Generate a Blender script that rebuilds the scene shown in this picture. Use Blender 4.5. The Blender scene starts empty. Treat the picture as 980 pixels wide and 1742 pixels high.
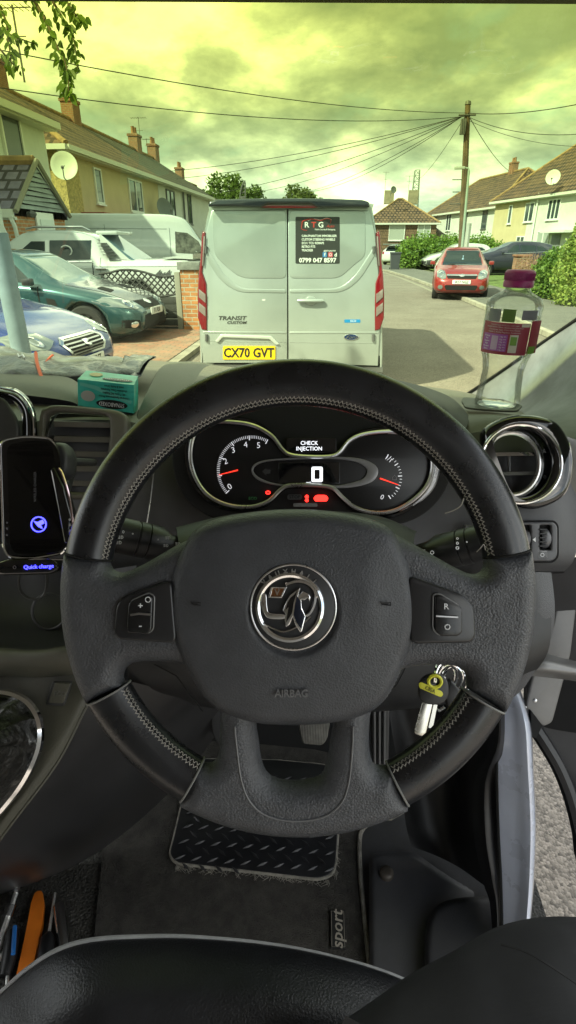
import bpy, bmesh, math, random
import numpy as np
from mathutils import Vector, Matrix
from mathutils.bvhtree import BVHTree
random.seed(7)
R = math.radians
S = bpy.context.scene
COL = S.collection

# ------------------------------------------------------------ camera
FPX, CX, CY = 950.0, 490.0, 871.0
PITCH, YAW = R(25.64), R(4.6)
CAMP = Vector((0, 0, 1.55))
FW = Vector((-math.sin(YAW) * math.cos(PITCH), math.cos(YAW) * math.cos(PITCH), -math.sin(PITCH)))
RT = Vector((math.cos(YAW), math.sin(YAW), 0))
UP = RT.cross(FW)
cam = bpy.data.objects.new('camera', bpy.data.cameras.new('camera'))
COL.objects.link(cam)
S.camera = cam
cm = Matrix((RT, UP, -FW)).transposed().to_4x4()
cm.translation = CAMP
cam.matrix_world = cm
cam.data.sensor_fit = 'VERTICAL'
cam.data.sensor_height = 36
cam.data.lens = 36 * FPX / 1742
cam.data.clip_start = 0.02
cam.data.clip_end = 3000

# ------------------------------------------------------------ sun, sky, exposure
SUN_EL, SUN_AZ = R(42), R(228)         # azimuth measured clockwise from +Y: behind and to the left
sun = bpy.data.objects.new('sun', bpy.data.lights.new('sun', 'SUN'))
COL.objects.link(sun)
sun.data.energy = 3.6
sun.data.angle = R(1.2)
sun.data.color = (1.0, 0.96, 0.90)
sd = Vector((math.sin(SUN_AZ) * math.cos(SUN_EL), math.cos(SUN_AZ) * math.cos(SUN_EL), math.sin(SUN_EL)))
sun.rotation_euler = sd.to_track_quat('Z', 'Y').to_euler()
W = bpy.data.worlds.new('World')
S.world = W
W.use_nodes = True
nt = W.node_tree
nt.nodes.clear()
def wn(t, **k):
    n = nt.nodes.new(t)
    for a, b in k.items(): setattr(n, a, b)
    return n
def lk(a, b): nt.links.new(a, b)
out = wn('ShaderNodeOutputWorld'); bg = wn('ShaderNodeBackground')
bg.inputs['Strength'].default_value = 0.10
lk(bg.outputs[0], out.inputs[0])
sky = wn('ShaderNodeTexSky', sky_type='NISHITA', sun_disc=False, sun_elevation=SUN_EL, sun_rotation=SUN_AZ)
sky.air_density = 1.2; sky.dust_density = 1.5
tc = wn('ShaderNodeTexCoord')
sep = wn('ShaderNodeSeparateXYZ'); lk(tc.outputs['Generated'], sep.inputs[0])
mx = wn('ShaderNodeMath', operation='MAXIMUM'); lk(sep.outputs[2], mx.inputs[0]); mx.inputs[1].default_value = 0.0
ad = wn('ShaderNodeMath', operation='ADD'); lk(mx.outputs[0], ad.inputs[0]); ad.inputs[1].default_value = 0.34
dx = wn('ShaderNodeMath', operation='DIVIDE'); lk(sep.outputs[0], dx.inputs[0]); lk(ad.outputs[0], dx.inputs[1])
dy = wn('ShaderNodeMath', operation='DIVIDE'); lk(sep.outputs[1], dy.inputs[0]); lk(ad.outputs[0], dy.inputs[1])
cb = wn('ShaderNodeCombineXYZ'); lk(dx.outputs[0], cb.inputs[0]); lk(dy.outputs[0], cb.inputs[1])
def noise(scale, detail, rough, dist=0.0, off=0.0):
    mp = wn('ShaderNodeMapping'); lk(cb.outputs[0], mp.inputs[0]); mp.inputs['Location'].default_value = (off, off * 1.7, off)
    n = wn('ShaderNodeTexNoise'); lk(mp.outputs[0], n.inputs['Vector'])
    n.inputs['Scale'].default_value = scale; n.inputs['Detail'].default_value = detail
    n.inputs['Roughness'].default_value = rough; n.inputs['Distortion'].default_value = dist
    return n.outputs[0]
def ramp(src, stops):
    r = wn('ShaderNodeValToRGB'); lk(src, r.inputs[0])
    e = r.color_ramp.elements
    for i, (p, c) in enumerate(stops):
        x = e[i] if i < 2 else e.new(p)
        x.position = p; x.color = (c[0], c[1], c[2], 1) if isinstance(c, tuple) else (c, c, c, 1)
    return r.outputs[0]
CLM = 9.5
shade = ramp(noise(2.3, 12, 0.56, 0.12, 3.1), [(0.38, (.26, .30, .32)), (0.46, (.38, .41, .42)), (0.53, (.58, .60, .60)), (0.65, (1.28, 1.24, 1.1))])
fine = ramp(noise(4.5, 8, 0.6, 0.2, 9.0), [(0.25, 0.75), (0.75, 1.2)])
mul = wn('ShaderNodeMix', data_type='RGBA', blend_type='MULTIPLY'); mul.inputs[0].default_value = 1
lk(shade, mul.inputs[6]); lk(fine, mul.inputs[7])
gain = wn('ShaderNodeMix', data_type='RGBA', blend_type='MULTIPLY'); gain.inputs[0].default_value = 1
lk(mul.outputs[2], gain.inputs[6]); gain.inputs[7].default_value = (CLM, CLM, CLM, 1)
cover = ramp(noise(1.7, 7, 0.55, 0.3, 1.3), [(0.36, 0.15), (0.47, 1.0)])
mixc = wn('ShaderNodeMix', data_type='RGBA'); lk(cover, mixc.inputs[0]); lk(sky.outputs[0], mixc.inputs[6]); lk(gain.outputs[2], mixc.inputs[7])
lk(mixc.outputs[2], bg.inputs[0])
S.view_settings.view_transform = 'Standard'
S.view_settings.look = 'None'
S.view_settings.gamma = 1
S.view_settings.use_curve_mapping = False
S.view_settings.exposure = 2.25
try:
    S.cycles.max_bounces = 8; S.cycles.transparent_max_bounces = 24
    S.cycles.diffuse_bounces = 4; S.cycles.glossy_bounces = 4; S.cycles.transmission_bounces = 8
    S.cycles.use_denoising = True
    S.cycles.caustics_reflective = False; S.cycles.caustics_refractive = False
except Exception: pass

# ------------------------------------------------------------ pixel -> space
def P(px, py, d): return CAMP + float(d) * (FW + RT * (float(px - CX) / FPX) - UP * (float(py - CY) / FPX))
def ray(px, py): return FW + RT * (float(px - CX) / FPX) - UP * (float(py - CY) / FPX)
def onZ(px, py, z=0.0): r = ray(px, py); return CAMP + r * ((z - CAMP.z) / r.z)
def onY(px, py, y): r = ray(px, py); return CAMP + r * (y / r.y)
def onX(px, py, x): r = ray(px, py); return CAMP + r * (x / r.x)

# ------------------------------------------------------------ materials
MATS = {}
def mat(name, col, rough=0.5, metal=0.0, bump=None, var=None, coat=0.0, emit=None, spec=None, trans=0.0, fabric=False):
    """bump=(kind, scale, strength, distance); var=(scale, amount) or (scale, other colour)"""
    if name in MATS: return MATS[name]
    m = bpy.data.materials.new(name); m.use_nodes = True
    n = m.node_tree.nodes; l = m.node_tree.links
    b = n['Principled BSDF']
    b.inputs['Base Color'].default_value = (*col, 1)
    b.inputs['Roughness'].default_value = rough
    b.inputs['Metallic'].default_value = metal
    if spec is not None: b.inputs['Specular IOR Level'].default_value = spec
    if coat: b.inputs['Coat Weight'].default_value = coat; b.inputs['Coat Roughness'].default_value = 0.05
    if trans: b.inputs['Transmission Weight'].default_value = trans
    if emit: b.inputs['Emission Color'].default_value = (*emit[0], 1); b.inputs['Emission Strength'].default_value = emit[1]
    t = n.new('ShaderNodeTexCoord')
    if var:
        ns = n.new('ShaderNodeTexNoise'); ns.inputs['Scale'].default_value = var[0]; ns.inputs['Detail'].default_value = 6
        ns.inputs['Roughness'].default_value = 0.65
        l.new(t.outputs['Object'], ns.inputs['Vector'])
        rp = n.new('ShaderNodeValToRGB'); rp.color_ramp.elements[0].position = .36; rp.color_ramp.elements[1].position = .66
        a = var[1]
        if isinstance(a, tuple): c0, c1 = col, a
        else: c0 = tuple(x * (1 - a) for x in col); c1 = tuple(min(1, x * (1 + a)) for x in col)
        rp.color_ramp.elements[0].color = (*c0, 1); rp.color_ramp.elements[1].color = (*c1, 1)
        l.new(ns.outputs[0], rp.inputs[0]); l.new(rp.outputs[0], b.inputs['Base Color'])
        mr = n.new('ShaderNodeMapRange'); mr.inputs[3].default_value = max(0, rough - .07); mr.inputs[4].default_value = min(1, rough + .09)
        l.new(ns.outputs[0], mr.inputs[0]); l.new(mr.outputs[0], b.inputs['Roughness'])
    if bump:
        k, sc, st, di = bump
        if k == 'voronoi':
            x = n.new('ShaderNodeTexVoronoi'); x.feature = 'SMOOTH_F1'; x.inputs['Scale'].default_value = sc
            x.inputs['Smoothness'].default_value = .4
            w = n.new('ShaderNodeTexNoise'); w.inputs['Scale'].default_value = sc * .8
            vm = n.new('ShaderNodeMix'); vm.data_type = 'VECTOR'; vm.inputs[0].default_value = 0.8 / sc
            l.new(t.outputs['Object'], vm.inputs[4]); l.new(w.outputs['Color'], vm.inputs[5])
            l.new(vm.outputs[1], x.inputs['Vector']); o = x.outputs['Distance']
        elif k == 'wave':
            x = n.new('ShaderNodeTexWave'); x.inputs['Scale'].default_value = sc; l.new(t.outputs['Object'], x.inputs['Vector']); o = x.outputs[0]
        else:
            x = n.new('ShaderNodeTexNoise'); x.inputs['Scale'].default_value = sc; x.inputs['Detail'].default_value = 5
            l.new(t.outputs['Object'], x.inputs['Vector']); o = x.outputs[0]
        bp = n.new('ShaderNodeBump'); bp.inputs['Strength'].default_value = st; bp.inputs['Distance'].default_value = di
        if k == 'voronoi': bp.invert = True
        l.new(o, bp.inputs['Height']); l.new(bp.outputs[0], b.inputs['Normal'])
    MATS[name] = m
    return m

def brickmat(name, c1, c2, mortar, bw, bh, mw=.01, rough=.85, bumpd=.01, offset=.5, msmooth=.1, var=None):
    if name in MATS: return MATS[name]
    m = bpy.data.materials.new(name); m.use_nodes = True
    n = m.node_tree.nodes; l = m.node_tree.links; b = n['Principled BSDF']; b.inputs['Roughness'].default_value = rough
    uv = n.new('ShaderNodeUVMap'); x = n.new('ShaderNodeTexBrick')
    l.new(uv.outputs[0], x.inputs['Vector'])
    x.offset = offset
    x.inputs['Color1'].default_value = (*c1, 1); x.inputs['Color2'].default_value = (*c2, 1); x.inputs['Mortar'].default_value = (*mortar, 1)
    x.inputs['Scale'].default_value = 1; x.inputs['Mortar Size'].default_value = mw; x.inputs['Brick Width'].default_value = bw
    x.inputs['Row Height'].default_value = bh; x.inputs['Mortar Smooth'].default_value = msmooth
    ns = n.new('ShaderNodeTexNoise'); ns.inputs['Scale'].default_value = 2.3; ns.inputs['Detail'].default_value = 8; ns.inputs['Roughness'].default_value = .7
    l.new(uv.outputs[0], ns.inputs['Vector'])
    mr = n.new('ShaderNodeMapRange'); mr.inputs[1].default_value = .3; mr.inputs[2].default_value = .7; mr.inputs[3].default_value = .6; mr.inputs[4].default_value = 1.35
    l.new(ns.outputs[0], mr.inputs[0])
    mm = n.new('ShaderNodeMix'); mm.data_type = 'RGBA'; mm.blend_type = 'MULTIPLY'; mm.inputs[0].default_value = 1
    l.new(x.outputs[0], mm.inputs[6]); l.new(mr.outputs[0], mm.inputs[7])
    src = mm.outputs[2]
    if var:
        n2 = n.new('ShaderNodeTexNoise'); n2.inputs['Scale'].default_value = .8; n2.inputs['Detail'].default_value = 9
        l.new(uv.outputs[0], n2.inputs['Vector'])
        r2 = n.new('ShaderNodeMapRange'); r2.inputs[1].default_value = .45; r2.inputs[2].default_value = .85; n2.inputs['Roughness'].default_value = .75; l.new(n2.outputs[0], r2.inputs[0])
        m2 = n.new('ShaderNodeMix'); m2.data_type = 'RGBA'; l.new(r2.outputs[0], m2.inputs[0]); l.new(src, m2.inputs[6]); m2.inputs[7].default_value = (*var, 1)
        src = m2.outputs[2]
    l.new(src, b.inputs['Base Color'])
    bp = n.new('ShaderNodeBump'); bp.invert = True; bp.inputs['Distance'].default_value = bumpd; bp.inputs['Strength'].default_value = .9
    l.new(x.outputs['Fac'], bp.inputs['Height']); l.new(bp.outputs[0], b.inputs['Normal'])
    MATS[name] = m
    return m

# ------------------------------------------------------------ objects
def wmat(o):
    m = o.matrix_basis.copy()
    while o.parent: o = o.parent; m = o.matrix_basis @ m
    return m
def tag(o, label=None, cat=None, group=None, kind=None):
    if label: o['label'] = label
    if cat: o['category'] = cat
    if group: o['group'] = group
    if kind: o['kind'] = kind
    return o
def thing(name, label, cat, loc=(0, 0, 0), rz=0.0, group=None):
    o = bpy.data.objects.new(name, None); COL.objects.link(o)
    o.location = loc; o.rotation_euler = (0, 0, rz); o.empty_display_size = .1
    o.matrix_basis = Matrix.Translation(Vector(loc)) @ Matrix.Rotation(rz, 4, 'Z')
    return tag(o, label, cat, group)
def mk(name, verts, faces, m, parent=None, smooth=True, local=False, ang=40):
    me = bpy.data.meshes.new(name)
    vs = [Vector(v) for v in verts]
    if parent is not None and not local:
        inv = wmat(parent).inverted(); vs = [inv @ v for v in vs]
    me.from_pydata([tuple(v) for v in vs], [], [tuple(f) for f in faces]); me.update()
    bm = bmesh.new(); bm.from_mesh(me)
    bmesh.ops.remove_doubles(bm, verts=bm.verts, dist=1e-6)
    bmesh.ops.recalc_face_normals(bm, faces=bm.faces)
    uv = bm.loops.layers.uv.new('UVMap')
    for f in bm.faces:
        n = f.normal; a = [abs(n.x), abs(n.y), abs(n.z)]
        f.smooth = smooth
        for lp in f.loops:
            c = lp.vert.co
            if a[2] > .85: q = (c.x, c.y)
            elif a[0] >= a[1]: q = (c.y, c.z / max(.3, math.sqrt(max(0, 1 - n.z * n.z))))
            else: q = (c.x, c.z / max(.3, math.sqrt(max(0, 1 - n.z * n.z))))
            lp[uv].uv = q
    if smooth:
        for e in bm.edges:
            if len(e.link_faces) == 2 and e.calc_face_angle(0) > R(ang): e.smooth = False
    bm.to_mesh(me); bm.free()
    if m is not None: me.materials.append(m)
    o = bpy.data.objects.new(name, me); COL.objects.link(o)
    if parent is not None: o.parent = parent
    return o
class MB:
    """collects primitives into one mesh"""
    def __init__(s): s.v = []; s.f = []
    def add(s, v, f):
        k = len(s.v); s.v += [Vector(x) for x in v]; s.f += [tuple(i + k for i in q) for q in f]; return s
    def box(s, a, b, M=None, bev=0.0):
        x0, y0, z0 = a; x1, y1, z1 = b
        if bev:
            bm = bmesh.new(); bmesh.ops.create_cube(bm, size=1)
            for v in bm.verts: v.co = Vector(((x0 + x1) / 2 + v.co.x * (x1 - x0), (y0 + y1) / 2 + v.co.y * (y1 - y0), (z0 + z1) / 2 + v.co.z * (z1 - z0)))
            bmesh.ops.bevel(bm, geom=bm.edges[:] , offset=bev, segments=2, affect='EDGES', profile=.6)
            bm.verts.index_update()
            v = [x.co.copy() for x in bm.verts]; f = [[q.index for q in g.verts] for g in bm.faces]; bm.free()
        else:
            v = [(x0, y0, z0), (x1, y0, z0), (x1, y1, z0), (x0, y1, z0), (x0, y0, z1), (x1, y0, z1), (x1, y1, z1), (x0, y1, z1)]
            f = [(0, 3, 2, 1), (4, 5, 6, 7), (0, 1, 5, 4), (1, 2, 6, 5), (2, 3, 7, 6), (3, 0, 4, 7)]
        if M is not None: v = [M @ Vector(q) for q in v]
        return s.add(v, f)
    def tube(s, pts, rad, n=8, closed=False, ell=None, cap=True):
        pts = [Vector(p) for p in pts]; N = len(pts)
        rs = rad if isinstance(rad, (list, tuple)) else [rad] * N
        V = []; F = []
        prev = None
        for i in range(N):
            a = pts[(i - 1) % N] if (closed or i > 0) else pts[i]
            b = pts[(i + 1) % N] if (closed or i < N - 1) else pts[i]
            t = (b - a).normalized()
            if prev is None:
                h = Vector((0, 0, 1)) if abs(t.z) < .9 else Vector((1, 0, 0))
                u = t.cross(h).normalized()
            else: u = (prev - t * prev.dot(t)).normalized()
            prev = u; w = t.cross(u)
            for k in range(n):
                c = 2 * math.pi * k / n
                V.append(pts[i] + rs[i] * (math.cos(c) * u + math.sin(c) * w))
        M_ = N if closed else N - 1
        for i in range(M_):
            for k in range(n):
                F.append((i * n + k, i * n + (k + 1) % n, ((i + 1) % N) * n + (k + 1) % n, ((i + 1) % N) * n + k))
        if not closed and cap: F.append(tuple(range(n))[::-1]); F.append(tuple((N - 1) * n + k for k in range(n)))
        return s.add(V, F)
    def lathe(s, prof, org, ax, n=24):
        """prof: (radius, height along axis)"""
        ax = Vector(ax).normalized(); h = Vector((0, 0, 1)) if abs(ax.z) < .9 else Vector((1, 0, 0))
        u = ax.cross(h).normalized(); w = ax.cross(u); V = []; F = []
        for (r, z) in prof:
            for k in range(n):
                c = 2 * math.pi * k / n
                V.append(Vector(org) + ax * z + r * (math.cos(c) * u + math.sin(c) * w))
        for i in range(len(prof) - 1):
            for k in range(n): F.append((i * n + k, i * n + (k + 1) % n, (i + 1) * n + (k + 1) % n, (i + 1) * n + k))
        if prof[0][0] > 1e-5: F.append(tuple(range(n)))
        if prof[-1][0] > 1e-5: F.append(tuple((len(prof) - 1) * n + k for k in range(n)))
        return s.add(V, F)
    def build(s, name, m, parent=None, smooth=True, local=False, ang=40): return mk(name, s.v, s.f, m, parent, smooth, local, ang)

def cr(pts, n=6, closed=True):
    """Catmull-Rom through points (tuples of any length)"""
    N = len(pts); o = []
    for i in range(N if closed else N - 1):
        g = (lambda j: pts[j % N]) if closed else (lambda j: pts[min(max(j, 0), N - 1)])
        p0, p1, p2, p3 = g(i - 1), g(i), g(i + 1), g(i + 2)
        for k in range(n):
            t = k / n
            o.append(tuple(.5 * (2 * b + (c - a) * t + (2 * a - 5 * b + 4 * c - d) * t * t + (3 * b - a - 3 * c + d) * t ** 3) for a, b, c, d in zip(p0, p1, p2, p3)))
    if not closed: o.append(tuple(pts[-1]))
    return o
def rp(pts, r, n=4):
    """round a polygon's corners"""
    o = []; N = len(pts)
    for i in range(N):
        p = Vector(pts[i][:2]); a = Vector(pts[i - 1][:2]) - p; b = Vector(pts[(i + 1) % N][:2]) - p
        q = pts[i][2] if len(pts[i]) > 2 else r
        q = min(q, a.length * .48, b.length * .48)
        s = p + a.normalized() * q; e = p + b.normalized() * q
        for k in range(n + 1):
            t = k / n; x = s * (1 - t) ** 2 + p * 2 * t * (1 - t) + e * t * t; o.append((x.x, x.y))
    return o
def rrect(x0, y0, x1, y1, r, n=4): return rp([(x0, y0), (x1, y0), (x1, y1), (x0, y1)], r, n)
def circ(cx, cy, rx, ry=None, n=32): ry = ry or rx; return [(cx + rx * math.cos(2 * math.pi * i / n), cy + ry * math.sin(2 * math.pi * i / n)) for i in range(n)]

def camframe(d):
    """2-D picture-plane coordinates (pixels) at depth d, third axis towards the viewer in metres"""
    return lambda x, y, z=0.0: P(x, y, d) - FW * float(z)
def plate(name, outline, fr, thick, m, parent=None, bev=0.0, holes=(), z0=0.0, smooth=True):
    """a bevelled solid plate: outline (with holes) in the frame's own 2-D units; fr(x, y, z) gives the point"""
    cu = bpy.data.curves.new('c', 'CURVE'); cu.dimensions = '2D'; cu.fill_mode = 'BOTH'
    o0 = fr(0, 0); sx = (fr(1, 0) - o0).length
    for pts in [outline] + list(holes):
        sp = cu.splines.new('POLY'); sp.points.add(len(pts) - 1); sp.use_cyclic_u = True
        for i, p in enumerate(pts): sp.points[i].co = (p[0] * sx, p[1] * sx, 0, 1)
    cu.bevel_depth = bev; cu.bevel_resolution = 2; cu.offset = -bev; cu.extrude = max(0.0, thick / 2 - bev)
    ob = bpy.data.objects.new('c', cu); COL.objects.link(ob)
    dg = bpy.context.evaluated_depsgraph_get()
    me = bpy.data.meshes.new_from_object(ob.evaluated_get(dg))
    V = [fr(v.co.x / sx, v.co.y / sx, z0 + thick / 2 + v.co.z) for v in me.vertices]
    F = [tuple(p.vertices) for p in me.polygons]
    bpy.data.objects.remove(ob); bpy.data.curves.remove(cu); bpy.data.meshes.remove(me)
    return mk(name, V, F, m, parent, smooth, ang=35)

def text(name, s, fr, x, y, size, m, parent=None, depth=.0006, bold=0.0, align='CENTER', rot=0.0, flip=1, z0=0.0, shear=0.0, sx=1.0):
    cu = bpy.data.curves.new('t', 'FONT'); cu.body = s; cu.size = 1; cu.align_x = align; cu.align_y = 'CENTER'
    cu.offset = bold; cu.shear = shear; cu.resolution_u = 2; cu.extrude = 0
    ob = bpy.data.objects.new('t', cu); COL.objects.link(ob)
    dg = bpy.context.evaluated_depsgraph_get(); me = bpy.data.meshes.new_from_object(ob.evaluated_get(dg))
    c, sn = math.cos(rot), math.sin(rot); V = []
    nv = len(me.vertices)
    for zz in (z0, z0 + depth):
        for v in me.vertices:
            a, b = v.co.x * size * sx, v.co.y * size * flip
            V.append(fr(x + a * c - b * sn, y + a * sn + b * c, zz))
    F = [tuple(p.vertices) for p in me.polygons] + [tuple(i + nv for i in p.vertices) for p in me.polygons]
    cnt = {}
    for p in me.polygons:
        for e in p.edge_keys: cnt[e] = cnt.get(e, 0) + 1
    for (a, b), k in cnt.items():
        if k == 1: F.append((a, b, b + nv, a + nv))
    bpy.data.objects.remove(ob); bpy.data.curves.remove(cu); bpy.data.meshes.remove(me)
    return mk(name, V, F, m, parent, smooth=False)

def gridfill(outer, holes, step):
    """regular quads inside a polygon, border vertices moved onto the outline; returns pts, quads, distance to outline"""
    segs = []
    for poly in [outer] + list(holes):
        for i in range(len(poly)): segs.append((poly[i][0], poly[i][1], poly[(i + 1) % len(poly)][0], poly[(i + 1) % len(poly)][1]))
    sg = np.array(segs)
    xs = np.arange(min(p[0] for p in outer) - step, max(p[0] for p in outer) + 2 * step, step)
    ys = np.arange(min(p[1] for p in outer) - step, max(p[1] for p in outer) + 2 * step, step)
    X, Y = np.meshgrid(xs, ys, indexing='ij')
    def inside(px, py):
        c = np.zeros(px.shape, bool)
        for x1, y1, x2, y2 in sg:
            if y1 == y2: continue
            k = ((y1 > py) != (y2 > py)) & (px < (x2 - x1) * (py - y1) / (y2 - y1) + x1); c ^= k
        return c
    def near(px, py):
        bd = np.full(px.shape, 1e9); bx = px.copy(); by = py.copy()
        for x1, y1, x2, y2 in sg:
            ax, ay = x2 - x1, y2 - y1; L = ax * ax + ay * ay + 1e-12
            t = np.clip(((px - x1) * ax + (py - y1) * ay) / L, 0, 1); qx = x1 + t * ax; qy = y1 + t * ay
            d = (px - qx) ** 2 + (py - qy) ** 2; k = d < bd
            bd = np.where(k, d, bd); bx = np.where(k, qx, bx); by = np.where(k, qy, by)
        return np.sqrt(bd), bx, by
    cen = inside((X[:-1, :-1] + X[1:, 1:]) / 2, (Y[:-1, :-1] + Y[1:, 1:]) / 2)
    nx, ny = X.shape
    use = np.zeros((nx, ny), int)
    for a in (0, 1):
        for b in (0, 1): use[a:nx - 1 + a, b:ny - 1 + b] += cen
    ids = -np.ones((nx, ny), int); sel = use > 0; ids[sel] = np.arange(sel.sum())
    px, py = X[sel], Y[sel]; d, bx, by = near(px, py); border = use[sel] < 4
    px = np.where(border, bx, px); py = np.where(border, by, py); d = np.where(border, 0, d)
    q = []
    I, J = np.nonzero(cen)
    for i, j in zip(I, J): q.append((ids[i, j], ids[i + 1, j], ids[i + 1, j + 1], ids[i, j + 1]))
    return px, py, q, d, border
def inflate(name, outer, holes, fr, prof, m, parent=None, step=3, back=1.0, z0=0.0, extra=None, ang=60):
    """a pillowed solid: front raised by prof(distance to the outline)"""
    px, py, q, d, bo = gridfill(outer, holes, step)
    zf = prof(d)
    if extra is not None: zf = zf + extra(px, py) * (d > 0)
    n = len(px)
    V = [fr(float(px[i]), float(py[i]), z0 + float(zf[i])) for i in range(n)] + [fr(float(px[i]), float(py[i]), z0 - back * float(zf[i])) for i in range(n)]
    F = list(q) + [(a + n, d_ + n, c + n, b + n) for a, b, c, d_ in q]
    return mk(name, V, F, m, parent, ang=ang)
def dome(r, h, extra=0.0, er=100.0):
    """quarter-round edge of radius r (outline units) and height h, then a slow swell"""
    def f(d):
        t = np.clip(d / r, 0, 1); return h * np.sqrt(np.clip(1 - (1 - t) ** 2, 0, 1)) + extra * (1 - np.exp(-d / er))
    return f

def patch(name, rows, m, parent=None, n=5, thick=0.0, smooth=True, ang=45, fn=None):
    """smooth sheet through rows of control points (px, py, depth)"""
    rr = [cr([tuple(p) for p in r], n, False) for r in rows]
    cols = [cr([rr[i][j] for i in range(len(rr))], n, False) for j in range(len(rr[0]))]
    nu, nv = len(cols), len(cols[0])
    f_ = fn or (lambda a: P(*a))
    V = [f_(cols[i][j]) for i in range(nu) for j in range(nv)]
    F = [(i * nv + j, (i + 1) * nv + j, (i + 1) * nv + j + 1, i * nv + j + 1) for i in range(nu - 1) for j in range(nv - 1)]
    o = mk(name, V, F, m, parent, smooth, ang=ang)
    if thick:
        md = o.modifiers.new('s', 'SOLIDIFY'); md.thickness = thick; md.offset = 0
    return o

def loft(name, secs, m, parent=None, closed=True, cap=True, local=False, ang=40, smooth=True):
    n = len(secs[0]); V = [p for s in secs for p in s]; F = []
    for i in range(len(secs) - 1):
        for k in range(n if closed else n - 1): F.append((i * n + k, i * n + (k + 1) % n, (i + 1) * n + (k + 1) % n, (i + 1) * n + k))
    if cap: F.append(tuple(range(n))); F.append(tuple((len(secs) - 1) * n + k for k in range(n)))
    return mk(name, V, F, m, parent, smooth, local, ang)

def decal(name, poly, org, ux, uy, dr, bvh, m, parent, step=.04, off=.004, thick=.0, holes=(), local=True):
    """a thin shell that follows a body: polygon in (ux, uy) coordinates cast along dr onto bvh"""
    px, py, q, d, bo = gridfill(poly, holes, step)
    dr = Vector(dr).normalized(); V = []; ok = []
    for a, b in zip(px, py):
        o = Vector(org) + Vector(ux) * float(a) + Vector(uy) * float(b)
        h = bvh.ray_cast(o, dr)
        if h[0] is None: V.append(o); ok.append(False)
        else: V.append(h[0] - dr * off); ok.append(True)
    F = [f for f in q if all(ok[i] for i in f)]
    if not F: return None
    n = len(V)
    th = thick or .004
    cnt = {}
    for f in F:
        for k in range(4):
            e = (f[k], f[(k + 1) % 4]); cnt[tuple(sorted(e))] = cnt.get(tuple(sorted(e)), 0) + 1
    F2 = F + [tuple(i + n for i in f[::-1]) for f in F] + [(a, b, b + n, a + n) for (a, b), k in cnt.items() if k == 1]
    V = V + [v + dr * (off + th) for v in V]
    used = sorted({i for f in F2 for i in f}); rm = {a: b for b, a in enumerate(used)}
    return mk(name, [V[i] for i in used], [tuple(rm[i] for i in f) for f in F2], m, parent, True, local, 50)
def bvh_of(o):
    me = o.data; return BVHTree.FromPolygons([v.co.copy() for v in me.vertices], [tuple(p.vertices) for p in me.polygons])
def cut(o, cutters):
    """boolean subtract cutter meshes from o, then apply"""
    for c in cutters:
        md = o.modifiers.new('b', 'BOOLEAN'); md.object = c; md.operation = 'DIFFERENCE'; md.solver = 'EXACT'
    dg = bpy.context.evaluated_depsgraph_get(); me = bpy.data.meshes.new_from_object(o.evaluated_get(dg))
    o.modifiers.clear(); old = o.data; o.data = me; bpy.data.meshes.remove(old)
    for c in cutters: bpy.data.objects.remove(c)
def copy_tree(o, parent=None):
    c = o.copy(); COL.objects.link(c); c.parent = parent
    for ch in list(o.children): copy_tree(ch, c)
    return c

# ------------------------------------------------------------ shared materials
leather_grain = mat('spoke_leather', (.066, .069, .077), .31, bump=('voronoi', 600, .5, .0012), var=(60, .15), spec=.5)
airbag_m = mat('airbag_plastic', (.060, .063, .071), .32, bump=('voronoi', 660, .4, .0010), var=(40, .12), spec=.45)
smooth_leather = mat('smooth_leather', (.013, .0135, .016), .27, bump=('noise', 900, .25, .0004), var=(35, .35), spec=.6)
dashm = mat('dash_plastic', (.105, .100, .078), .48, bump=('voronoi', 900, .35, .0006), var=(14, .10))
dash_dark = mat('dark_plastic', (.035, .035, .036), .5, bump=('noise', 700, .3, .0004), var=(20, .2))
black_pl = mat('black_plastic', (.010, .010, .011), .45, var=(30, .2))
gloss_black = mat('gloss_black', (.006, .006, .007), .08, coat=.6)
matt_black = mat('matt_black', (.004, .004, .004), .9)
chrome = mat('chrome', (.85, .85, .86), .08, 1.0)
satin = mat('satin_metal', (.62, .62, .63), .28, 1.0, var=(40, .12))
white_print = mat('white_print', (.75, .76, .78), .5)
grey_print = mat('grey_print', (.16, .16, .17), .5)
thread = mat('stitch_thread', (.34, .32, .29), .8)
# ============================================================ the van we sit in
cab = thing('van_cab', 'dark interior shell of the van around the driver, with windscreen, pillar and silver door opening', 'van interior', (0, .6, .5))
headl = mat('headliner_cloth', (.30, .29, .28), .9, bump=('noise', 400, .3, .001))
# windscreen: one raked pane, tinted green below and yellow towards the top, its colour also darkened upwards to dim the bright sky
def scr(y): return 1.275 + (1.25 - y) * .92
def onW(px, py):
    r = ray(px, py); return CAMP + r * ((1.275 + 1.25 * .92 - CAMP.z) / (r.z + .92 * r.y))
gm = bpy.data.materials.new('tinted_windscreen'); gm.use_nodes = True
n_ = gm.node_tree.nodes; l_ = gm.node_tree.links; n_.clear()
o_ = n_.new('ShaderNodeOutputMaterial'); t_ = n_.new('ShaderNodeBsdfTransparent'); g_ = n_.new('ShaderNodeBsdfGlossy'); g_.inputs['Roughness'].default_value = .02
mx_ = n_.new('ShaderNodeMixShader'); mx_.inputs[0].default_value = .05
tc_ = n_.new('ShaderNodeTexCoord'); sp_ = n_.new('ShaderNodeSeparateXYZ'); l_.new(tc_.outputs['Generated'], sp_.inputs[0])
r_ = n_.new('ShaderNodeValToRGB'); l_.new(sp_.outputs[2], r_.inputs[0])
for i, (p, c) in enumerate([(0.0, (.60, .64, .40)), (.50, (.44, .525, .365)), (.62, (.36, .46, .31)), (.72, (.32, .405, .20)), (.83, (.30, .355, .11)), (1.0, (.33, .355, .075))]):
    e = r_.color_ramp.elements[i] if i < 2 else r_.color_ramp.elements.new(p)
    e.position = p; e.color = (*c, 1)
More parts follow.
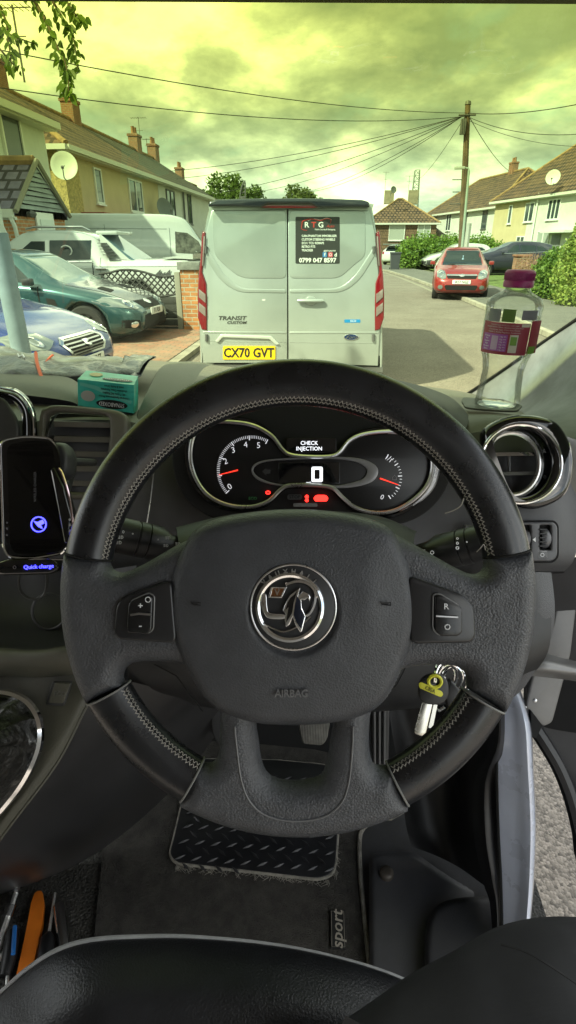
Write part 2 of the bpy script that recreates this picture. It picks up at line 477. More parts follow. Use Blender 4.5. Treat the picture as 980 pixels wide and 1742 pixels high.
l_.new(r_.outputs[0], t_.inputs[0]); l_.new(t_.outputs[0], mx_.inputs[1]); l_.new(g_.outputs[0], mx_.inputs[2]); l_.new(mx_.outputs[0], o_.inputs[0])
a0 = onW(700, 735); a1 = onW(985, 541)
T0, T1 = onW(0, 2), onW(980, 7)
def topat(x): k = (x - T0.x) / (T1.x - T0.x); return T0 + (T1 - T0) * k
xl = -1.55
brc = onW(793, 672)
pe = a1 + (a1 - onW(900, 598)) * ((1.72 - a1.z) / (a1 - onW(900, 598)).z)
tl, tr_ = topat(xl), topat(pe.x)
pane = [Vector((xl, 1.33, scr(1.33))), Vector((brc.x + .1, 1.33, scr(1.33))), onW(900, 598), a1, pe, tr_, tl]
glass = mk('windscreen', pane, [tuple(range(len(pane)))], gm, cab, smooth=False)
# header and roof (the photo only shows the header's edge)
hv = [tl, tr_, tr_ + Vector((0, -.10, .012)), tl + Vector((0, -.10, .012))]
mk('windscreen_header', hv + [v + Vector((0, .0, .03)) for v in hv], [(0, 1, 2, 3), (7, 6, 5, 4), (0, 4, 5, 1), (1, 5, 6, 2), (2, 6, 7, 3), (3, 7, 4, 0)], black_pl, cab, smooth=False)
rv = [tl + Vector((0, -.02, .035)), tr_ + Vector((0, -.02, .035)), Vector((tr_.x, -1.3, tr_.z + .05)), Vector((tl.x, -1.3, tr_.z + .05))]
mk('roof', rv + [v + Vector((0, 0, .03)) for v in rv], [(0, 1, 2, 3), (7, 6, 5, 4), (0, 4, 5, 1), (1, 5, 6, 2), (2, 6, 7, 3), (3, 7, 4, 0)], headl, cab, smooth=False)
MB().box((xl - .12, -1.36, .35), (.62, -1.30, 1.9)).build('added_bulkhead', headl, cab, smooth=False)  # unseen rear wall, added to keep light from behind off the interior
MB().box((xl - .12, -1.30, .35), (xl - .06, 1.45, 1.02)).box((xl - .12, -1.30, 1.02), (xl - .06, -.15, 1.9)).build('added_side_panel', mat('door_lining', (.10, .10, .10), .6), cab, smooth=False)  # unseen side; upper rear panel added to stop sun reaching the floor
patch('firewall', [[(-700, 860, 1.30), (400, 860, 1.30), (870, 860, 1.25), (920, 860, 1.2)], [(-700, 1150, 1.34), (400, 1150, 1.34), (840, 1150, 1.25), (850, 1150, 1.2)], [(-700, 1420, 1.2), (400, 1420, 1.2), (800, 1420, 1.12), (830, 1420, 1.1)]], matt_black, cab)
# A-pillar trim at the right
pil_m = mat('pillar_trim', (.19, .19, .21), .8, bump=('noise', 500, .35, .0012), var=(9, .28))
L = [(690, 742), (770, 686), (793, 670), (850, 632), (900, 597), (940, 569), (985, 539), (1040, 502), (1120, 447), (1210, 386), (1300, 325), (1385, 267)]
rows = []
def tri(px, py): p = onW(px, py); return (p - CAMP).dot(FW)
far = [(x, y, tri(x, y) + .004) for x, y in L]
mid = [(x + 20 + 4 * i, y + 22 + 9 * i, tri(x, y) - .04 - .012 * i) for i, (x, y) in enumerate(L)]
near = [(760, 760, .93), (800, 740, .90), (840, 728, .87), (885, 722, .84), (930, 730, .80), (980, 748, .75), (1040, 765, .68), (1110, 790, .60), (1200, 820, .52), (1330, 780, .47), (1450, 700, .44), (1560, 600, .42)]
patch('pillar_trim', [far, mid, [((a[0] + b[0]) / 2 + 14, (a[1] + b[1]) / 2 + 8, (a[2] + b[2]) / 2 - .02) for a, b in zip(mid, near)], near], pil_m, cab)
MB().tube([onW(x, y) - FW * .006 for x, y in [(780, 680), (793, 671), (850, 633), (900, 598), (985, 540), (1100, 462)]], .0028, 6).build('windscreen_seal', matt_black, cab)

# ------------------------------------------------------------ dashboard
dash = thing('dashboard', 'olive black moulded dashboard behind the steering wheel with vents, trays and dials', 'dashboard', (0, .8, 1.1))
D = dash
# top of the dash, from the foot of the windscreen to its near edge
def row(*p): return list(p)
far = [(-220, 600, 1.30), (-60, 602, 1.30), (60, 604, 1.30), (180, 607, 1.30), (255, 613, 1.30), (330, 618, 1.29), (430, 628, 1.29), (560, 640, 1.28), (680, 652, 1.25), (790, 667, 1.22), (850, 684, 1.15), (905, 702, 1.05), (960, 718, .95), (1020, 740, .84)]
r2 = [(-220, 640, 1.05), (-60, 645, 1.05), (60, 650, 1.05), (180, 655, 1.05), (255, 655, 1.05), (330, 650, 1.08), (430, 655, 1.08), (560, 665, 1.08), (680, 672, 1.06), (790, 684, 1.0), (850, 696, .97), (905, 712, .92), (962, 732, .84), (1030, 765, .76)]
r3 = [(-220, 685, .87), (-60, 690, .86), (60, 693, .85), (150, 698, .835), (225, 704, .83), (300, 700, .84), (400, 690, .86), (540, 690, .86), (680, 698, .85), (775, 706, .83), (830, 706, .815), (890, 712, .80), (948, 742, .78), (1010, 800, .76)]
r4 = [(-220, 708, .80), (-60, 712, .795), (60, 716, .79), (150, 714, .785), (225, 718, .785), (290, 740, .785), (400, 740, .79), (540, 740, .79), (680, 740, .79), (770, 745, .785), (812, 735, .78), (880, 732, .772), (938, 770, .765), (985, 850, .76)]
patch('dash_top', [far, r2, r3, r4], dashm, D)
# face of the dash
f1 = [(-220, 708, .80), (-60, 712, .795), (60, 716, .79), (150, 714, .785), (225, 718, .785), (290, 740, .785), (400, 740, .79), (540, 740, .79), (680, 740, .79), (770, 745, .785), (812, 735, .78), (880, 732, .772), (938, 770, .765), (985, 850, .76)]
f2 = [(-220, 760, .78), (-60, 760, .78), (60, 765, .78), (150, 765, .775), (225, 770, .772), (290, 790, .77), (400, 800, .78), (540, 800, .78), (680, 800, .78), (770, 795, .77), (812, 790, .765), (880, 800, .76), (945, 825, .757), (988, 890, .76)]
f3 = [(-220, 850, .80), (-60, 850, .80), (60, 850, .79), (150, 850, .77), (225, 850, .765), (290, 860, .76), (400, 880, .77), (540, 890, .77), (680, 880, .77), (770, 870, .76), (812, 865, .755), (880, 868, .75), (948, 880, .75), (984, 925, .765)]
f4 = [(-220, 930, .82), (-60, 930, .82), (60, 940, .81), (150, 940, .79), (225, 940, .78), (290, 945, .775), (400, 950, .78), (540, 955, .78), (680, 950, .775), (770, 940, .765), (812, 935, .755), (880, 935, .748), (940, 945, .752), (975, 955, .77)]
f5 = [(-220, 985, .86), (-60, 985, .86), (60, 985, .85), (150, 985, .84), (225, 985, .83), (290, 990, .82), (400, 990, .82), (540, 995, .82), (680, 990, .82), (770, 985, .81), (812, 980, .79), (880, 972, .775), (930, 972, .775), (960, 972, .79)]
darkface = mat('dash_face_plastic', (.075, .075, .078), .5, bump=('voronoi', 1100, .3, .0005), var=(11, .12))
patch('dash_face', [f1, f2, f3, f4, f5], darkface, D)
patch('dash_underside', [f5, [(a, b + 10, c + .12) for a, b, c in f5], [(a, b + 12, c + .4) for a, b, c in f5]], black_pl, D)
# silver trim line left of the dials
MB().tube([P(266, 778, .762), P(262, 800, .76), P(256, 850, .758), (P(249, 895, .762))], .0009, 6).build('trim_line', satin, D)
# binnacle shoulder (left) seen between box and wheel
sh = [[(232, 716, .80), (262, 722, .78), (300, 735, .77)],
      [(240, 690, .83), (266, 690, .80), (305, 695, .78)],
      [(256, 655, .90), (284, 655, .87), (325, 660, .82)],
      [(272, 627, 1.0), (304, 625, .98), (345, 628, .95)],
      [(292, 616, 1.12), (325, 615, 1.11), (365, 619, 1.09)]]
patch('binnacle_shoulder', sh, dashm, D)
patch('binnacle_shoulder_side', [[(a - 1, b + 1, c) for a, b, c in [s[0] for s in sh]], [(a - 6, b + 12, c + .012) for a, b, c in [s[0] for s in sh]]], matt_black, D)
# hood over the dials
patch('binnacle_hood', [[(310, 662, .86), (400, 642, .88), (530, 634, .89), (660, 644, .88), (760, 672, .86), (800, 710, .82)],
                        [(308, 690, .75), (400, 664, .76), (530, 655, .76), (660, 666, .76), (755, 690, .75), (790, 735, .75)],
                        [(312, 712, .745), (400, 684, .75), (530, 674, .75), (660, 686, .75), (745, 706, .745), (775, 750, .745)],
                        [(318, 725, .80), (400, 705, .80), (530, 700, .80), (660, 705, .80), (735, 725, .80), (765, 760, .80)]], dash_dark, D)
# recess with the dials
rec = cr([(306, 702), (296, 760), (300, 812), (326, 856), (372, 884), (440, 896), (540, 898), (640, 896), (700, 884), (742, 852), (764, 806), (768, 750), (745, 706), (660, 684), (535, 674), (400, 682)], 5)
cf = camframe(.748)
plate('dial_recess', rec, cf, .012, matt_black, D, bev=.003)
inner = [(334, 733), (364, 719), (398, 718), (432, 724), (462, 741), (481, 765), (496, 774), (530, 777), (564, 776), (579, 768), (594, 750), (618, 739), (658, 734), (695, 737), (726, 757), (736, 787), (729, 821), (706, 848), (672, 868), (638, 872), (606, 864), (584, 847), (569, 832), (553, 827), (522, 825), (491, 826), (476, 834), (457, 852), (427, 862), (388, 859), (354, 842), (332, 811), (324, 772)]
ring = cr(inner, 5)
cf2 = camframe(.735)
ip = thing('x', None, None) if False else None
clu = plate('instrument_cluster', ring, camframe(.738), .004, mat('dial_black', (.007, .007, .008), .35), D, bev=.001)
MB().tube([P(x, y, .728) for x, y in ring], .0026, 8, closed=True).build('chrome_surround', satin, clu)
MB().tube([P(x + (5 if x > 660 else 0) * 1, y, .7315) for x, y in cr([(660, 737), (700, 740), (728, 760), (738, 790), (730, 826), (706, 853), (672, 873)], 5, False)], [.001 + .0035 * math.sin(i / 30 * math.pi) for i in range(31)], 8).build('chrome_swell', satin, clu)
MB().tube([P(x, y, .732) for x, y in [(530 + (a - 530) * 1.035, 796 + (b - 796) * 1.09) for a, b in ring]], .003, 6, closed=True).build('cluster_rim', gloss_black, clu)
red = mat('needle_red', (.8, .05, .03), .5, emit=((1, .04, .02), .30))
redlamp = mat('warning_lamp_red', (.9, .05, .02), .5, emit=((1, .02, .015), .9))
lcdm = mat('lcd_white', (.8, .8, .8), .5, emit=((.9, .93, 1), .35))
dialw = mat('dial_print', (.7, .7, .72), .5, emit=((.9, .92, 1), .12))
fd = camframe(.7345)
def tick(mb, cx, cy, r0, r1, a, w=1.2):
    c, s = math.cos(R(a)), -math.sin(R(a)); p = [(r0, -w / 2), (r1, -w / 2), (r1, w / 2), (r0, w / 2)]
    pts = [(cx + u * c - v * s, cy + u * s + v * c) for u, v in p]
    mb.add([fd(x, y, .0) for x, y in pts] + [fd(x, y, .0006) for x, y in pts], [(4, 5, 6, 7), (0, 1, 5, 4), (1, 2, 6, 5), (2, 3, 7, 6), (3, 0, 4, 7)])
tk = MB(); cx0, cy0 = 428, 800
for i in range(0, 51):
    a = 222 - i * (222 - 62) / 50
    tick(tk, cx0, cy0, 54 if i % 10 else 51, 59, a, .9 if i % 10 else 1.6)
tk.build('rev_scale', dialw, clu, smooth=False)
for nmb, a in zip('012345', [222, 190, 158, 126, 94, 66]): pass
for s_, x, y in [('0', 391, 828), ('2', 384, 785), ('3', 397, 766), ('4', 418, 757), ('5', 440, 758), ('1', 379, 806)]:
    if s_ != '1': text('dial_numeral', s_, fd, x, y, 14, dialw, clu, rot=R(-18 + (x - 385) * .3) if s_ != '0' else R(-30), flip=-1)
nd = MB(); tick(nd, 0, 0, 0, 1, 0) if False else None
def needle(x0, y0, x1, y1, w=1.8):
    mb = MB(); dv = Vector((x1 - x0, y1 - y0)).normalized(); nn = Vector((-dv.y, dv.x)) * w / 2
    pts = [(x0 + nn.x, y0 + nn.y), (x0 - nn.x, y0 - nn.y), (x1 - nn.x * .4, y1 - nn.y * .4), (x1 + nn.x * .4, y1 + nn.y * .4)]
    mb.add([fd(a, b, .002) for a, b in pts] + [fd(a, b, .0035) for a, b in pts], [(0, 1, 2, 3), (4, 5, 6, 7), (0, 1, 5, 4), (1, 2, 6, 5), (2, 3, 7, 6), (3, 0, 4, 7)])
    mb.build('needle', red, clu, smooth=False)
needle(405, 800, 373, 808, 2.4); needle(646, 814, 677, 825, 2.4)
fg = MB()
for i in range(0, 17):
    a = 62 - i * 118 / 16
    tick(fg, 640, 812, 40 if i % 4 else 37, 44, a, .9 if i % 4 else 1.6)
fg.build('fuel_scale', dialw, clu, smooth=False)
text('dial_numeral', '1/1', fd, 661, 781, 11, dialw, clu, rot=R(38), flip=-1)
text('dial_numeral', '0', fd, 650, 846, 12, dialw, clu, rot=R(25), flip=-1)
text('fuel_symbol', '\u2302', fd, 671, 813, 12, grey_print, clu, flip=-1)
plate('fuel_pump_symbol', rrect(667, 808, 675, 818, 1), fd, .0005, grey_print, clu)
# centre display with its grey swoosh
sw_o = cr([(428, 800), (440, 786), (480, 780), (560, 777), (610, 780), (636, 790), (643, 804), (632, 820), (600, 829), (560, 830), (480, 827), (440, 817)], 5)
sw_i = cr([(431, 800), (444, 788), (480, 783), (560, 781), (600, 785), (620, 794), (624, 804), (616, 815), (590, 823), (560, 826), (480, 824), (444, 814)], 5)
plate('display_swoosh', sw_o, camframe(.7335), .003, mat('swoosh_grey', (.25, .25, .26), .3, .4), clu, bev=.0008, holes=[sw_i])
plate('speed_display', rrect(474, 786, 578, 823, 3), camframe(.7325), .002, gloss_black, clu, bev=.0005)
plate('digit', rrect(530, 794, 549, 820, 3), camframe(.7302), .0008, lcdm, clu, holes=[rrect(535, 799, 544, 815, 2)])
text('display_text', 'mph', camframe(.7302), 525, 821, 5, lcdm, clu, flip=-1)
plate('message_display', rrect(487, 745, 572, 771, 4), camframe(.7325), .002, gloss_black, clu, bev=.0005)
text('display_text', 'CHECK', camframe(.7302), 526, 754, 9.5, lcdm, clu, flip=-1, sx=.95)
text('display_text', 'INJECTION', camframe(.7302), 526, 763.5, 9.5, lcdm, clu, flip=-1, sx=.95)
fl = camframe(.7302)
plate('warning_lamp', rp([(533, 847), (538, 842), (554, 842), (559, 847), (556, 853), (536, 853)], 3), fl, .0008, redlamp, clu)
plate('warning_lamp', circ(522, 845, 3.2), fl, .0008, redlamp, clu); plate('warning_lamp', circ(522, 851, 3.2), fl, .0008, redlamp, clu)
plate('warning_lamp', circ(456, 838, 4.2, 3.2), fl, .0008, redlamp, clu, holes=[circ(456, 838, 2, 1.5)])
plate('lamp_window', rrect(489, 841, 514, 850, 4), fl, .0006, mat('stop_grey', (.05, .05, .052), .5), clu)
text('display_text', 'STOP', camframe(.729), 501.5, 845.5, 8, matt_black, clu, flip=-1)
text('display_text', 'ECO', fl, 430, 848, 7, mat('eco_green', (.05, .25, .08), .5), clu, flip=-1)
plate('lamp_window', rrect(499, 856, 540, 862, 2), fl, .0006, grey_print, clu)
plate('turn_arrow', [(446, 802), (453, 796), (453, 799), (460, 799), (460, 806), (453, 806), (453, 809)], fl, .0006, mat('arrow_off', (.03, .03, .032), .5), clu)

# ------------------------------------------------------------ right air vent
vt = plate('air_vent', cr([(812, 742), (838, 718), (880, 710), (930, 722), (955, 760), (960, 800), (948, 840), (920, 860), (886, 866), (850, 850), (826, 800)], 6), camframe(.752), .03, gloss_black, D, bev=.009,
           holes=[circ(872, 790, 50, 55, 40)])
tag(vt, 'round gloss black air vent with two chrome rings right of the dials')
def ringtube(cx, cy, rx, ry, d, r, m, name, par, lean=0.0):
    MB().tube([P(cx + rx * math.cos(a), cy + ry * math.sin(a), d + lean * math.cos(a)) for a in [2 * math.pi * i / 48 for i in range(48)]], r, 8, closed=True).build(name, m, par)
ringtube(886, 789, 69, 67, .722, .0022, chrome, 'outer_chrome_ring', vt)
ringtube(870, 789, 47, 53, .727, .0030, satin, 'inner_chrome_ring', vt)
ringtube(870, 789, 51, 57, .733, .0035, gloss_black, 'vent_collar', vt)
plate('vent_back', circ(872, 790, 52, 56), camframe(.80), .003, matt_black, vt)
hx = MB()
for i in range(-4, 5):
    for j in range(-5, 6):
        cx, cy = 868 + i * 13.5, 790 + j * 15.6 + (7.8 if i % 2 else 0)
        if (cx - 870) ** 2 + (cy - 790) ** 2 > 46 ** 2: continue
        hx.tube([P(cx + 8.6 * math.cos(R(60 * k)), cy + 8.6 * math.sin(R(60 * k)), .785) for k in range(6)], .0007, 4, closed=True)
hx.build('vent_mesh', mat('mesh_grey', (.09, .09, .09), .5), vt)
def slat(y, w, mt, hh=.008):
    V = MB(); pts = []
    V.add([P(870 - w, y + 3, .735), P(870 + w, y + 2, .735), P(870 + w, y + 1, .765), P(870 - w, y + 2, .765),
           P(870 - w, y - 3, .737), P(870 + w, y - 4, .737), P(870 + w, y - 3, .765), P(870 - w, y - 2, .765)],
          [(0, 3, 2, 1), (4, 5, 6, 7), (0, 1, 5, 4), (1, 2, 6, 5), (2, 3, 7, 6), (3, 0, 4, 7)])
    return V.build('vent_slat', mt, vt)
slat(773, 43, chrome); slat(806, 42, mat('slat_grey', (.12, .12, .12), .3))
MB().tube([P(866, 776, .75), P(866, 802, .75)], .002, 6).build('vent_link', satin, vt)

# ------------------------------------------------------------ light switch panel, small switches
fs = camframe(.742)
sp = plate('switch_panel', rp([(880, 888), (938, 888), (944, 896), (944, 945), (936, 954), (880, 954)], 6), fs, .008, mat('panel_grey', (.075, .075, .08), .4), D, bev=.002, holes=[rrect(914, 893, 933, 935, 3), rrect(885, 893, 899, 950, 3)])
plate('panel_gap', rp([(878, 885), (940, 885), (947, 893), (947, 948), (938, 957), (878, 957)], 7), camframe(.747), .006, matt_black, D)
MB().lathe([(0, -.006), (.011, -.006), (.0135, -.003), (.0135, .003), (.011, .006), (0, .006)], P(924, 916, .745), RT, 20).build('dimmer_wheel', mat('wheel_grey', (.12, .12, .13), .35), sp)
for i in range(5): MB().tube([P(918, 901 + i * 7, .7325), P(930, 901 + i * 7, .7325)], .0011, 5).build('wheel_rib', dash_dark, sp)
plate('icon_tile', rrect(915, 937, 930, 950, 1.5), camframe(.736), .002, mat('icon_grey', (.28, .28, .29), .4), sp)
plate('lamp_icon', circ(922.5, 944, 3.4), camframe(.7345), .0006, white_print, sp, holes=[circ(922.5, 944, 2.3)])
plate('arrow_mark', [(906, 918), (911, 914), (911, 922)], camframe(.7335), .0006, white_print, sp)
MB().lathe([(0, -.005), (.012, -.005), (.012, .005), (0, .005)], P(890, 916, .745), RT, 20).build('height_wheel', mat('wheel_grey', (.12, .12, .13), .35), sp)
plate('blank_switch', rrect(787, 893, 812, 912, 2), camframe(.745), .010, mat('panel_grey', (.075, .075, .08), .4), D, bev=.002)

# ------------------------------------------------------------ left air vent
vl = thing('air_vent', None, None); bpy.data.objects.remove(vl)
vframe_o = cr([(78, 712), (88, 697), (110, 693), (170, 698), (205, 702), (222, 714), (224, 740), (215, 800), (205, 838), (150, 850), (95, 840), (78, 800)], 5)
vframe_i = cr([(86, 722), (94, 708), (112, 704), (165, 708), (188, 712), (194, 724), (192, 760), (185, 806), (176, 832), (140, 838), (98, 830), (86, 798)], 5)
vlf = plate('air_vent', vframe_o, camframe(.782), .022, dashm, D, bev=.006, holes=[vframe_i])
tag(vlf, 'square slatted air vent left of the steering wheel')
plate('vent_back', vframe_i, camframe(.80), .004, matt_black, vlf)
for i in range(5):
    y = 722 + i * 25
    a, b = 92, 192 - i * 3
    MB().add([P(a, y - 7, .790), P(b, y - 5, .790), P(b, y - 3, .765), P(a, y - 5, .765), P(a, y - 1, .790), P(b, y + 1, .790), P(b, y + 6, .767), P(a, y + 4, .767)],
             [(0, 1, 2, 3), (7, 6, 5, 4), (0, 4, 5, 1), (1, 5, 6, 2), (2, 6, 7, 3), (3, 7, 4, 0)]).build('vent_slat', dashm, vlf)
# ------------------------------------------------------------ infotainment bezel and shelf edge at far left
patch('screen_surround', [[(-60, 640, .80), (0, 656, .79), (30, 662, .78), (52, 682, .775), (62, 710, .772), (64, 760, .77)],
                          [(-60, 650, .76), (0, 664, .76), (26, 671, .755), (44, 690, .75), (50, 716, .75), (50, 765, .75)],
                          [(-60, 662, .765), (0, 674, .762), (20, 682, .76), (34, 698, .758), (38, 720, .757), (37, 768, .757)]], gloss_black, D)
plate('screen_panel', rp([(-80, 672), (10, 676), (36, 720), (36, 800), (-80, 820)], 14), camframe(.758), .01, dash_dark, D, bev=.003)
MB().tube([P(x, y, .748) for x, y in cr([(-40, 651), (0, 660), (30, 668), (50, 690), (57, 715), (58, 760)], 5, False)], .0016, 6).build('chrome_edge', chrome, D)
# passenger tray lip
tray = [[(-220, 630, 1.02), (-40, 634, 1.0), (60, 637, .98), (115, 642, .96), (137, 655, .93)],
        [(-220, 640, .92), (-40, 646, .90), (60, 652, .89), (115, 662, .88), (133, 672, .87)],
        [(-220, 655, .88), (-40, 664, .86), (60, 674, .855), (115, 682, .85), (132, 688, .85)]]
patch('tray_lip', tray, dashm, D)
patch('tray_recess', [tray[2], [(a, b + 12, c + .02) for a, b, c in tray[2]], [(a, b + 24, c + .01) for a, b, c in tray[2]]], matt_black, D)
# cable on the dash
MB().tube([P(*p) for p in cr([(131, 694, .82), (112, 696, .80), (96, 705, .785), (86, 722, .772), (80, 745, .765), (76, 775, .765)], 5, False)], .0016, 6).build('charger_cable', black_pl, D)

# ------------------------------------------------------------ lower dash, knee panel and centre console
con = thing('centre_console', 'dark centre console sloping down left of the footwell, with chrome ringed gear lever gaiter', 'console', onZ(60, 1500, .5))
kn = thing('knee_panel', 'black lower dash panel under the steering column', 'dash panel', (0, .8, .9))
mat('knee_plastic', (.020, .020, .021), .5, var=(20, .2))
K = [[(215, 1060, .72), (300, 1040, .70), (420, 1030, .69), (560, 1030, .69), (700, 1030, .70), (820, 1010, .70), (890, 985, .70), (932, 975, .71)],
     [(215, 1120, .72), (300, 1110, .69), (420, 1110, .68), (560, 1110, .68), (700, 1110, .68), (820, 1080, .68), (890, 1050, .68), (938, 1040, .69)],
     [(222, 1170, .74), (300, 1175, .71), (420, 1195, .70), (560, 1198, .70), (700, 1190, .70), (810, 1150, .69), (880, 1130, .68), (932, 1110, .69)],
     [(225, 1185, .80), (300, 1195, .78), (420, 1212, .78), (560, 1214, .78), (700, 1206, .78), (800, 1190, .76), (860, 1180, .74), (895, 1160, .73)]]
patch('knee_cover', K, MATS['knee_plastic'], kn)
# textured end of the dash beside the door
patch('dash_end', [[(860, 975, .70), (905, 973, .70), (938, 974, .705)], [(860, 1040, .69), (915, 1035, .685), (944, 1045, .69)], [(860, 1120, .69), (905, 1110, .69), (930, 1108, .70)], [(850, 1200, .72), (875, 1185, .72), (893, 1168, .72)]],
      mat('textured_grey', (.085, .085, .09), .5, bump=('voronoi', 800, .5, .0008)), kn)
MB().tube([P(262, 1130, .70), P(300, 1150, .69), P(330, 1190, .69), P(345, 1210, .70)], .0008, 5).build('panel_seam', matt_black, kn)
MB().tube([P(690, 1135, .672), P(675, 1165, .672), P(655, 1185, .672), P(640, 1195, .68)], .0009, 5).build('panel_seam', matt_black, kn)
# column shroud between wheel and dials
patch('column_shroud', [[(300, 905, .66), (400, 880, .66), (520, 872, .66), (640, 880, .66), (712, 905, .66)], [(300, 900, .60), (400, 880, .585), (520, 876, .58), (640, 884, .585), (706, 910, .60)], [(310, 960, .56), (400, 960, .54), (520, 960, .535), (640, 960, .54), (700, 960, .56)],
                        [(330, 1100, .56), (400, 1100, .54), (520, 1100, .535), (640, 1100, .54), (690, 1100, .56)], [(360, 1180, .60), (420, 1180, .57), (520, 1180, .565), (620, 1180, .57), (660, 1180, .60)]], mat('knee_plastic', (.02, .02, .021), .5), kn)
# lower centre: open shelf, lip, console deck
patch('open_shelf', [[(-200, 880, .84), (0, 880, .84), (80, 885, .84), (150, 900, .83), (230, 930, .80)], [(-200, 960, .84), (0, 965, .84), (80, 970, .83), (150, 985, .82), (235, 1000, .79)],
                     [(-200, 1040, .80), (0, 1045, .80), (80, 1050, .79), (150, 1060, .78), (240, 1075, .76)], [(-200, 1085, .74), (0, 1090, .74), (80, 1092, .73), (150, 1092, .73), (245, 1110, .74)],
                     [(-200, 1100, .71), (0, 1104, .71), (80, 1104, .70), (150, 1098, .70), (250, 1120, .73)]], mat('shelf_dark', (.022, .022, .023), .45, var=(12, .2)), con)
patch('shelf_lip', [[(-200, 1098, .715), (0, 1102, .715), (60, 1104, .71), (110, 1098, .71), (170, 1085, .72)], [(-200, 1104, .695), (0, 1108, .695), (60, 1110, .69), (110, 1104, .69), (170, 1094, .70)],
                    [(-200, 1125, .69), (0, 1130, .69), (60, 1132, .69), (110, 1128, .69), (170, 1120, .70)], [(-200, 1146, .71), (0, 1150, .71), (60, 1152, .71), (110, 1150, .71), (170, 1150, .72)]], dashm, con)
deck = [[(-200, 1140, .72), (0, 1146, .72), (60, 1148, .715), (110, 1146, .71), (150, 1140, .71), (178, 1150, .71)],
        [(-200, 1200, .71), (0, 1205, .70), (60, 1205, .70), (105, 1203, .695), (134, 1200, .695), (146, 1204, .70)],
        [(-200, 1290, .70), (0, 1295, .69), (40, 1296, .69), (70, 1296, .685), (84, 1296, .685), (96, 1300, .69)],
        [(-200, 1420, .69), (-100, 1420, .68), (-60, 1420, .68), (-30, 1420, .68), (-8, 1415, .675), (6, 1420, .68)],
        [(-260, 1560, .69), (-200, 1560, .68), (-160, 1560, .68), (-130, 1560, .68), (-110, 1560, .68), (-90, 1560, .69)]]
patch('console_deck', deck, mat('console_olive', (.085, .082, .062), .5, bump=('noise', 600, .5, .0009), var=(10, .1)), con)
edge = [r[-1] for r in deck]
side2 = [(330, 1190, .76), (250, 1275, .80), (180, 1400, .86), (80, 1486, .90), (-80, 1530, .92)]
side3 = [(430, 1160, .95), (330, 1300, 1.02), (232, 1400, 1.04), (120, 1476, 1.05), (-80, 1560, 1.03)]
patch('console_side', [edge, [((a[0] + b[0]) / 2 + 12, (a[1] + b[1]) / 2, (a[2] + b[2]) / 2 - .01) for a, b in zip(edge, side2)], side2, side3], mat('console_side_black', (.032, .031, .032), .42, var=(7, .25)), con)
MB().tube([P(*p) for p in cr(edge, 5, False)], .002, 6).build('deck_edge', mat('console_olive', (.06, .06, .05), .5), con)
eb = plate('eco_button', rp([(92, 1157), (125, 1158), (112, 1199), (80, 1197)], 4), camframe(.698), .006, dash_dark, con, bev=.0015)
plate('button_cap', rp([(95, 1160), (121, 1161), (109, 1195), (84, 1194)], 3), camframe(.693), .004, mat('console_olive', (.06, .06, .05), .5), eb, bev=.001)
text('button_text', 'ECO', camframe(.6888), 102, 1180, 10, mat('eco_dim', (.12, .12, .11), .5), eb, rot=R(4), flip=-1)
# chrome ring of the gaiter and the gaiter itself
cring = cr([(-70, 1185, .69), (-20, 1180, .685), (20, 1183, .68), (50, 1200, .675), (66, 1232, .67), (64, 1272, .668), (44, 1318, .668), (16, 1358, .67), (-20, 1395, .67), (-90, 1440, .675), (-140, 1380, .68), (-130, 1260, .69)], 6)
gt = MB().tube([P(*p) for p in cring], .0058, 8, closed=True).build('gaiter_ring', chrome, con)
cc = Vector((-40, 1290)); 
gr = [[(cc.x + (x - cc.x) * s, cc.y + (y - cc.y) * s, dd - h) for x, y, dd in cring] for s, h in [(1.0, -.004), (.9, .01), (.78, .03), (.62, .045), (.42, .07), (.2, .10)]]
wr = []
for j, r in enumerate(gr): wr.append([P(x + 5 * math.sin(i * .9 + j * 1.7), y + 6 * math.sin(i * .7 + j), d) for i, (x, y, d) in enumerate(r)])
loft('gear_gaiter', wr, mat('gaiter_leather', (.022, .021, .019), .4, bump=('noise', 35, 1.0, .02)), con)
# hanging loop of cable under the phone holder
MB().tube([P(*p) for p in cr([(34, 972, .66), (32, 992, .68), (38, 1010, .70), (56, 1020, .70), (74, 1012, .70), (80, 990, .69), (78, 972, .66)], 6, False)], .0017, 6).build('cable_loop', dash_dark, con)
ringtube(84, 1040, 29, 30, .765, .0022, dash_dark, 'cup_ring', con)

# ------------------------------------------------------------ stalks
def stalk(p0, p1, r0, r1, rings, label, icons, nm='indicator_stalk'):
    t = thing(nm, label, 'control stalk', p0)
    ax = p1 - p0; Ln = ax.length
    prof = [(0, 0), (r0 * .85, 0), (r0, .003)]
    for a, b, rr in rings: prof += [(r0 * rr, a * Ln), (r0 * rr * .93, a * Ln + .0006), (r0 * rr * .93, b * Ln - .0006), (r0 * rr, b * Ln)]
    prof += [(r0 * .98, Ln * .62), (r1 * 1.5, Ln * .72), (r1 * 1.3, Ln * .95), (r1, Ln), (0, Ln)]
    MB().lathe(prof, p0, ax, 32).build('stalk_body', mat('stalk_plastic', (.022, .022, .023), .38, var=(50, .15)), t)
    return t
p0, p1 = P(170, 903, .56), P(330, 938, .60)
st = stalk(p0, p1, .0185, .0085, [(.36, .385, 1.0), (.47, .49, 1.0)], 'black light stalk with lamp symbols on the left of the steering column', None)
fi = camframe(.538)
for (x, y, r, h) in [(210, 905, 3.0, 1.9)]:
    text('stalk_symbol', '0', fi, x, y, 8, white_print, st, flip=-1)
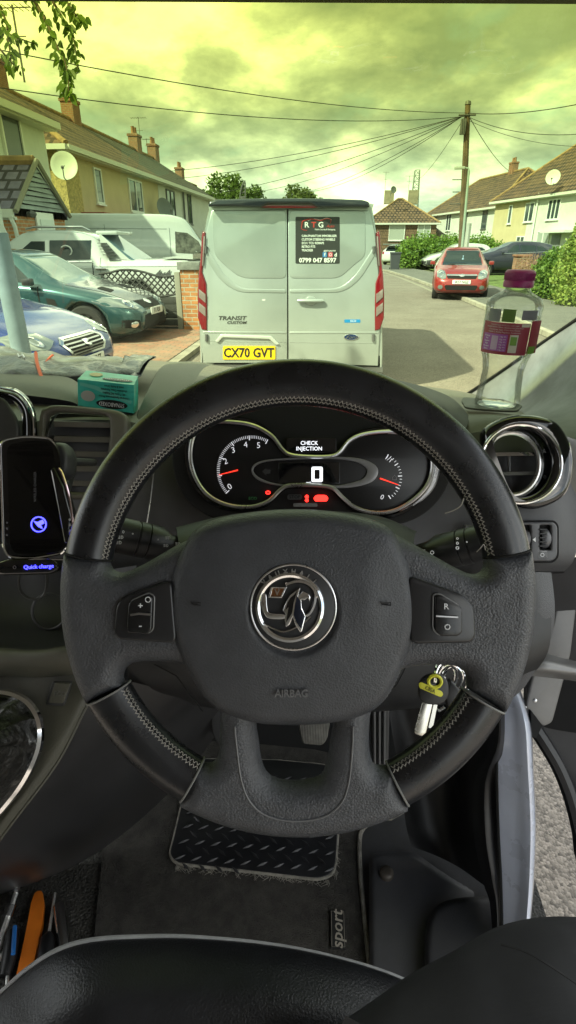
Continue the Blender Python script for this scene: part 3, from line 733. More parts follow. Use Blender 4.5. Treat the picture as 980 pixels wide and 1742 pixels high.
def lampicon(fr, x, y, par, s=1.0, m=None):
    m = m or white_print
    plate('stalk_symbol', [(x, y - 3 * s), (x + 3 * s, y - 2.5 * s), (x + 4 * s, y), (x + 3 * s, y + 2.5 * s), (x, y + 3 * s)], fr, .0006, m, par, holes=[[(x + .9 * s, y - 1.9 * s), (x + 2.4 * s, y - 1.5 * s), (x + 3 * s, y), (x + 2.4 * s, y + 1.5 * s), (x + .9 * s, y + 1.9 * s)]])
    for k in (-2, 0, 2): plate('stalk_symbol', [(x - 5 * s, y + k * s - .5 * s), (x - 1.3 * s, y + k * s - .5 * s), (x - 1.3 * s, y + k * s + .5 * s), (x - 5 * s, y + k * s + .5 * s)], fr, .0006, m, par)
lampicon(fi, 206, 914, st); lampicon(fi, 203, 923, st); lampicon(camframe(.565), 286, 915, st, .9); lampicon(camframe(.565), 283, 928, st, .9); lampicon(camframe(.568), 303, 925, st, .9)
plate('stalk_symbol', circ(226, 908, 1.4), camframe(.54), .0005, white_print, st); plate('stalk_symbol', circ(269, 918, 1.3), camframe(.556), .0005, white_print, st)
p0, p1 = P(850, 917, .56), P(690, 952, .61)
st2 = stalk(p0, p1, .0190, .0095, [(.28, .30, 1.0), (.38, .40, 1.0)], 'black wiper stalk with drop symbols on the right of the steering column', None, 'wiper_stalk')
fi = camframe(.542)
for y, r in [(916, 2.0), (924, 2.4), (932, 3.0)]: plate('stalk_symbol', circ(778, y, r), fi, .0006, white_print, st2, holes=[circ(778, y, r * .5)])
plate('stalk_symbol', circ(794, 922, 1.4), fi, .0006, white_print, st2)
plate('stalk_symbol', circ(735, 940, 3.4), camframe(.572), .0006, white_print, st2, holes=[circ(735, 940, 2.2)]); plate('stalk_symbol', circ(722, 936, 1.5), camframe(.575), .0006, white_print, st2)

# ------------------------------------------------------------ steering wheel (its plane faces the camera: traced in wheel-plane pixels)
sw = thing('steering_wheel', 'black leather steering wheel with pale cross stitching and silver griffin badge', 'steering wheel', P(507, 1012, .47))
wf = camframe(.455)
WC = (507, 1012); RM, TR = 362.0, .0182
pxm = .455 / FPX
def rimpt(ang, rr=RM, z=0.0): return wf(WC[0] + rr * math.cos(ang), WC[1] - rr * math.sin(ang), z)
def rimarc(a0, a1, name, n=120, groove=True):
    V = []; F = []; m = 28
    for i in range(n + 1):
        a = R(a0 + (a1 - a0) * i / n)
        e = 1.0
        for k in range(m):
            t = 2 * math.pi * k / m
            # thumb-flattened section, a little fatter than the plastic inserts
            rr = RM + (TR / pxm) * math.cos(t) * (1.02 if math.cos(t) > 0 else 1.06); z = .0150 * math.sin(t)
            V.append(wf(WC[0] + rr * math.cos(a), WC[1] - rr * math.sin(a), z))
    for i in range(n):
        for k in range(m): F.append((i * m + k, i * m + (k + 1) % m, (i + 1) * m + (k + 1) % m, (i + 1) * m + k))
    F.append(tuple(range(m))); F.append(tuple(n * m + k for k in range(m)))
    return mk(name, V, F, smooth_leather, sw, ang=60)
r1_ = rimarc(11.2, 169.6, 'leather_grip'); r2_ = rimarc(207.3, 240.2, 'leather_grip', 40); r3_ = rimarc(-62.2, -29.6, 'leather_grip', 40)
def stitches(a0, a1, par, t0=146, dstep=1.25):
    """one laced seam on the inner front of the rim: paired slanting threads"""
    mb = MB(); n = int(abs(a1 - a0) / dstep)
    def sp(a, t):
        t = R(t); rr = RM + (TR / pxm) * 1.06 * math.cos(t); return wf(WC[0] + rr * math.cos(R(a)), WC[1] - rr * math.sin(R(a)), .0150 * math.sin(t) + .0004)
    for i in range(n):
        a = a0 + (a1 - a0) * (i + .5) / n; h = (a1 - a0) / n
        j = random.uniform(-.06, .06)
        mb.tube([sp(a - h * .55, t0 - 9 + random.uniform(-2, 2)), sp(a - h * .1 + j, t0 - 5), sp(a + h * .25, t0 + 4), sp(a + h * .5, t0 + 9)], .00042, 4)
        mb.tube([sp(a + h * .5, t0 - 9 + random.uniform(-2, 2)), sp(a + h * .2 + j, t0 - 2), sp(a - h * .15, t0 + 6), sp(a - h * .35, t0 + 10)], .00042, 4)
        mb.tube([sp(a + h * .5, t0 - 10), sp(a + h * 1.0 - h * .55, t0 - 10.5)], .0004, 4)
    mb.build('stitching', thread, par)
    sm_ = MB().tube([sp(a0 + (a1 - a0) * i / 60, t0) - UP * 0 for i in range(61)], .0006, 4); sm_.build('seam', matt_black, par)
stitches(12, 169, r1_); stitches(208, 239.6, r2_); stitches(-61.6, -30.4, r3_)
# loose thread by the right grip
MB().tube([P(*p) for p in cr([(757, 873, .45), (772, 868, .445), (784, 860, .44), (789, 848, .443)], 5, False)], .0005, 5).build('loose_thread', thread, r1_)
MB().tube([P(*p) for p in cr([(811, 939, .445), (818, 932, .44), (823, 926, .44), (826, 936, .44)], 5, False)], .0004, 5).build('loose_thread', thread, r1_)
# grained spokes: one moulding with three openings towards the rim
def arcpx(a0, a1, r, n=14): return [(WC[0] + r * math.cos(R(a0 + (a1 - a0) * i / n)), WC[1] - r * math.sin(R(a0 + (a1 - a0) * i / n))) for i in range(n + 1)]
OR = 402
out_ = arcpx(169.6, 207.2, OR)                         # left outer edge, downwards
out_ += cr([(214, 1166), (211, 1150), (217, 1134), (234, 1126), (270, 1125), (320, 1132), (356, 1160), (374, 1205), (374, 1250), (371, 1285), (358, 1298), (340, 1296), (332, 1291)], 4, False)
out_ += arcpx(240.2, 297.6, OR + 5, 22)
out_ += cr([(667, 1300), (650, 1303), (634, 1296), (628, 1262), (631, 1210), (648, 1165), (690, 1136), (742, 1131), (774, 1133), (788, 1141), (793, 1156), (793, 1170)], 4, False)
out_ += arcpx(-29.6, 11.2, OR)
out_ += cr([(822, 945), (822, 962), (814, 974), (796, 975), (760, 958), (712, 930), (665, 905)], 4, False)
out_ += [(600, 890), (500, 885), (400, 890)]
out_ += cr([(352, 905), (300, 928), (250, 957), (214, 973), (196, 970), (188, 958), (187, 946)], 4, False)
hole_ = cr([(441, 1215), (500, 1213), (562, 1215), (561, 1262), (554, 1300), (540, 1322), (500, 1329), (464, 1322), (448, 1300), (441, 1262)], 4)
inflate('spoke_moulding', out_, [hole_], wf, dome(34, .0172), leather_grain, sw, step=3, back=.8, ang=75,
        extra=lambda x, y: -.006 * np.exp(-(((x - 507) / 250.0) ** 2 + ((y - 1060) / 130.0) ** 2)))
MB().tube([wf(x, y, .0176) for x, y in cr([(403, 1222), (407, 1262), (414, 1310), (428, 1345), (455, 1368), (500, 1377), (548, 1370), (578, 1346), (590, 1310), (595, 1262), (597, 1222)], 5, False)], .0007, 5).build('trim_groove', mat('groove_grey', (.16, .16, .165), .5), sw)
# raised sprue marks and joint lines at the leather ends
for a in (169.6, 11.2, 207.3, -29.6, 240.2, -62.2):
    MB().tube([wf(WC[0] + (RM + TR / pxm * 1.05 * math.cos(R(t))) * math.cos(R(a)), WC[1] - (RM + TR / pxm * 1.05 * math.cos(R(t))) * math.sin(R(a)), .0158 * math.sin(R(t))) for t in range(-20, 201, 10)], .0009, 5).build('grip_joint', matt_black if a in (169.6, 11.2) else mat('joint_grey', (.2, .2, .19), .5), sw)
# airbag cover
ab_o = cr([(316, 924), (334, 900), (364, 884), (420, 872), (497, 866), (576, 871), (634, 884), (664, 900), (682, 928), (698, 968), (707, 1015), (707, 1062), (692, 1112), (668, 1168), (642, 1200), (606, 1218), (556, 1228), (500, 1231), (442, 1228), (396, 1216), (362, 1198), (334, 1164), (306, 1108), (291, 1062), (288, 1015), (296, 965)], 6)
# dish for the badge
def badge_dish(x, y):
    r = np.sqrt((x - 499) ** 2 + (y - 1032) ** 2)
    return -.0035 / (1 + np.exp((r - 72) * .7)) + .0035 * np.exp(-((x - 620) / 26.0) ** 2 - ((y - 1010) / 60.0) ** 2) * .5
ab = inflate('airbag_cover', ab_o, [], camframe(.448), dome(26, .014, .010, 70), airbag_m, sw, step=3, back=.3, extra=badge_dish, ang=75)
AZ = .448 - .0232                                      # depth of the cover's face near its middle
# badge
bz = camframe(.448 - .0205)
gb = mat('badge_ground', (.030, .031, .034), .35)
bd = plate('badge', circ(499, 1032, 71), bz, .002, gb, ab, bev=.0005)
MB().tube([bz(499 + 72 * math.cos(a), 1032 + 72 * math.sin(a), .002) for a in [2 * math.pi * i / 64 for i in range(64)]], .0008, 6, closed=True).build('badge_outline', satin, ab)
MB().tube([bz(493 + 54 * math.cos(a), 1032 + 55 * math.sin(a), .0028) for a in [2 * math.pi * i / 64 for i in range(64)]], .0024, 8, closed=True).build('badge_ring', chrome, bd)
b2 = camframe(.448 - .0236)
def bpx(x, y): return (380 + x / 3.77, 900 + y / 3.77)
plate('griffin', [bpx(*p) for p in [(495, 370), (478, 430), (510, 395), (545, 412), (558, 432), (553, 462), (540, 440), (520, 455), (500, 450), (503, 500), (528, 555), (505, 650), (492, 660), (460, 610), (445, 560), (425, 610), (400, 625), (392, 570), (400, 545), (380, 520), (400, 470), (410, 450), (430, 420), (455, 400)]], b2, .0028, chrome, bd, bev=.0007)
plate('griffin_wing', [bpx(*p) for p in [(470, 425), (498, 465), (500, 510), (524, 558), (500, 640), (470, 600), (450, 550), (462, 470)]], camframe(.448 - .0262), .0008, mat('wing_blue_black', (.012, .016, .03), .2), bd, bev=.0002)
plate('griffin_crest', [bpx(*p) for p in [(476, 390), (455, 420), (430, 440), (412, 470), (398, 520), (418, 500), (402, 600), (440, 540), (452, 470)]], camframe(.448 - .0262), .0006, gloss_black, bd)
plate('flag', [bpx(*p) for p in [(305, 370), (408, 370), (375, 440), (290, 438)]], b2, .0022, chrome, bd, bev=.0004, holes=[[bpx(*p) for p in [(316, 378), (394, 378), (368, 430), (304, 430)]]])
plate('flag_field', [bpx(*p) for p in [(316, 378), (394, 378), (368, 430), (304, 430)]], b2, .0008, mat('badge_orange', (.35, .16, .07), .25, .8), bd)
text('flag_letter', 'V', b2, *bpx(345, 405), 14, chrome, bd, depth=.0016, bold=.03, flip=-1)
plate('scroll', [bpx(*p) for p in cr([(275, 420), (282, 500), (300, 535), (390, 545), (390, 572), (300, 572), (262, 540), (240, 480), (252, 420)], 4)], b2, .0022, chrome, bd, bev=.0004)
MB().tube([b2(*bpx(x, y), .001) for x, y in cr([(400, 355), (470, 335), (540, 350), (585, 400), (585, 470), (560, 530), (530, 555)], 5, False)], .0016, 6).build('griffin_tail', chrome, bd)
MB().tube([b2(*bpx(x, y), .001) for x, y in cr([(255, 600), (330, 640), (400, 655), (500, 610), (560, 560)], 5, False)], .0009, 6).build('flourish', chrome, bd)
for i, ch in enumerate('VAUXHALL'):
    a = R(136 - i * 13.0); text('badge_letter', ch, bz, 493 + 60.5 * math.cos(a), 1032 - 60.5 * math.sin(a), 11, satin, bd, depth=.0035, bold=.02, rot=R(-(136 - i * 13.0) + 90), flip=-1)
text('airbag_text', 'AIRBAG', camframe(AZ + .0010), 496, 1180, 18, mat('emboss_text', (.17, .17, .175), .35), ab, depth=.0012, bold=.01, flip=-1, sx=.9)
for x in (333, 657):
    MB().tube([P(x + a, 1027 + b, AZ + .0005) for a, b in [(-9, -4), (-6, -1), (2, -1), (8, -2), (8, 3), (2, 2), (-6, 1), (-9, -4)]], .0006, 4).build('horn_mark', mat('emboss_dark', (.012, .012, .013), .4), ab)
# button pods
def pod(poly, par_name, btn, line, marks, lab):
    p = plate('button_panel', rp(poly, 14), camframe(.455 - .0115), .010, mat('pod_black', (.020, .020, .022), .28), sw, bev=.002)
    tag(p, lab)
    b = plate('button', rp(btn, 8), camframe(.455 - .0185), .006, mat('button_black', (.012, .012, .013), .25), p, bev=.0014)
    MB().tube([P(x, y, .455 - .0235) for x, y in rp(btn, 8)], .0006, 5, closed=True).build('button_edge', mat('edge_grey', (.15, .15, .15), .3), b)
    MB().tube([P(*l, .455 - .0255) for l in line], .0009, 6).build('button_bar', satin, b)
    for s, x, y, z in marks: text('button_text', s, camframe(.455 - .0250), x, y, z, white_print, b, flip=-1, bold=.01)
    return b
bL = pod([(296, 984), (228, 1008), (204, 1022), (200, 1070), (208, 1084), (305, 1090)], 'l', [(222, 1022), (254, 1008), (263, 1014), (261, 1070), (254, 1077), (218, 1074)], [(222, 1046), (236, 1044), (256, 1045)], [('+', 239, 1031, 15), ('-', 239, 1064, 17)], 'black button panel with plus and minus cruise buttons on the left spoke')
plate('cruise_symbol', circ(252, 1020, 5), camframe(.455 - .025), .0006, white_print, bL, holes=[circ(252, 1020, 3.7)])
bR = pod([(690, 976), (784, 1010), (800, 1030), (803, 1078), (794, 1089), (694, 1091)], 'r', [(737, 1011), (748, 1010), (778, 1028), (783, 1036), (783, 1074), (775, 1080), (745, 1080), (736, 1070)], [(742, 1048), (762, 1049), (779, 1050)], [('R', 759, 1032, 14), ('O', 761, 1067, 14)], 'black button panel with R and O buttons on the right spoke')

# ------------------------------------------------------------ phone charger mount
ph = thing('phone_mount', 'black wireless phone charger mount clipped to the left air vent, glowing blue ring', 'phone mount', P(66, 960, .62))
pf = camframe(.60)
body_o = rp([(8, 752, 16), (50, 744, 40), (96, 748, 14), (104, 772, 8), (122, 915, 8), (116, 940, 12), (60, 950, 30), (22, 946, 14), (14, 930, 8)], 10, 5)
bd_ = plate('charger_body', body_o, pf, .012, gloss_black, ph, bev=.003)
MB().tube([pf(x, y, .0105) for x, y in body_o], .0013, 6, closed=True).build('chrome_bezel', chrome, ph)
plate('charging_face', [(66 + (x - 66) * .93, 848 + (y - 848) * .95) for x, y in body_o], camframe(.589), .001, mat('charger_glass', (.003, .003, .003), .25), ph)
blue = mat('led_blue', (.02, .03, .9), .5, emit=((.04, .04, 1.0), 1.8))
fr_ = camframe(.5875)
plate('led_ring', circ(66, 892, 13.5), fr_, .0006, blue, ph, holes=[circ(66, 892, 11.6)])
plate('led_logo', [(57, 886), (64, 888), (73, 884), (76, 890), (70, 893), (73, 900), (65, 896)], fr_, .0006, blue, ph)
text('charger_text', 'WIRELESS CHARGER', fr_, 60, 828, 5.6, grey_print, ph, rot=R(-90), flip=-1)
cl = plate('clamp_arm', rp([(96, 800), (104, 795), (120, 830), (134, 880), (130, 925), (120, 925), (112, 880)], 6), camframe(.605), .020, gloss_black, ph, bev=.004)
MB().tube([P(x, y, .583) for x, y in cr([(100, 797), (106, 806), (116, 838), (122, 870), (126, 920)], 5, False)], .0013, 6).build('clamp_edge', mat('pink_chrome', (.8, .6, .65), .12, 1.0), cl)
for y in (884, 893, 903): plate('clamp_led', circ(119, y, 1.9), camframe(.584), .0005, white_print, cl)
plate('clamp_arm', rp([(-12, 800), (4, 800), (14, 900), (14, 925), (2, 925), (-12, 880)], 5), camframe(.605), .018, gloss_black, ph, bev=.003)
for y in (889, 899, 910): plate('clamp_led', circ(12, y, 1.6), camframe(.587), .0005, grey_print, ph)
inflate('mount_knob', rp([(92, 752), (116, 754), (126, 775), (124, 808), (112, 820), (96, 812)], 9), [], camframe(.645), dome(10, .014), dash_dark, ph, step=3, back=1.5)
MB().tube([P(122, 785, .66), P(150, 786, .70), P(160, 786, .76)], .0045, 8).build('vent_clip', dash_dark, ph)
bs = plate('mount_base', rp([(8, 955), (30, 948), (100, 947), (112, 955), (112, 968), (100, 974), (20, 976), (10, 970)], 7), camframe(.60), .022, gloss_black, ph, bev=.004)
text('display_text', 'Quick charge', camframe(.5765), 66, 964, 9.5, blue, bs, flip=-1, rot=R(-3))
MB().tube([P(14, 958, .582), P(60, 951, .58), P(108, 952, .582)], .0012, 6).build('base_trim', chrome, bs)
plate('sun_symbol', circ(25, 965, 3.0), camframe(.5765), .0005, grey_print, bs, holes=[circ(25, 965, 1.9)])
MB().tube([P(66, 900, .62), P(100, 860, .68), P(120, 800, .74)], .008, 8).build('mount_stem', dash_dark, ph)

# ------------------------------------------------------------ teal bulb box on the dash
bx = thing('parts_box', 'small teal cardboard box with upside down printing standing on the dash', 'box', P(183, 700, .86))
teal = mat('teal_card', (.04, .46, .38), .35, var=(30, (.07, .60, .48)), coat=.3)
A = [P(133, 690, .84), P(227, 703, .82), P(235, 699, .86), P(140, 690, .90)]
T = [P(132, 645, .82), P(228, 655, .80), P(235, 640, .87), P(147, 630, .89)]
def quadbox(name, B, Tq, m, par):
    return mk(name, B + Tq, [(0, 3, 2, 1), (4, 5, 6, 7), (0, 1, 5, 4), (1, 2, 6, 5), (2, 3, 7, 6), (3, 0, 4, 7)], m, par, smooth=False)
cbx = quadbox('carton', A, T, teal, bx)
def qf(a, b, c, off=.0006):
    a, b, c = Vector(a), Vector(b), Vector(c); u = b - a; v = c - a; n = u.cross(v).normalized()
    if n.dot(CAMP - a) < 0: n = -n
    return lambda x, y, z=0.0: a + u * x + v * y + n * (z + off)
ff = qf(T[0], T[1], A[0])
blk_ink = mat('ink_black', (.01, .012, .012), .4)
plate('label_oval', [(0.62 + .28 * math.cos(a), .80 + .17 * math.sin(a)) for a in [i * math.pi / 16 for i in range(32)]], lambda x, y, z=0: ff(x, y, z), .0004, blk_ink, cbx)
def qtext(s, fr, x, y, w, h, m, par):
    cu = text('box_print', s, lambda a, b, z=0.0: fr(x + a * w, y + b * h, z), 0, 0, 1, m, par, depth=.0003, rot=math.pi, flip=-1, z0=.0006)
    return cu
qtext('SYNABOXED', ff, .62, .80, .078, .22, white_print, cbx)
for i, s_ in enumerate(['Universal Synchronous Motor', '50, 7 rpm, AC Replica', 'clockwise Data, Accurate', 'steel & body, brass']):
    qtext(s_, ff, .66, .52 - i * .13, .045, .12, blk_ink, cbx)
plate('motor_picture', [(0.19 + .13 * math.cos(a), .58 + .20 * math.sin(a)) for a in [i * math.pi / 12 for i in range(24)]], ff, .0004, mat('picture_grey', (.42, .42, .38), .5), cbx)
plate('pale_swoosh', [(0.05, .1), (.35, .18), (.9, .55), (.98, .6), (.95, .72), (.6, .5), (.3, .3), (.05, .22)], ff, .0002, mat('teal_pale', (.15, .55, .45), .4), cbx)
ft = qf(T[0], T[1], T[3])
plate('label_oval', [(0.68 + .27 * math.cos(a), .28 + .13 * math.sin(a)) for a in [i * math.pi / 16 for i in range(32)]], ft, .0004, blk_ink, cbx)
qtext('SYNABOXED', lambda x, y, z=0: ft(x, y, z), .68, .28, .075, -.15, white_print, cbx)
plate('motor_picture', [(0.25 + .12 * math.cos(a), .6 + .2 * math.sin(a)) for a in [i * math.pi / 12 for i in range(24)]], ft, .0004, mat('picture_sand', (.5, .42, .22), .5), cbx)

# ------------------------------------------------------------ rubbish on the dash: bag and foil wrapper
bagm = mat('grey_plastic_bag', (.20, .20, .185), .38, bump=('noise', 60, .8, .012), var=(14, (.10, .10, .11)), coat=.3)
random.seed(3)
def crumple(rows, name, m, par, amp=.006, n=7):
    rs = [cr([tuple(p) for p in r], n, False) for r in rows]
    cols = [cr([rs[i][j] for i in range(len(rs))], n, False) for j in range(len(rs[0]))]
    ph_ = [(random.uniform(0, 6), random.uniform(.4, 1.6), random.uniform(-1.5, 1.5)) for _ in range(7)]
    V = []; nu, nv = len(cols), len(cols[0])
    for i in range(nu):
        for j in range(nv):
            w = sum(abs(math.sin(p[0] + i * .33 * p[1] + j * .33 * p[2])) for p in ph_) / 7 - .6
            V.append(P(*cols[i][j]) + Vector((0, 0, w * amp * 3)))
    F = [(i * nv + j, (i + 1) * nv + j, (i + 1) * nv + j + 1, i * nv + j + 1) for i in range(nu - 1) for j in range(nv - 1)]
    o = mk(name, V, F, m, par, ang=180); md = o.modifiers.new('s', 'SOLIDIFY'); md.thickness = .001
    return o
bag = crumple([[(-150, 560, 1.22), (-40, 586, 1.2), (40, 596, 1.2), (110, 604, 1.19), (180, 608, 1.18), (225, 606, 1.16), (256, 608, 1.14)],
               [(-150, 590, 1.08), (-40, 598, 1.08), (40, 606, 1.07), (100, 616, 1.06), (165, 614, 1.06), (215, 614, 1.06), (262, 606, 1.08)],
               [(-150, 620, 1.0), (-40, 628, 1.0), (40, 630, .99), (100, 634, .98), (160, 634, .98), (205, 630, .99), (240, 628, 1.0)],
               [(-150, 650, .99), (-40, 652, .99), (40, 652, .98), (100, 650, .98), (155, 652, .98), (200, 650, .99), (236, 644, 1.0)]], 'plastic_bag', bagm, None)
tag(bag, 'crumpled grey plastic bag with orange stripe lying along the top of the dash', 'bag')
om = mat('orange_stripe', (.75, .12, .04), .5)
MB().tube([P(*p) for p in cr([(61, 600, 1.045), (62, 612, 1.02), (66, 628, .985), (71, 642, .965)], 5, False)], .003, 6).build('orange_stripe', om, bag)
MB().tube([P(*p) for p in cr([(90, 604, 1.09), (84, 609, 1.07), (78, 616, 1.05)], 5, False)], .002, 6).build('orange_stripe', om, bag)
MB().tube([P(*p) for p in cr([(30, 602, 1.05), (34, 607, 1.04), (38, 603, 1.045), (42, 609, 1.03)], 5, False)], .0014, 5).build('logo_mark', white_print, bag)
fo = crumple([[(212, 606, 1.09), (235, 607, 1.09), (266, 607, 1.10)], [(205, 622, 1.03), (228, 622, 1.03), (252, 618, 1.05)], [(200, 645, .96), (220, 645, .96), (240, 640, .98)]], 'foil_wrapper', mat('dark_foil', (.035, .04, .05), .22, .3, bump=('noise', 70, .6, .004)), None, .004)
tag(fo, 'dark glossy foil wrapper end sticking up behind the teal box', 'wrapper')

# ------------------------------------------------------------ drink bottle
bt = thing('drink_bottle', 'empty clear plastic bottle with purple cap and maroon label standing on the dash', 'bottle', P(846, 690, .90))
gl = bpy.data.materials.new('clear_plastic'); gl.use_nodes = True
n_ = gl.node_tree.nodes; l_ = gl.node_tree.links; n_.clear(); o_ = n_.new('ShaderNodeOutputMaterial')
t_ = n_.new('ShaderNodeBsdfTransparent'); t_.inputs[0].default_value = (.95, .97, .95, 1); g_ = n_.new('ShaderNodeBsdfGlossy'); g_.inputs['Roughness'].default_value = .04
lw = n_.new('ShaderNodeLayerWeight'); lw.inputs['Blend'].default_value = .28
mxx = n_.new('ShaderNodeMixShader'); mp_ = n_.new('ShaderNodeMath'); mp_.operation = 'MULTIPLY'; mp_.inputs[1].default_value = .75; l_.new(lw.outputs['Fresnel'], mp_.inputs[0])
l_.new(mp_.outputs[0], mxx.inputs[0]); l_.new(t_.outputs[0], mxx.inputs[1]); l_.new(g_.outputs[0], mxx.inputs[2]); l_.new(mxx.outputs[0], o_.inputs[0])
# axis between the base and the cap, leaning slightly right as seen
DB = .86
b0 = P(845, 688, DB); b1 = P(883, 478, .785); bax = (b1 - b0)
H_ = bax.length; u_ = bax.normalized()
def s__(py): return (DB - (688 - py) / 210.0 * .075) / FPX
s_ = s__(570)
def hh(py):
    """height along the axis at which the axis meets picture row py"""
    lo, hi = -.1, 1.3
    for _ in range(40):
        m_ = (lo + hi) / 2; q = b0 + bax * m_ - CAMP; y_ = CY - FPX * q.dot(UP) / q.dot(FW)
        if y_ > py: lo = m_
        else: hi = m_
    return lo * H_
prof = [(0, .004)] + [(r * s__(y), hh(y) + dz) for r, y, dz in [(24, 688, .004), (35, 688, 0), (36.5, 688, .004), (34, 655, 0), (33, 630, 0), (36, 612, 0), (41, 598, 0), (43, 590, 0), (44.5, 575, 0), (45, 545, 0), (45, 532, 0), (46, 526, 0), (46, 518, 0), (43, 508, 0), (31, 500, 0), (22, 495, 0), (20, 488, 0)]]
bm_ = MB().lathe([p for p in prof], b0, u_, 48).build('bottle_body', gl, bt, ang=50)
cm_ = mat('purple_cap', (.26, .014, .12), .45)
sc_ = s__(475)
cap = MB().lathe([(0, hh(459)), (21 * sc_, hh(459)), (23.8 * sc_, hh(461.5)), (24.5 * sc_, hh(465)), (24.2 * sc_, hh(476)), (23.6 * sc_, hh(477)), (24.6 * sc_, hh(478.5)), (24.6 * sc_, hh(488)), (22 * sc_, hh(489)), (0, hh(489))], b0, u_, 48).build('cap', cm_, bt)
rb = MB()
h0 = Vector((0, 0, 1)); ua = u_.cross(Vector((0, 1, 0)) if abs(u_.y) < .9 else Vector((1, 0, 0))).normalized(); ub = u_.cross(ua)
for k in range(60):
    a = 2 * math.pi * k / 60; rr = 24.5 * sc_
    pt = b0 + rr * (math.cos(a) * ua + math.sin(a) * ub); rb.tube([pt + u_ * hh(476), pt + u_ * hh(464)], .0005, 4)
rb.build('cap_ribs', cm_, cap)
# label: a curved sheet round the front
tocam = (CAMP - b0); tocam -= u_ * tocam.dot(u_); tocam.normalize(); side = u_.cross(tocam).normalized()
def lab(az, py, off=.0006):     # az in degrees, 0 faces the viewer, positive to the right
    r_l = 45.6 * s_ + off; a = R(az); return b0 + u_ * hh(py) + r_l * (math.cos(a) * tocam + math.sin(a) * side)
def cyl_sheet(name, a0, a1, y0, y1, m, off=.0006, n=18, par=None):
    V = []; F = []
    for i in range(n + 1):
        a = a0 + (a1 - a0) * i / n; V += [lab(a, y0, off), lab(a, y1, off), lab(a, y1, off + .0002), lab(a, y0, off + .0002)]
    for i in range(n):
        for k in range(4): F.append((i * 4 + k, i * 4 + (k + 1) % 4, i * 4 + 4 + (k + 1) % 4, i * 4 + 4 + k))
    F += [(0, 1, 2, 3), (n * 4, n * 4 + 1, n * 4 + 2, n * 4 + 3)]
    return mk(name, V, F, m, par or bt)
lb = cyl_sheet('label', -62, 40, 545, 597, mat('label_maroon', (.32, .045, .07), .4), .0006)
cyl_sheet('label_side', 42, 78, 541, 595, mat('label_maroon', (.32, .045, .07), .4), .0006)
cyl_sheet('nutrition_table', -56, -2, 564, 592, mat('label_violet', (.36, .10, .40), .45), .0010, par=lb)
cyl_sheet('nutrition_column', -34, -20, 567, 590, mat('label_lilac', (.50, .36, .52), .45), .0013, par=lb)
cyl_sheet('recycling_mark', 2, 18, 564, 593, mat('label_cream', (.6, .6, .5), .45), .0010, par=lb)
cyl_sheet('recycling_mark', 4, 16, 567, 581, mat('label_green', (.16, .33, .04), .45), .0014, par=lb)
cyl_sheet('recycling_mark', 44, 66, 583, 595, mat('label_green', (.16, .33, .04), .45), .0010, par=lb)
cyl_sheet('back_leaf', -22, 6, 523, 544, mat('leaf_green', (.22, .38, .08), .5), -.0035)
cyl_sheet('back_print', -60, -26, 524, 545, mat('label_grey', (.30, .30, .33), .5), -.0035)
cyl_sheet('back_print', 20, 62, 524, 540, mat('label_grey', (.30, .30, .33), .5), -.0035)
def lfr(a, y, z=0.0): return lab(a, y, .0011 + z)
for i, s2 in enumerate(['Concentrated drink Juice with sugar', 'INGREDIENTS: Water, Blackcurrant Juice from', 'Concentrate, Sugar, Citric Acid, Flavour', 'Vitamin C, Acidity Regulator, Sweeteners']):
    text('label_print', s2, lfr, -12, 549 + i * 3.9, 3.4, mat('label_white', (.55, .5, .5), .5), lb, depth=.0001, flip=-1, sx=1.15)
for i in range(6): text('label_print', ['Energy', 'Fat', 'Sugars', 'Salt', 'Protein', 'Fibre'][i], lambda a, y, z=0: lab(a, y, .0016 + z), -45, 568 + i * 4.3, 3.4, white_print, lb, depth=.0001, flip=-1, sx=1.5)
for i in range(6): text('label_print', '12g 4%', lambda a, y, z=0: lab(a, y, .0017 + z), -11, 568 + i * 4.3, 3.2, white_print, lb, depth=.0001, flip=-1, sx=1.5)
cyl_sheet('barcode', 21, 38, 546, 551, mat('label_cream', (.6, .6, .5), .45), .0010, par=lb)
text('label_print', 'WIDGET Co', lambda a, y, z=0: lab(a, y, .0012 + z), 23, 574, 4, white_print, lb, depth=.0001, flip=-1, rot=R(90)) if False else None
# round lid it stands on
plate('holder_lid', cr([(786, 682), (800, 679), (880, 690), (884, 697), (870, 702), (800, 697), (788, 690)], 5), lambda x, y, z=0: P(x, y, .86 + (690 - y) * .003) + Vector((0, 0, z)), .003, mat('lid_olive', (.085, .083, .07), .5), D, bev=.001)

# ------------------------------------------------------------ footwell: floor, mat, pedals
FZ = .50
fl_m = mat('rubber_floor', (.045, .043, .038), .6, bump=('voronoi', 240, .8, .003), var=(12, .3))
FL = [onZ(x, y, FZ) for x, y in [(-250, 1760), (870, 1760), (850, 1330), (780, 1150), (200, 1150), (-250, 1400)]]
fl = mk('floor_covering', [(-1.0, .1, FZ), (.40, .1, FZ), (.40, 1.12, FZ), (-1.0, 1.12, FZ), (-1.0, 1.12, FZ), (.40, 1.5, FZ + .45), (-1.0, 1.5, FZ + .45)], [(0, 1, 2, 3), (3, 2, 5, 6)], fl_m, cab)
zfr = lambda x, y, z=0.0: onZ(x, y, FZ + .006) + Vector((0, 0, z))
def zplate(name, pts, zz, th, m, par, bev=.001, holes=()):
    w = [onZ(x, y, FZ) for x, y in pts]; hs = [[(onZ(x, y, FZ).x, onZ(x, y, FZ).y) for x, y in h] for h in holes]
    return plate(name, [(p.x, p.y) for p in w], lambda x, y, z=0.0: Vector((x, y, FZ + zz + z)), th, m, par, bev=bev, holes=hs)
fm = thing('floor_mat', 'dark ribbed driver floor mat with worn pale edging and treadplate heel pad', 'floor mat', onZ(450, 1450, FZ))
carpet = mat('mat_carpet', (.050, .046, .040), .95, bump=('noise', 320, 1.0, .004), var=(40, .35))
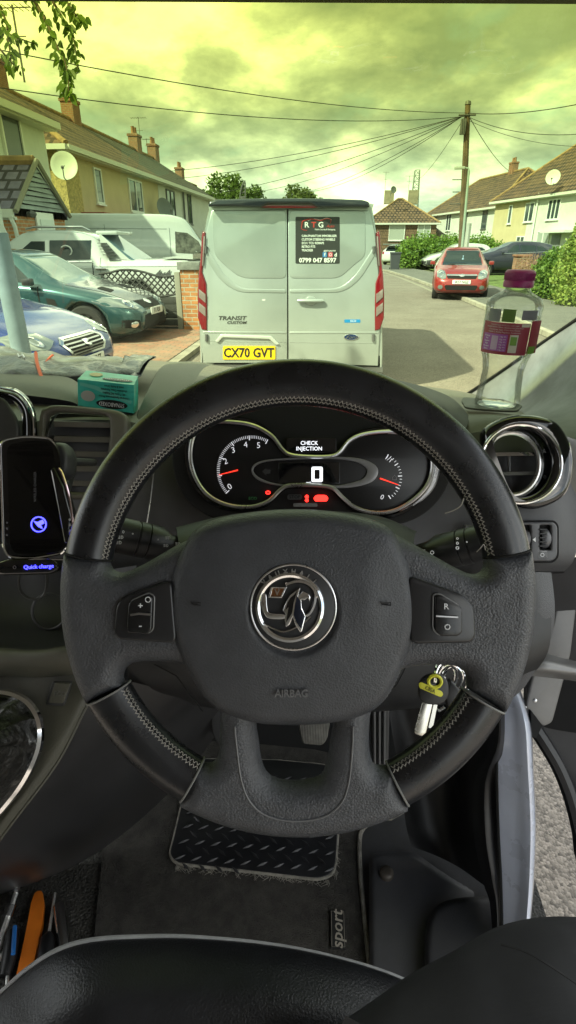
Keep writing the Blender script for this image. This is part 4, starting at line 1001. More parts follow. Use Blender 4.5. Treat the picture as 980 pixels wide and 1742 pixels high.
zplate('mat_carpet', rp([(235, 1215), (640, 1230), (622, 1395), (612, 1440), (628, 1660), (560, 1700), (150, 1700), (180, 1400)], 18), .003, .006, carpet, fm, .002)
edgem = mat('worn_edging', (.30, .28, .24), .95, bump=('noise', 500, .8, .002), var=(45, .35))
def zline(name, pts, r, m, par, zz=.012, n=6, closed=False): return MB().tube([onZ(x, y, FZ) + Vector((0, 0, zz)) for x, y in pts], r, n, closed=closed).build(name, m, par)
zline('mat_binding', cr([(688, 1390), (670, 1402), (640, 1404), (618, 1416), (611, 1440), (613, 1500), (619, 1560), (627, 1640), (632, 1690)], 6, False), .0042, edgem, fm)
pad_o = [(312, 1372), (296, 1440), (290, 1462), (300, 1476), (330, 1480), (420, 1490), (540, 1504), (562, 1498), (570, 1480), (574, 1420), (574, 1330), (555, 1310), (470, 1302), (330, 1300)]
pad = zplate('heel_pad', rp(pad_o, 10), .012, .006, mat('pad_rubber', (.014, .014, .016), .42, var=(20, .3)), fm, .0015)
zline('pad_binding', rp(pad_o, 10), .0036, edgem, pad, .014, closed=True)
tr = MB()
base = onZ(430, 1400, FZ)
for i in range(-7, 9):
    for j in range(-8, 9):
        for s in (0, 1):
            c = Vector((base.x + (i + .5 * s) * .031 + j * .0, base.y + (j + .5 * s) * .031, FZ + .020))
            dirn = Vector((1, .55, 0)).normalized() if (s == 0) else Vector((-1, .75, 0)).normalized()
            # inside the pad?
            q = c - CAMP; d_ = q.dot(FW); px_, py_ = CX + FPX * q.dot(RT) / d_, CY - FPX * q.dot(UP) / d_
            if not (302 + (py_ < 1440) * 8 < px_ < 562 and 1318 < py_ < 1474 + (px_ - 300) * .07): continue
            nn = Vector((-dirn.y, dirn.x, 0)); a, b = .0115, .0030
            tr.add([c + dirn * a, c + nn * b, c - dirn * a, c - nn * b, c + Vector((0, 0, .0022)) + dirn * a * .4, c + Vector((0, 0, .0022)) - dirn * a * .4],
                   [(0, 1, 5, 4), (1, 2, 5), (2, 3, 4, 5), (3, 0, 4)])
tr.build('treadplate_pattern', mat('pad_rubber_raised', (.035, .035, .038), .38), pad)
fz = MB(); random.seed(5)
for k in range(170):
    t = random.random(); 
    if t < .75: u = random.random() ** 1.2; x = 300 + u * 262; y = 1478 + (x - 300) * .1
    else: x, y = 571 + random.uniform(-2, 2), random.uniform(1440, 1492)
    p = onZ(x, y, FZ) + Vector((0, 0, .012)); L_ = random.uniform(.004, .013)
    fz.tube([p, p + Vector((random.uniform(-.006, .006), -L_ * .6, .001)), p + Vector((random.uniform(-.01, .01), -L_, random.uniform(-.003, .002)))], [.0007, .0005, .0003], 4)
fz.build('frayed_threads', edgem, pad)
tg = zplate('sport_tab', [(561, 1555), (586, 1555), (588, 1622), (562, 1620)], .010, .003, mat('tab_black', (.02, .02, .02), .8), fm, .0005)
zline('tab_outline', [(563, 1558), (584, 1558), (586, 1619), (564, 1618)], .0007, mat('tab_thread', (.22, .2, .17), .8), tg, .0138, 4, True)
sc_ = onZ(574, 1589, FZ)
xd = (onZ(584, 1589, FZ) - onZ(564, 1589, FZ)).normalized(); yd = (onZ(574, 1560, FZ) - onZ(574, 1615, FZ)).normalized()
text('tab_text', 'sport', lambda a, b, z=0: sc_ + yd * a - xd * b + Vector((0, 0, .0137 + z)), 0, 0, .027, mat('tab_thread2', (.42, .38, .32), .8), tg, depth=.0006, bold=.01, shear=.25)
# pedals
def pedal(name, pts, d, label, m, ribs=None, cat='pedal'):
    t = thing(name, label, cat, P(pts[0][0], pts[0][1], d))
    p = plate('pedal_pad', rp(pts, 6), camframe(d), .014, m, t, bev=.003)
    MB().tube([P((pts[0][0] + pts[1][0]) / 2, pts[0][1] + 10, d + .01), P((pts[0][0] + pts[1][0]) / 2 + 5, pts[0][1] - 80, d + .05)], .007, 8).build('pedal_arm', black_pl, t)
    if ribs:
        for x0, x1 in ribs: MB().tube([P(x0, pts[0][1] + 4, d - .017), P(x1, pts[2][1] - 4, d - .017)], .0028, 6).build('rib', mat('rib_grey', (.06, .06, .063), .4), p)
    return t
pedal('brake_pedal', [(505, 1218), (561, 1222), (556, 1252), (548, 1263), (514, 1260)], .93, 'worn grey brake pedal seen through the wheel opening', mat('worn_rubber', (.15, .145, .13), .6, bump=('wave', 120, .5, .002), var=(60, .3)))
pedal('clutch_pedal', [(358, 1170), (420, 1170), (416, 1262), (372, 1262), (362, 1240)], .93, 'dark grey clutch pedal at the left edge of the column', mat('pedal_rubber', (.05, .05, .052), .6))
pedal('accelerator_pedal', [(624, 1165), (662, 1165), (659, 1305), (650, 1312), (634, 1310)], .90, 'long ribbed black accelerator pedal right of the brake', mat('pedal_black', (.018, .018, .02), .4), [(636, 637), (645, 645), (654, 653)])
# right of the mat: sill plastic, step well, door post
kt = mat('kick_plastic', (.060, .060, .064), .5, bump=('noise', 500, .4, .0006), var=(9, .22))
hz = lambda a: onZ(a[0], a[1], FZ + a[2])
def col(y0, y1): pass
sl = [[(612, 1405, .010), (650, 1390, .014), (720, 1380, .018), (790, 1368, .03), (862, 1350, .05)],
      [(613, 1440, .010), (650, 1425, .016), (720, 1420, .02), (790, 1440, .03), (864, 1480, .05)],
      [(617, 1520, .010), (650, 1515, .016), (720, 1515, .02), (790, 1530, .03), (864, 1548, .05)],
      [(626, 1620, .010), (650, 1620, .016), (720, 1625, .02), (790, 1640, .03), (864, 1640, .05)],
      [(634, 1780, .010), (650, 1780, .016), (720, 1780, .02), (790, 1780, .03), (864, 1780, .05)]]
patch('sill_panel', sl, kt, cab, fn=hz)
inflate('rest_plate', rp([(628, 1450, 16), (706, 1449, 14), (760, 1490, 40), (835, 1521, 8), (838, 1527, 6), (770, 1545, 20), (740, 1560, 30), (735, 1780, 10), (628, 1780, 10)], 12, 5), [], lambda x, y, z=0: hz((x, y, .024 + z)), dome(10, .010), kt, cab, step=5, back=.2)
inflate('step_block', rp([(728, 1780), (722, 1620), (726, 1560, 30), (752, 1532, 22), (790, 1526), (858, 1524), (858, 1780)], 10, 5), [], lambda x, y, z=0: hz((x, y, .055 + z)), dome(9, .012), mat('step_black', (.030, .030, .033), .5, bump=('noise', 500, .4, .0006)), cab, step=5, back=.2)
sc = MB().lathe([(.0125, -.012), (.0125, -.003), (.010, .0), (.006, .001), (0, .001)], onZ(658, 1482, FZ + .044), (0, 0, 1), 24).build('mat_fixing', mat('fixing_brown', (.10, .085, .07), .45, .3), cab)
# kick trim (dark concave) and door seal, then painted sill
patch('kick_trim', [[(660, 1205, 1.05), (700, 1205, 1.05), (760, 1200, 1.0), (800, 1195, .90), (838, 1180, .84)], [(680, 1320, 1.04), (720, 1320, 1.05), (770, 1320, 1.02), (800, 1310, .93), (832, 1300, .87)],
                    [(690, 1400, 1.03), (730, 1410, 1.04), (770, 1420, 1.02), (805, 1410, .94), (836, 1400, .89)], [(700, 1440, 1.02), (740, 1455, 1.02), (780, 1475, 1.0), (815, 1500, .95), (844, 1520, .90)]], mat('kick_dark', (.014, .014, .015), .4, var=(6, .3)), cab)
def strip(name, L, m, n=6, par=None):
    """columns of (px,py,d) from top to bottom"""
    return patch(name, [list(c) for c in zip(*L)] if False else L, m, par or cab, n)
strip('door_seal', [[(826, 1180, .84), (832, 1260, .845), (806, 1330, .88), (806, 1420, .89), (822, 1500, .89), (836, 1560, .88), (842, 1760, .86)],
                    [(846, 1180, .79), (848, 1260, .80), (826, 1330, .845), (826, 1420, .85), (838, 1500, .85), (846, 1560, .85), (850, 1760, .83)],
                    [(858, 1180, .80), (858, 1260, .81), (846, 1330, .85), (848, 1420, .86), (853, 1500, .86), (855, 1560, .86), (857, 1760, .84)]], mat('seal_rubber', (.016, .016, .018), .4), 4)
paint = mat('silver_blue_paint', (.62, .66, .78), .28, .1, coat=1.0, var=(5, .10))
strip('painted_sill', [[(852, 1160, .83), (848, 1240, .82), (846, 1300, .83), (848, 1400, .845), (853, 1500, .85), (855, 1600, .845), (857, 1760, .83)],
                       [(864, 1160, .822), (872, 1230, .811), (875, 1300, .814), (879, 1400, .826), (881, 1500, .831), (878, 1600, .827), (873, 1760, .815)],
                       [(878, 1170, .82), (898, 1230, .80), (903, 1300, .80), (908, 1400, .81), (905, 1500, .815), (897, 1600, .81), (886, 1760, .80)],
                       [(884, 1170, .87), (903, 1232, .86), (908, 1300, .86), (912, 1400, .87), (909, 1500, .875), (901, 1600, .87), (890, 1760, .86)]], paint, 4)
MB().tube([P(*p) for p in cr([(846, 1240, .82), (845, 1300, .828), (847, 1400, .843), (852, 1500, .848), (854, 1600, .843), (856, 1760, .828)], 5, False)], .0022, 6).build('seal_lip', matt_black, cab)

# ------------------------------------------------------------ open door at the right
dk = mat('door_trim_dark', (.030, .030, .033), .55, bump=('noise', 500, .3, .0006), var=(8, .2))
dr_ = patch('open_door', [[(925, 960, .80), (980, 950, .80), (1100, 940, .80), (1350, 940, .72), (1700, 980, .62)], [(915, 1080, .90), (980, 1080, .90), (1100, 1080, .9), (1350, 1080, .80), (1700, 1120, .68)], [(908, 1180, .98), (960, 1200, .98), (1100, 1220, .95), (1350, 1240, .85), (1700, 1280, .72)], [(914, 1236, 1.0), (962, 1320, 1.0), (1100, 1420, .98), (1350, 1560, .88), (1700, 1700, .76)], [(920, 1244, 1.04), (985, 1380, 1.04), (1080, 1560, 1.0), (1350, 1740, .90), (1700, 1900, .78)]], dk, cab)
tag(dr_, 'open driver door with grey check strap')
MB().tube([P(*p) for p in cr([(905, 1232, .975), (925, 1262, .97), (950, 1305, .965), (970, 1355, .96), (984, 1410, .955), (995, 1470, .95), (1040, 1540, .96), (1200, 1660, .93)], 6, False)], .012, 8).build('door_seal', mat('seal_rubber', (.016, .016, .018), .4), dr_)
brk = mat('bracket_grey', (.17, .165, .16), .45, .2, var=(12, .12))
hp = plate('hinge_post', rp([(952, 975), (980, 985), (965, 1110), (934, 1225), (918, 1232), (888, 1205), (900, 1150), (935, 1060)], 6), camframe(.88), .012, brk, dr_, bev=.003)
MB().lathe([(0, .004), (.006, .003), (.0075, 0), (.0075, -.004)], P(951, 1017, .862), -FW, 16).build('bolt', satin, dr_)
for x, y in [(893, 1204), (911, 1204 - 12)]: MB().lathe([(0, .002), (.003, 0)], P(x, y, .866), -FW, 10).build('rivet', satin, dr_)
plate('post_foot', [(899, 1205), (918, 1230), (907, 1252), (899, 1248)], camframe(.87), .01, matt_black, dr_)
sa = [[(905, 1122, .80), (925, 1112, .80), (960, 1120, .80), (1000, 1128, .80), (1060, 1135, .80)], [(900, 1128, .775), (925, 1124, .77), (960, 1130, .77), (1000, 1138, .77), (1060, 1145, .77)],
      [(900, 1142, .77), (925, 1142, .765), (960, 1146, .765), (1000, 1150, .765), (1060, 1160, .765)], [(903, 1150, .80), (925, 1152, .80), (960, 1156, .80), (1000, 1162, .80), (1060, 1170, .80)]]
patch('check_strap', sa, mat('strap_grey', (.21, .205, .20), .35, .3), dr_)
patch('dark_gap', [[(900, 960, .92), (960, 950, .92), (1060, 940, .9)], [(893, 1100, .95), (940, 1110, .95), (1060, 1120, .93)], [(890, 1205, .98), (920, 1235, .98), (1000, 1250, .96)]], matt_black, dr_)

# ------------------------------------------------------------ seat
seat = thing('driver_seat', 'black leather driver seat cushion edged with pale grey piping', 'seat', onZ(300, 1730, .6))
pip = [(-60, 1735), (0, 1690), (40, 1655), (85, 1624), (130, 1606), (180, 1598), (240, 1595), (300, 1594), (360, 1597), (430, 1603), (500, 1613), (570, 1628), (640, 1648), (700, 1672), (760, 1705), (820, 1745)]
def sd_(i): return .66
frontr = [(x, y, .655) for x, y in pip]
st_m = mat('seat_leather', (.013, .0135, .016), .33, bump=('voronoi', 420, .4, .0010), var=(16, .3))
rows_ = [[(x + (x - 380) * .02, y + 28, .74) for x, y in pip], [(x + (x - 380) * .01, y + 6, .675) for x, y in pip], frontr, [(380 + (x - 380) * .99, y + 12, .640) for x, y in pip], [(380 + (x - 380) * .96, y + 50, .615) for x, y in pip],
         [(380 + (x - 380) * .94, y + 120, .585) for x, y in pip], [(380 + (x - 380) * .9, y + 260, .56) for x, y in pip]]
patch('cushion', rows_, st_m, seat, 4)
MB().tube([P(x, y, .6535) for x, y in cr(pip, 5, False)], [.0028 + .0009 * math.sin(i * .08) for i in range(len(cr(pip, 5, False)))], 8).build('piping', mat('pale_piping', (.42, .42, .43), .6, var=(60, .12)), seat)

# ------------------------------------------------------------ tools on the floor
def tz(x, y, z=.012): return onZ(x, y, FZ) + Vector((0, 0, z))
o1 = MB(); steel = mat('tool_steel', (.78, .77, .74), .42, .8, var=(60, .25))
pt = thing('pry_tool', 'bright orange plastic trim pry tool lying on the floor beside the seat', 'pry tool', tz(55, 1600))
loft('tool_body', [[tz(cx - w, cy, .006), tz(cx + w, cy, .006), tz(cx + w, cy, .006 + h), tz(cx - w, cy, .006 + h)] for cx, cy, w, h in [(69, 1521, 3, .004), (68, 1526, 7, .006), (67, 1545, 11, .010), (63, 1580, 12.5, .012), (54, 1625, 12.5, .012), (42, 1680, 12.5, .012), (34, 1720, 12, .012)]], mat('orange_plastic', (.85, .22, .02), .35, var=(20, .08)), pt, ang=30)
def rod(t, name, pts, rs, m): return MB().tube([tz(x, y, z) for x, y, z in pts], rs, 12).build(name, m, t)
s1 = thing('screwdriver', 'slim screwdriver with black handle between the orange tool and the socket', 'screwdriver', tz(84, 1600))
rod(s1, 'shaft', [(96, 1527, .014), (86, 1600, .016)], [.0022, .0026], steel); rod(s1, 'handle', [(87, 1598, .016), (84, 1608, .018), (80, 1640, .018), (72, 1700, .018)], [.006, .012, .013, .012], black_pl)
s2 = thing('screwdriver', 'black and blue handled screwdriver left of the orange pry tool', 'screwdriver', tz(25, 1640))
rod(s2, 'handle', [(28, 1588, .014), (26, 1596, .016), (20, 1640, .018), (12, 1670, .016)], [.005, .011, .012, .009], black_pl)
rod(s2, 'blue_inlay', [(31, 1592, .027), (29, 1640, .029)], .0035, mat('tool_blue', (.02, .16, .5), .4)); rod(s2, 'shaft', [(16, 1668, .015), (14, 1730, .015)], .0028, steel)
s3 = thing('deep_socket', 'chrome deep socket lying nearest the seat piping', 'socket', tz(110, 1590))
MB().lathe([(.006, 0), (.0105, 0), (.0115, .002), (.0115, .085), (.0095, .087), (.006, .087)], tz(104, 1548, .014), tz(113, 1620, .014) - tz(104, 1548, .014), 24).build('socket_body', mat('socket_chrome', (.75, .74, .72), .12, 1.0), s3)
s4 = thing('ratchet_extension', 'long chrome ratchet extension bar at the far left of the tools', 'socket bar', tz(20, 1560))
rod(s4, 'bar', [(40, 1491, .016), (38, 1500, .016), (36, 1510, .016), (22, 1555, .016), (4, 1610, .016), (-10, 1660, .016)], [.0055, .0055, .004, .004, .005, .005], steel)
rod(s4, 'collar', [(32, 1517, .016), (27, 1530, .016)], [.0085, .0085], chrome); rod(s4, 'collar', [(22, 1552, .016), (15, 1572, .016)], [.010, .010], chrome)
s5 = thing('spanner', 'small steel spanner end lying under the blue screwdriver', 'spanner', tz(5, 1640))
rod(s5, 'bar', [(15, 1634, .01), (-30, 1640, .01)], .004, steel); rod(s5, 'jaw', [(14, 1632, .012), (4, 1637, .012)], .0075, steel)

# ------------------------------------------------------------ keys in the ignition
ky = thing('key_bunch', 'bunch of keys hanging from the ignition, front one black with a yellow stripe', 'keys', P(745, 1140, .56))
for i in range(5):
    c = P(757 + i * 5, 1150 + i * 2, .55 + i * .004)
    MB().tube([c + RT * (.011 * math.cos(a)) + UP * (.014 * math.sin(a)) + FW * (.006 * math.cos(a + i)) for a in [2 * math.pi * k / 24 for k in range(24)]], .0011, 6, closed=True).build('key_ring', chrome, ky)
MB().tube([P(*p) for p in [(743, 1128, .56), (741, 1140, .545), (738, 1152, .54), (737, 1160, .54)]], .0013, 6).build('ring_link', chrome, ky)
kf = camframe(.535)
kh = plate('key_head', cr([(738, 1144), (752, 1148), (760, 1160), (760, 1180), (752, 1192), (740, 1196), (722, 1194), (712, 1186), (710, 1172), (714, 1156), (724, 1147)], 5), kf, .006, mat('key_black', (.015, .015, .016), .4), ky, bev=.0016, holes=[circ(737, 1157, 6)])
yl = mat('key_yellow', (.72, .70, .05), .45)
MB().tube([kf(737 + 11 * math.cos(a), 1156 + 10 * math.sin(a), .0062) for a in [2 * math.pi * k / 24 for k in range(24)]], .0016, 6, closed=True).build('yellow_collar', yl, kh)
plate('yellow_stripe', rp([(712, 1162), (716, 1160), (752, 1176), (754, 1181), (750, 1186), (713, 1170)], 3), camframe(.5288), .0008, yl, kh, bev=.0002)
text('key_text', 'CISA', camframe(.5278), 732, 1173.5, 9, mat('key_text_dark', (.2, .2, .03), .5), kh, flip=-1, rot=R(24))
plate('key_blade', rp([(718, 1192), (735, 1196), (723, 1248), (716, 1251), (704, 1246), (705, 1238)], 3), camframe(.535), .0028, mat('key_nickel', (.66, .64, .58), .22, 1.0), ky, bev=.0006)
for x, y in [(714, 1216), (712, 1228), (708, 1240)]: plate('key_dimple', circ(x, y, 2.6), camframe(.5318), .0005, mat('dimple_dark', (.2, .19, .17), .3, 1.0), ky)
plate('key_blade', [(737, 1196), (743, 1198), (735, 1238), (728, 1236)], camframe(.545), .0024, mat('key_nickel', (.66, .64, .58), .22, 1.0), ky)
plate('remote_fob', rp([(762, 1150), (784, 1176), (782, 1198), (760, 1205), (752, 1180)], 5), camframe(.56), .010, black_pl, ky, bev=.002)
for i in range(5): MB().lathe([(0, -.002), (.002, 0), (0, .002)], P(740 + i * 3.6, 1209 - abs(i - 2) * 2.5, .545), UP, 8).build('bead', satin, ky)

# ------------------------------------------------------------ driver: black trousered leg at lower right
denim = mat('black_twill', (.022, .022, .024), .85, bump=('wave', 420, .45, .0012), var=(20, .25))
pers = thing('person', 'driver in black trousers, only a bent thigh and knee showing at the lower right', 'person', P(900, 1800, .62))
ax_ = [(1150, 1690, .53, .060, .05), (1060, 1705, .52, .062, .06), (960, 1722, .50, .070, .07), (860, 1748, .50, .064, .065), (760, 1790, .50, .058, .06), (660, 1846, .50, .052, .06), (560, 1915, .50, .046, .06), (450, 2000, .50, .04, .06)]
secs = []
for i, (x, y, d, r, rz_) in enumerate(cr(ax_, 5, False)):
    c = P(x, y, d); nxt = (Vector(P(*cr(ax_, 5, False)[min(i + 1, 34)][:3])) - Vector(P(*cr(ax_, 5, False)[max(i - 1, 0)][:3]))).normalized()
    u = nxt.cross(FW).normalized(); 
    if u.dot(UP) < 0: u = -u
    secs.append([c + u * (r * math.cos(a) * (1 + .02 * math.sin(i * .9 + a * 3))) + FW * (rz_ * math.sin(a)) for a in [2 * math.pi * k / 28 for k in range(28)]])
loft('trousers', secs, denim, pers, ang=180)
MB().tube([P(x, y, d) for x, y, d in cr([(852, 1607, .455), (890, 1618, .446), (930, 1640, .436), (990, 1680, .43)], 5, False)], .0009, 5).build('trouser_seam', mat('seam_dark', (.012, .012, .013), .9), pers)
mk('fabric_fold', [P(582, 1742, .46), P(588, 1728, .455), P(620, 1745, .45), P(610, 1760, .46), P(584, 1746, .47), P(590, 1735, .47), P(622, 1750, .47), P(612, 1765, .47)], [(0, 1, 2, 3), (7, 6, 5, 4), (0, 4, 5, 1), (1, 5, 6, 2), (2, 6, 7, 3), (3, 7, 4, 0)], denim, pers, smooth=False)
# ============================================================ ground, road, kerbs
def ground_mat(name, c1, c2, sc, bump, cracks=False, speck=None):
    m = bpy.data.materials.new(name); m.use_nodes = True
    n = m.node_tree.nodes; l = m.node_tree.links; b = n['Principled BSDF']; b.inputs['Roughness'].default_value = .9
    t = n.new('ShaderNodeTexCoord'); a = n.new('ShaderNodeTexNoise'); a.inputs['Scale'].default_value = sc; a.inputs['Detail'].default_value = 9; a.inputs['Roughness'].default_value = .65
    l.new(t.outputs['Object'], a.inputs[0])
    r = n.new('ShaderNodeValToRGB'); r.color_ramp.elements[0].position = .35; r.color_ramp.elements[1].position = .65
    r.color_ramp.elements[0].color = (*c1, 1); r.color_ramp.elements[1].color = (*c2, 1); l.new(a.outputs[0], r.inputs[0])
    f = n.new('ShaderNodeTexVoronoi'); f.inputs['Scale'].default_value = 120; l.new(t.outputs['Object'], f.inputs['Vector'])
    mr = n.new('ShaderNodeMapRange'); mr.inputs[3].default_value = .5; mr.inputs[4].default_value = 1.6
    sp = n.new('ShaderNodeSeparateColor'); l.new(f.outputs['Color'], sp.inputs[0]); l.new(sp.outputs[0], mr.inputs[0])
    mm = n.new('ShaderNodeMix'); mm.data_type = 'RGBA'; mm.blend_type = 'MULTIPLY'; mm.inputs[0].default_value = 1
    l.new(r.outputs[0], mm.inputs[6]); l.new(mr.outputs[0], mm.inputs[7]); l.new(mm.outputs[2], b.inputs['Base Color'])
    bp = n.new('ShaderNodeBump'); bp.inputs['Distance'].default_value = bump; bp.inputs['Strength'].default_value = .8; bp.invert = True
    l.new(f.outputs['Distance'], bp.inputs['Height']); l.new(bp.outputs[0], b.inputs['Normal'])
    return m
asph = ground_mat('asphalt', (.145, .125, .105), (.195, .172, .145), .8, .006)
asph2 = ground_mat('pavement_tarmac', (.10, .10, .09), (.14, .135, .12), 1.3, .004)
soil = ground_mat('rough_ground', (.10, .11, .05), (.14, .14, .07), .5, .02)
tag(mk('ground', [(-900, -60, -.01), (900, -60, -.01), (900, 1500, -.01), (-900, 1500, -.01)], [(0, 1, 2, 3)], soil, smooth=False), kind='structure')
def strip2(name, L, Rr, z, m, th=0.0):
    V = []; F = []
    for a, b in zip(L, Rr): V += [(a[0], a[1], z), (b[0], b[1], z)]
    n = len(L)
    for i in range(n - 1): F.append((2 * i, 2 * i + 1, 2 * i + 3, 2 * i + 2))
    if th:
        k = len(V); V += [(v[0], v[1], z - th) for v in V]
        F += [(0, 1, k + 1, k), (2 * n - 2, 2 * n - 1, k + 2 * n - 1, k + 2 * n - 2)]
        for i in range(n - 1): F += [(2 * i, 2 * i + 2, k + 2 * i + 2, k + 2 * i), (2 * i + 1, 2 * i + 3, k + 2 * i + 3, k + 2 * i + 1)]
    return tag(mk(name, V, F, m, smooth=False), kind='structure')
rightk = [(3.9, -20), (3.9, 8), (3.85, 14), (3.8, 19), (3.7, 25), (3.5, 31), (3.0, 38), (1.6, 46), (-1.5, 54), (-6, 60)]
leftk = [(-2.15, -20), (-2.15, 8), (-2.15, 14), (-2.15, 19), (-2.2, 25), (-2.4, 31), (-3.2, 38), (-5.5, 44), (-9, 48), (-14, 50)]
strip2('road', leftk, rightk, 0.0, asph)
def off(L, d): return [(x + d, y + (abs(d) * .5 if y > 40 else 0)) for x, y in L]
kerbm = brickmat('kerb_stone', (.34, .31, .25), (.28, .26, .21), (.12, .11, .09), .9, 5, .012)
strip2('kerb', rightk, off(rightk, .14), .10, kerbm, .12)
strip2('kerb', off(leftk, -.14), leftk, .08, kerbm, .10)
strip2('pavement', off(rightk, .14), off(rightk, 2.3), .095, asph2, .1)
strip2('pavement', off(leftk, -1.9), off(leftk, -.14), .075, asph2, .08)
# pale channel line at the far bend
strip2('gutter_line', off(rightk, -.35)[3:], off(rightk, -.22)[3:], .006, mat('pale_concrete', (.26, .24, .19), .9))
brickpave = brickmat('brick_paving', (.36, .16, .10), (.28, .20, .14), (.16, .13, .10), .21, .105, .008, var=(.22, .17, .13))
tag(mk('brick_drive', [(-12, 5.0, .085), (-2.3, 5.0, .085), (-2.3, 11.4, .085), (-12, 11.4, .085)], [(0, 1, 2, 3)], brickpave, smooth=False), kind='structure')
grass = mat('verge_grass', (.11, .16, .035), .95, bump=('noise', 40, 1, .03), var=(3, .35))
tag(mk('lawn', [(6.1, 8, .07), (14, 8, .07), (16, 60, .07), (5.9, 60, .07)], [(0, 1, 2, 3)], grass, smooth=False), kind='structure')

# ============================================================ foliage
def leafmat(name, c1, c2, tr=.35):
    if name in MATS: return MATS[name]
    m = bpy.data.materials.new(name); m.use_nodes = True; n = m.node_tree.nodes; l = m.node_tree.links; n.clear()
    o = n.new('ShaderNodeOutputMaterial'); d = n.new('ShaderNodeBsdfPrincipled'); d.inputs['Roughness'].default_value = .55; t = n.new('ShaderNodeBsdfTranslucent'); x = n.new('ShaderNodeMixShader'); x.inputs[0].default_value = tr
    g = n.new('ShaderNodeNewGeometry'); r = n.new('ShaderNodeValToRGB'); r.color_ramp.elements[0].color = (*c1, 1); r.color_ramp.elements[1].color = (*c2, 1)
    l.new(g.outputs['Random Per Island'], r.inputs[0]); l.new(r.outputs[0], d.inputs['Base Color']); l.new(r.outputs[0], t.inputs[0])
    l.new(d.outputs[0], x.inputs[1]); l.new(t.outputs[0], x.inputs[2]); l.new(x.outputs[0], o.inputs[0]); MATS[name] = m
    return m
def leaves(name, clumps, n, size, m, parent, seed=1, flat=.0):
    """clumps: (centre, radii) ellipsoids; leaf-sized quads near their shells"""
    rg = random.Random(seed); V = []; F = []
    wts = [c[1][0] * c[1][1] + c[1][0] * c[1][2] for c in clumps]
    for i in range(n):
        c, r = rg.choices(clumps, wts)[0]
        v = Vector((rg.gauss(0, 1), rg.gauss(0, 1), rg.gauss(0, 1))).normalized() * (rg.random() ** .35) * rg.uniform(.75, 1.12)
        p = Vector((c[0] + v.x * r[0], c[1] + v.y * r[1], c[2] + v.z * r[2]))
        a = Vector((rg.gauss(0, 1), rg.gauss(0, 1), rg.gauss(0, .7))).normalized(); b = a.cross(Vector((rg.gauss(0, 1), rg.gauss(0, 1), rg.gauss(0, 1)))).normalized()
        s = size * rg.uniform(.6, 1.35); k = len(V)
        V += [p - a * s * .5, p + b * s * .28, p + a * s * .5, p - b * s * .28]; F.append((k, k + 1, k + 2, k + 3))
    me = bpy.data.meshes.new(name); inv = wmat(parent).inverted() if parent else Matrix()
    me.from_pydata([tuple(inv @ v) for v in V], [], F); me.materials.append(m)
    o = bpy.data.objects.new(name, me); COL.objects.link(o); o.parent = parent
    return o
def clumps_in(c, r, n, cr_, seed):
    rg = random.Random(seed); o = []
    for i in range(n):
        v = Vector((rg.gauss(0, 1), rg.gauss(0, 1), rg.gauss(0, 1))).normalized() * rg.uniform(.35, .95)
        q = rg.uniform(.6, 1.2) * cr_
        o.append(((c[0] + v.x * r[0], c[1] + v.y * r[1], c[2] + v.z * r[2]), (q, q, q * .85)))
    return o
bark = mat('bark', (.10, .075, .05), .9, bump=('noise', 12, 1, .03))
def tree(label, x, y, h, w, seed, n=5000, ls=.38, c=((.07, .12, .02), (.17, .24, .05)), group=None):
    t = thing('tree', label, 'tree', (x, y, 0), 0, group)
    MB().tube([(x, y, 0), (x + .1, y, h * .3), (x, y + .1, h * .75)], [w * .05, w * .04, w * .015], 8).build('trunk', bark, t)
    b = MB(); rg = random.Random(seed)
    for i in range(7):
        a = rg.uniform(0, 6.28); b.tube([(x, y, h * rg.uniform(.3, .5)), (x + math.cos(a) * w * .3, y + math.sin(a) * w * .3, h * rg.uniform(.6, .85))], [w * .02, w * .006], 5)
    b.build('limb', bark, t)
    leaves('crown', clumps_in((x, y, h * .66), (w * .42, w * .42, h * .30), 26, w * .15, seed), n, ls, leafmat('leaf_%d' % seed, *c), t, seed)
def P2(px, py, y): return onY(px, py, y)
# ============================================================ houses
tile_brown = brickmat('roof_tile_brown', (.18, .105, .07), (.13, .08, .055), (.025, .018, .015), 0.40, .42, .075, bumpd=.05, var=(.24, .14, .07))
tile_grey = brickmat('roof_tile_dark', (.12, .10, .075), (.095, .08, .06), (.02, .018, .015), 0.40, .42, .075, bumpd=.05)
tile_purple = brickmat('roof_tile_purple', (.20, .17, .24), (.16, .14, .20), (.05, .04, .05), .33, .33, .04, bumpd=.05)
render_white = mat('white_render', (.58, .57, .52), .9, bump=('noise', 30, .5, .01), var=(1.2, .07))
render_grey = mat('grey_render', (.64, .66, .60), .9, bump=('noise', 30, .5, .01), var=(1.2, .07))
render_tan = mat('tan_render', (.52, .42, .25), .9, bump=('noise', 18, .6, .012), var=(1.0, .08))
pebble = mat('pebbledash', (.50, .38, .15), .95, bump=('noise', 26, 1.0, .05), var=(9, .35))
brick_o = brickmat('orange_brick', (.50, .22, .08), (.40, .16, .06), (.42, .36, .26), .225, .075, .010)
brick_r = brickmat('red_brick', (.32, .13, .07), (.25, .10, .06), (.30, .26, .2), .225, .075, .010)
upvc = mat('white_upvc', (.74, .74, .70), .4)
glassm = mat('window_glass', (.05, .065, .07), .06, spec=.8)
curtain = mat('net_curtain', (.34, .36, .32), .5, coat=1.0)
gutterm = mat('gutter_white', (.62, .62, .56), .5)
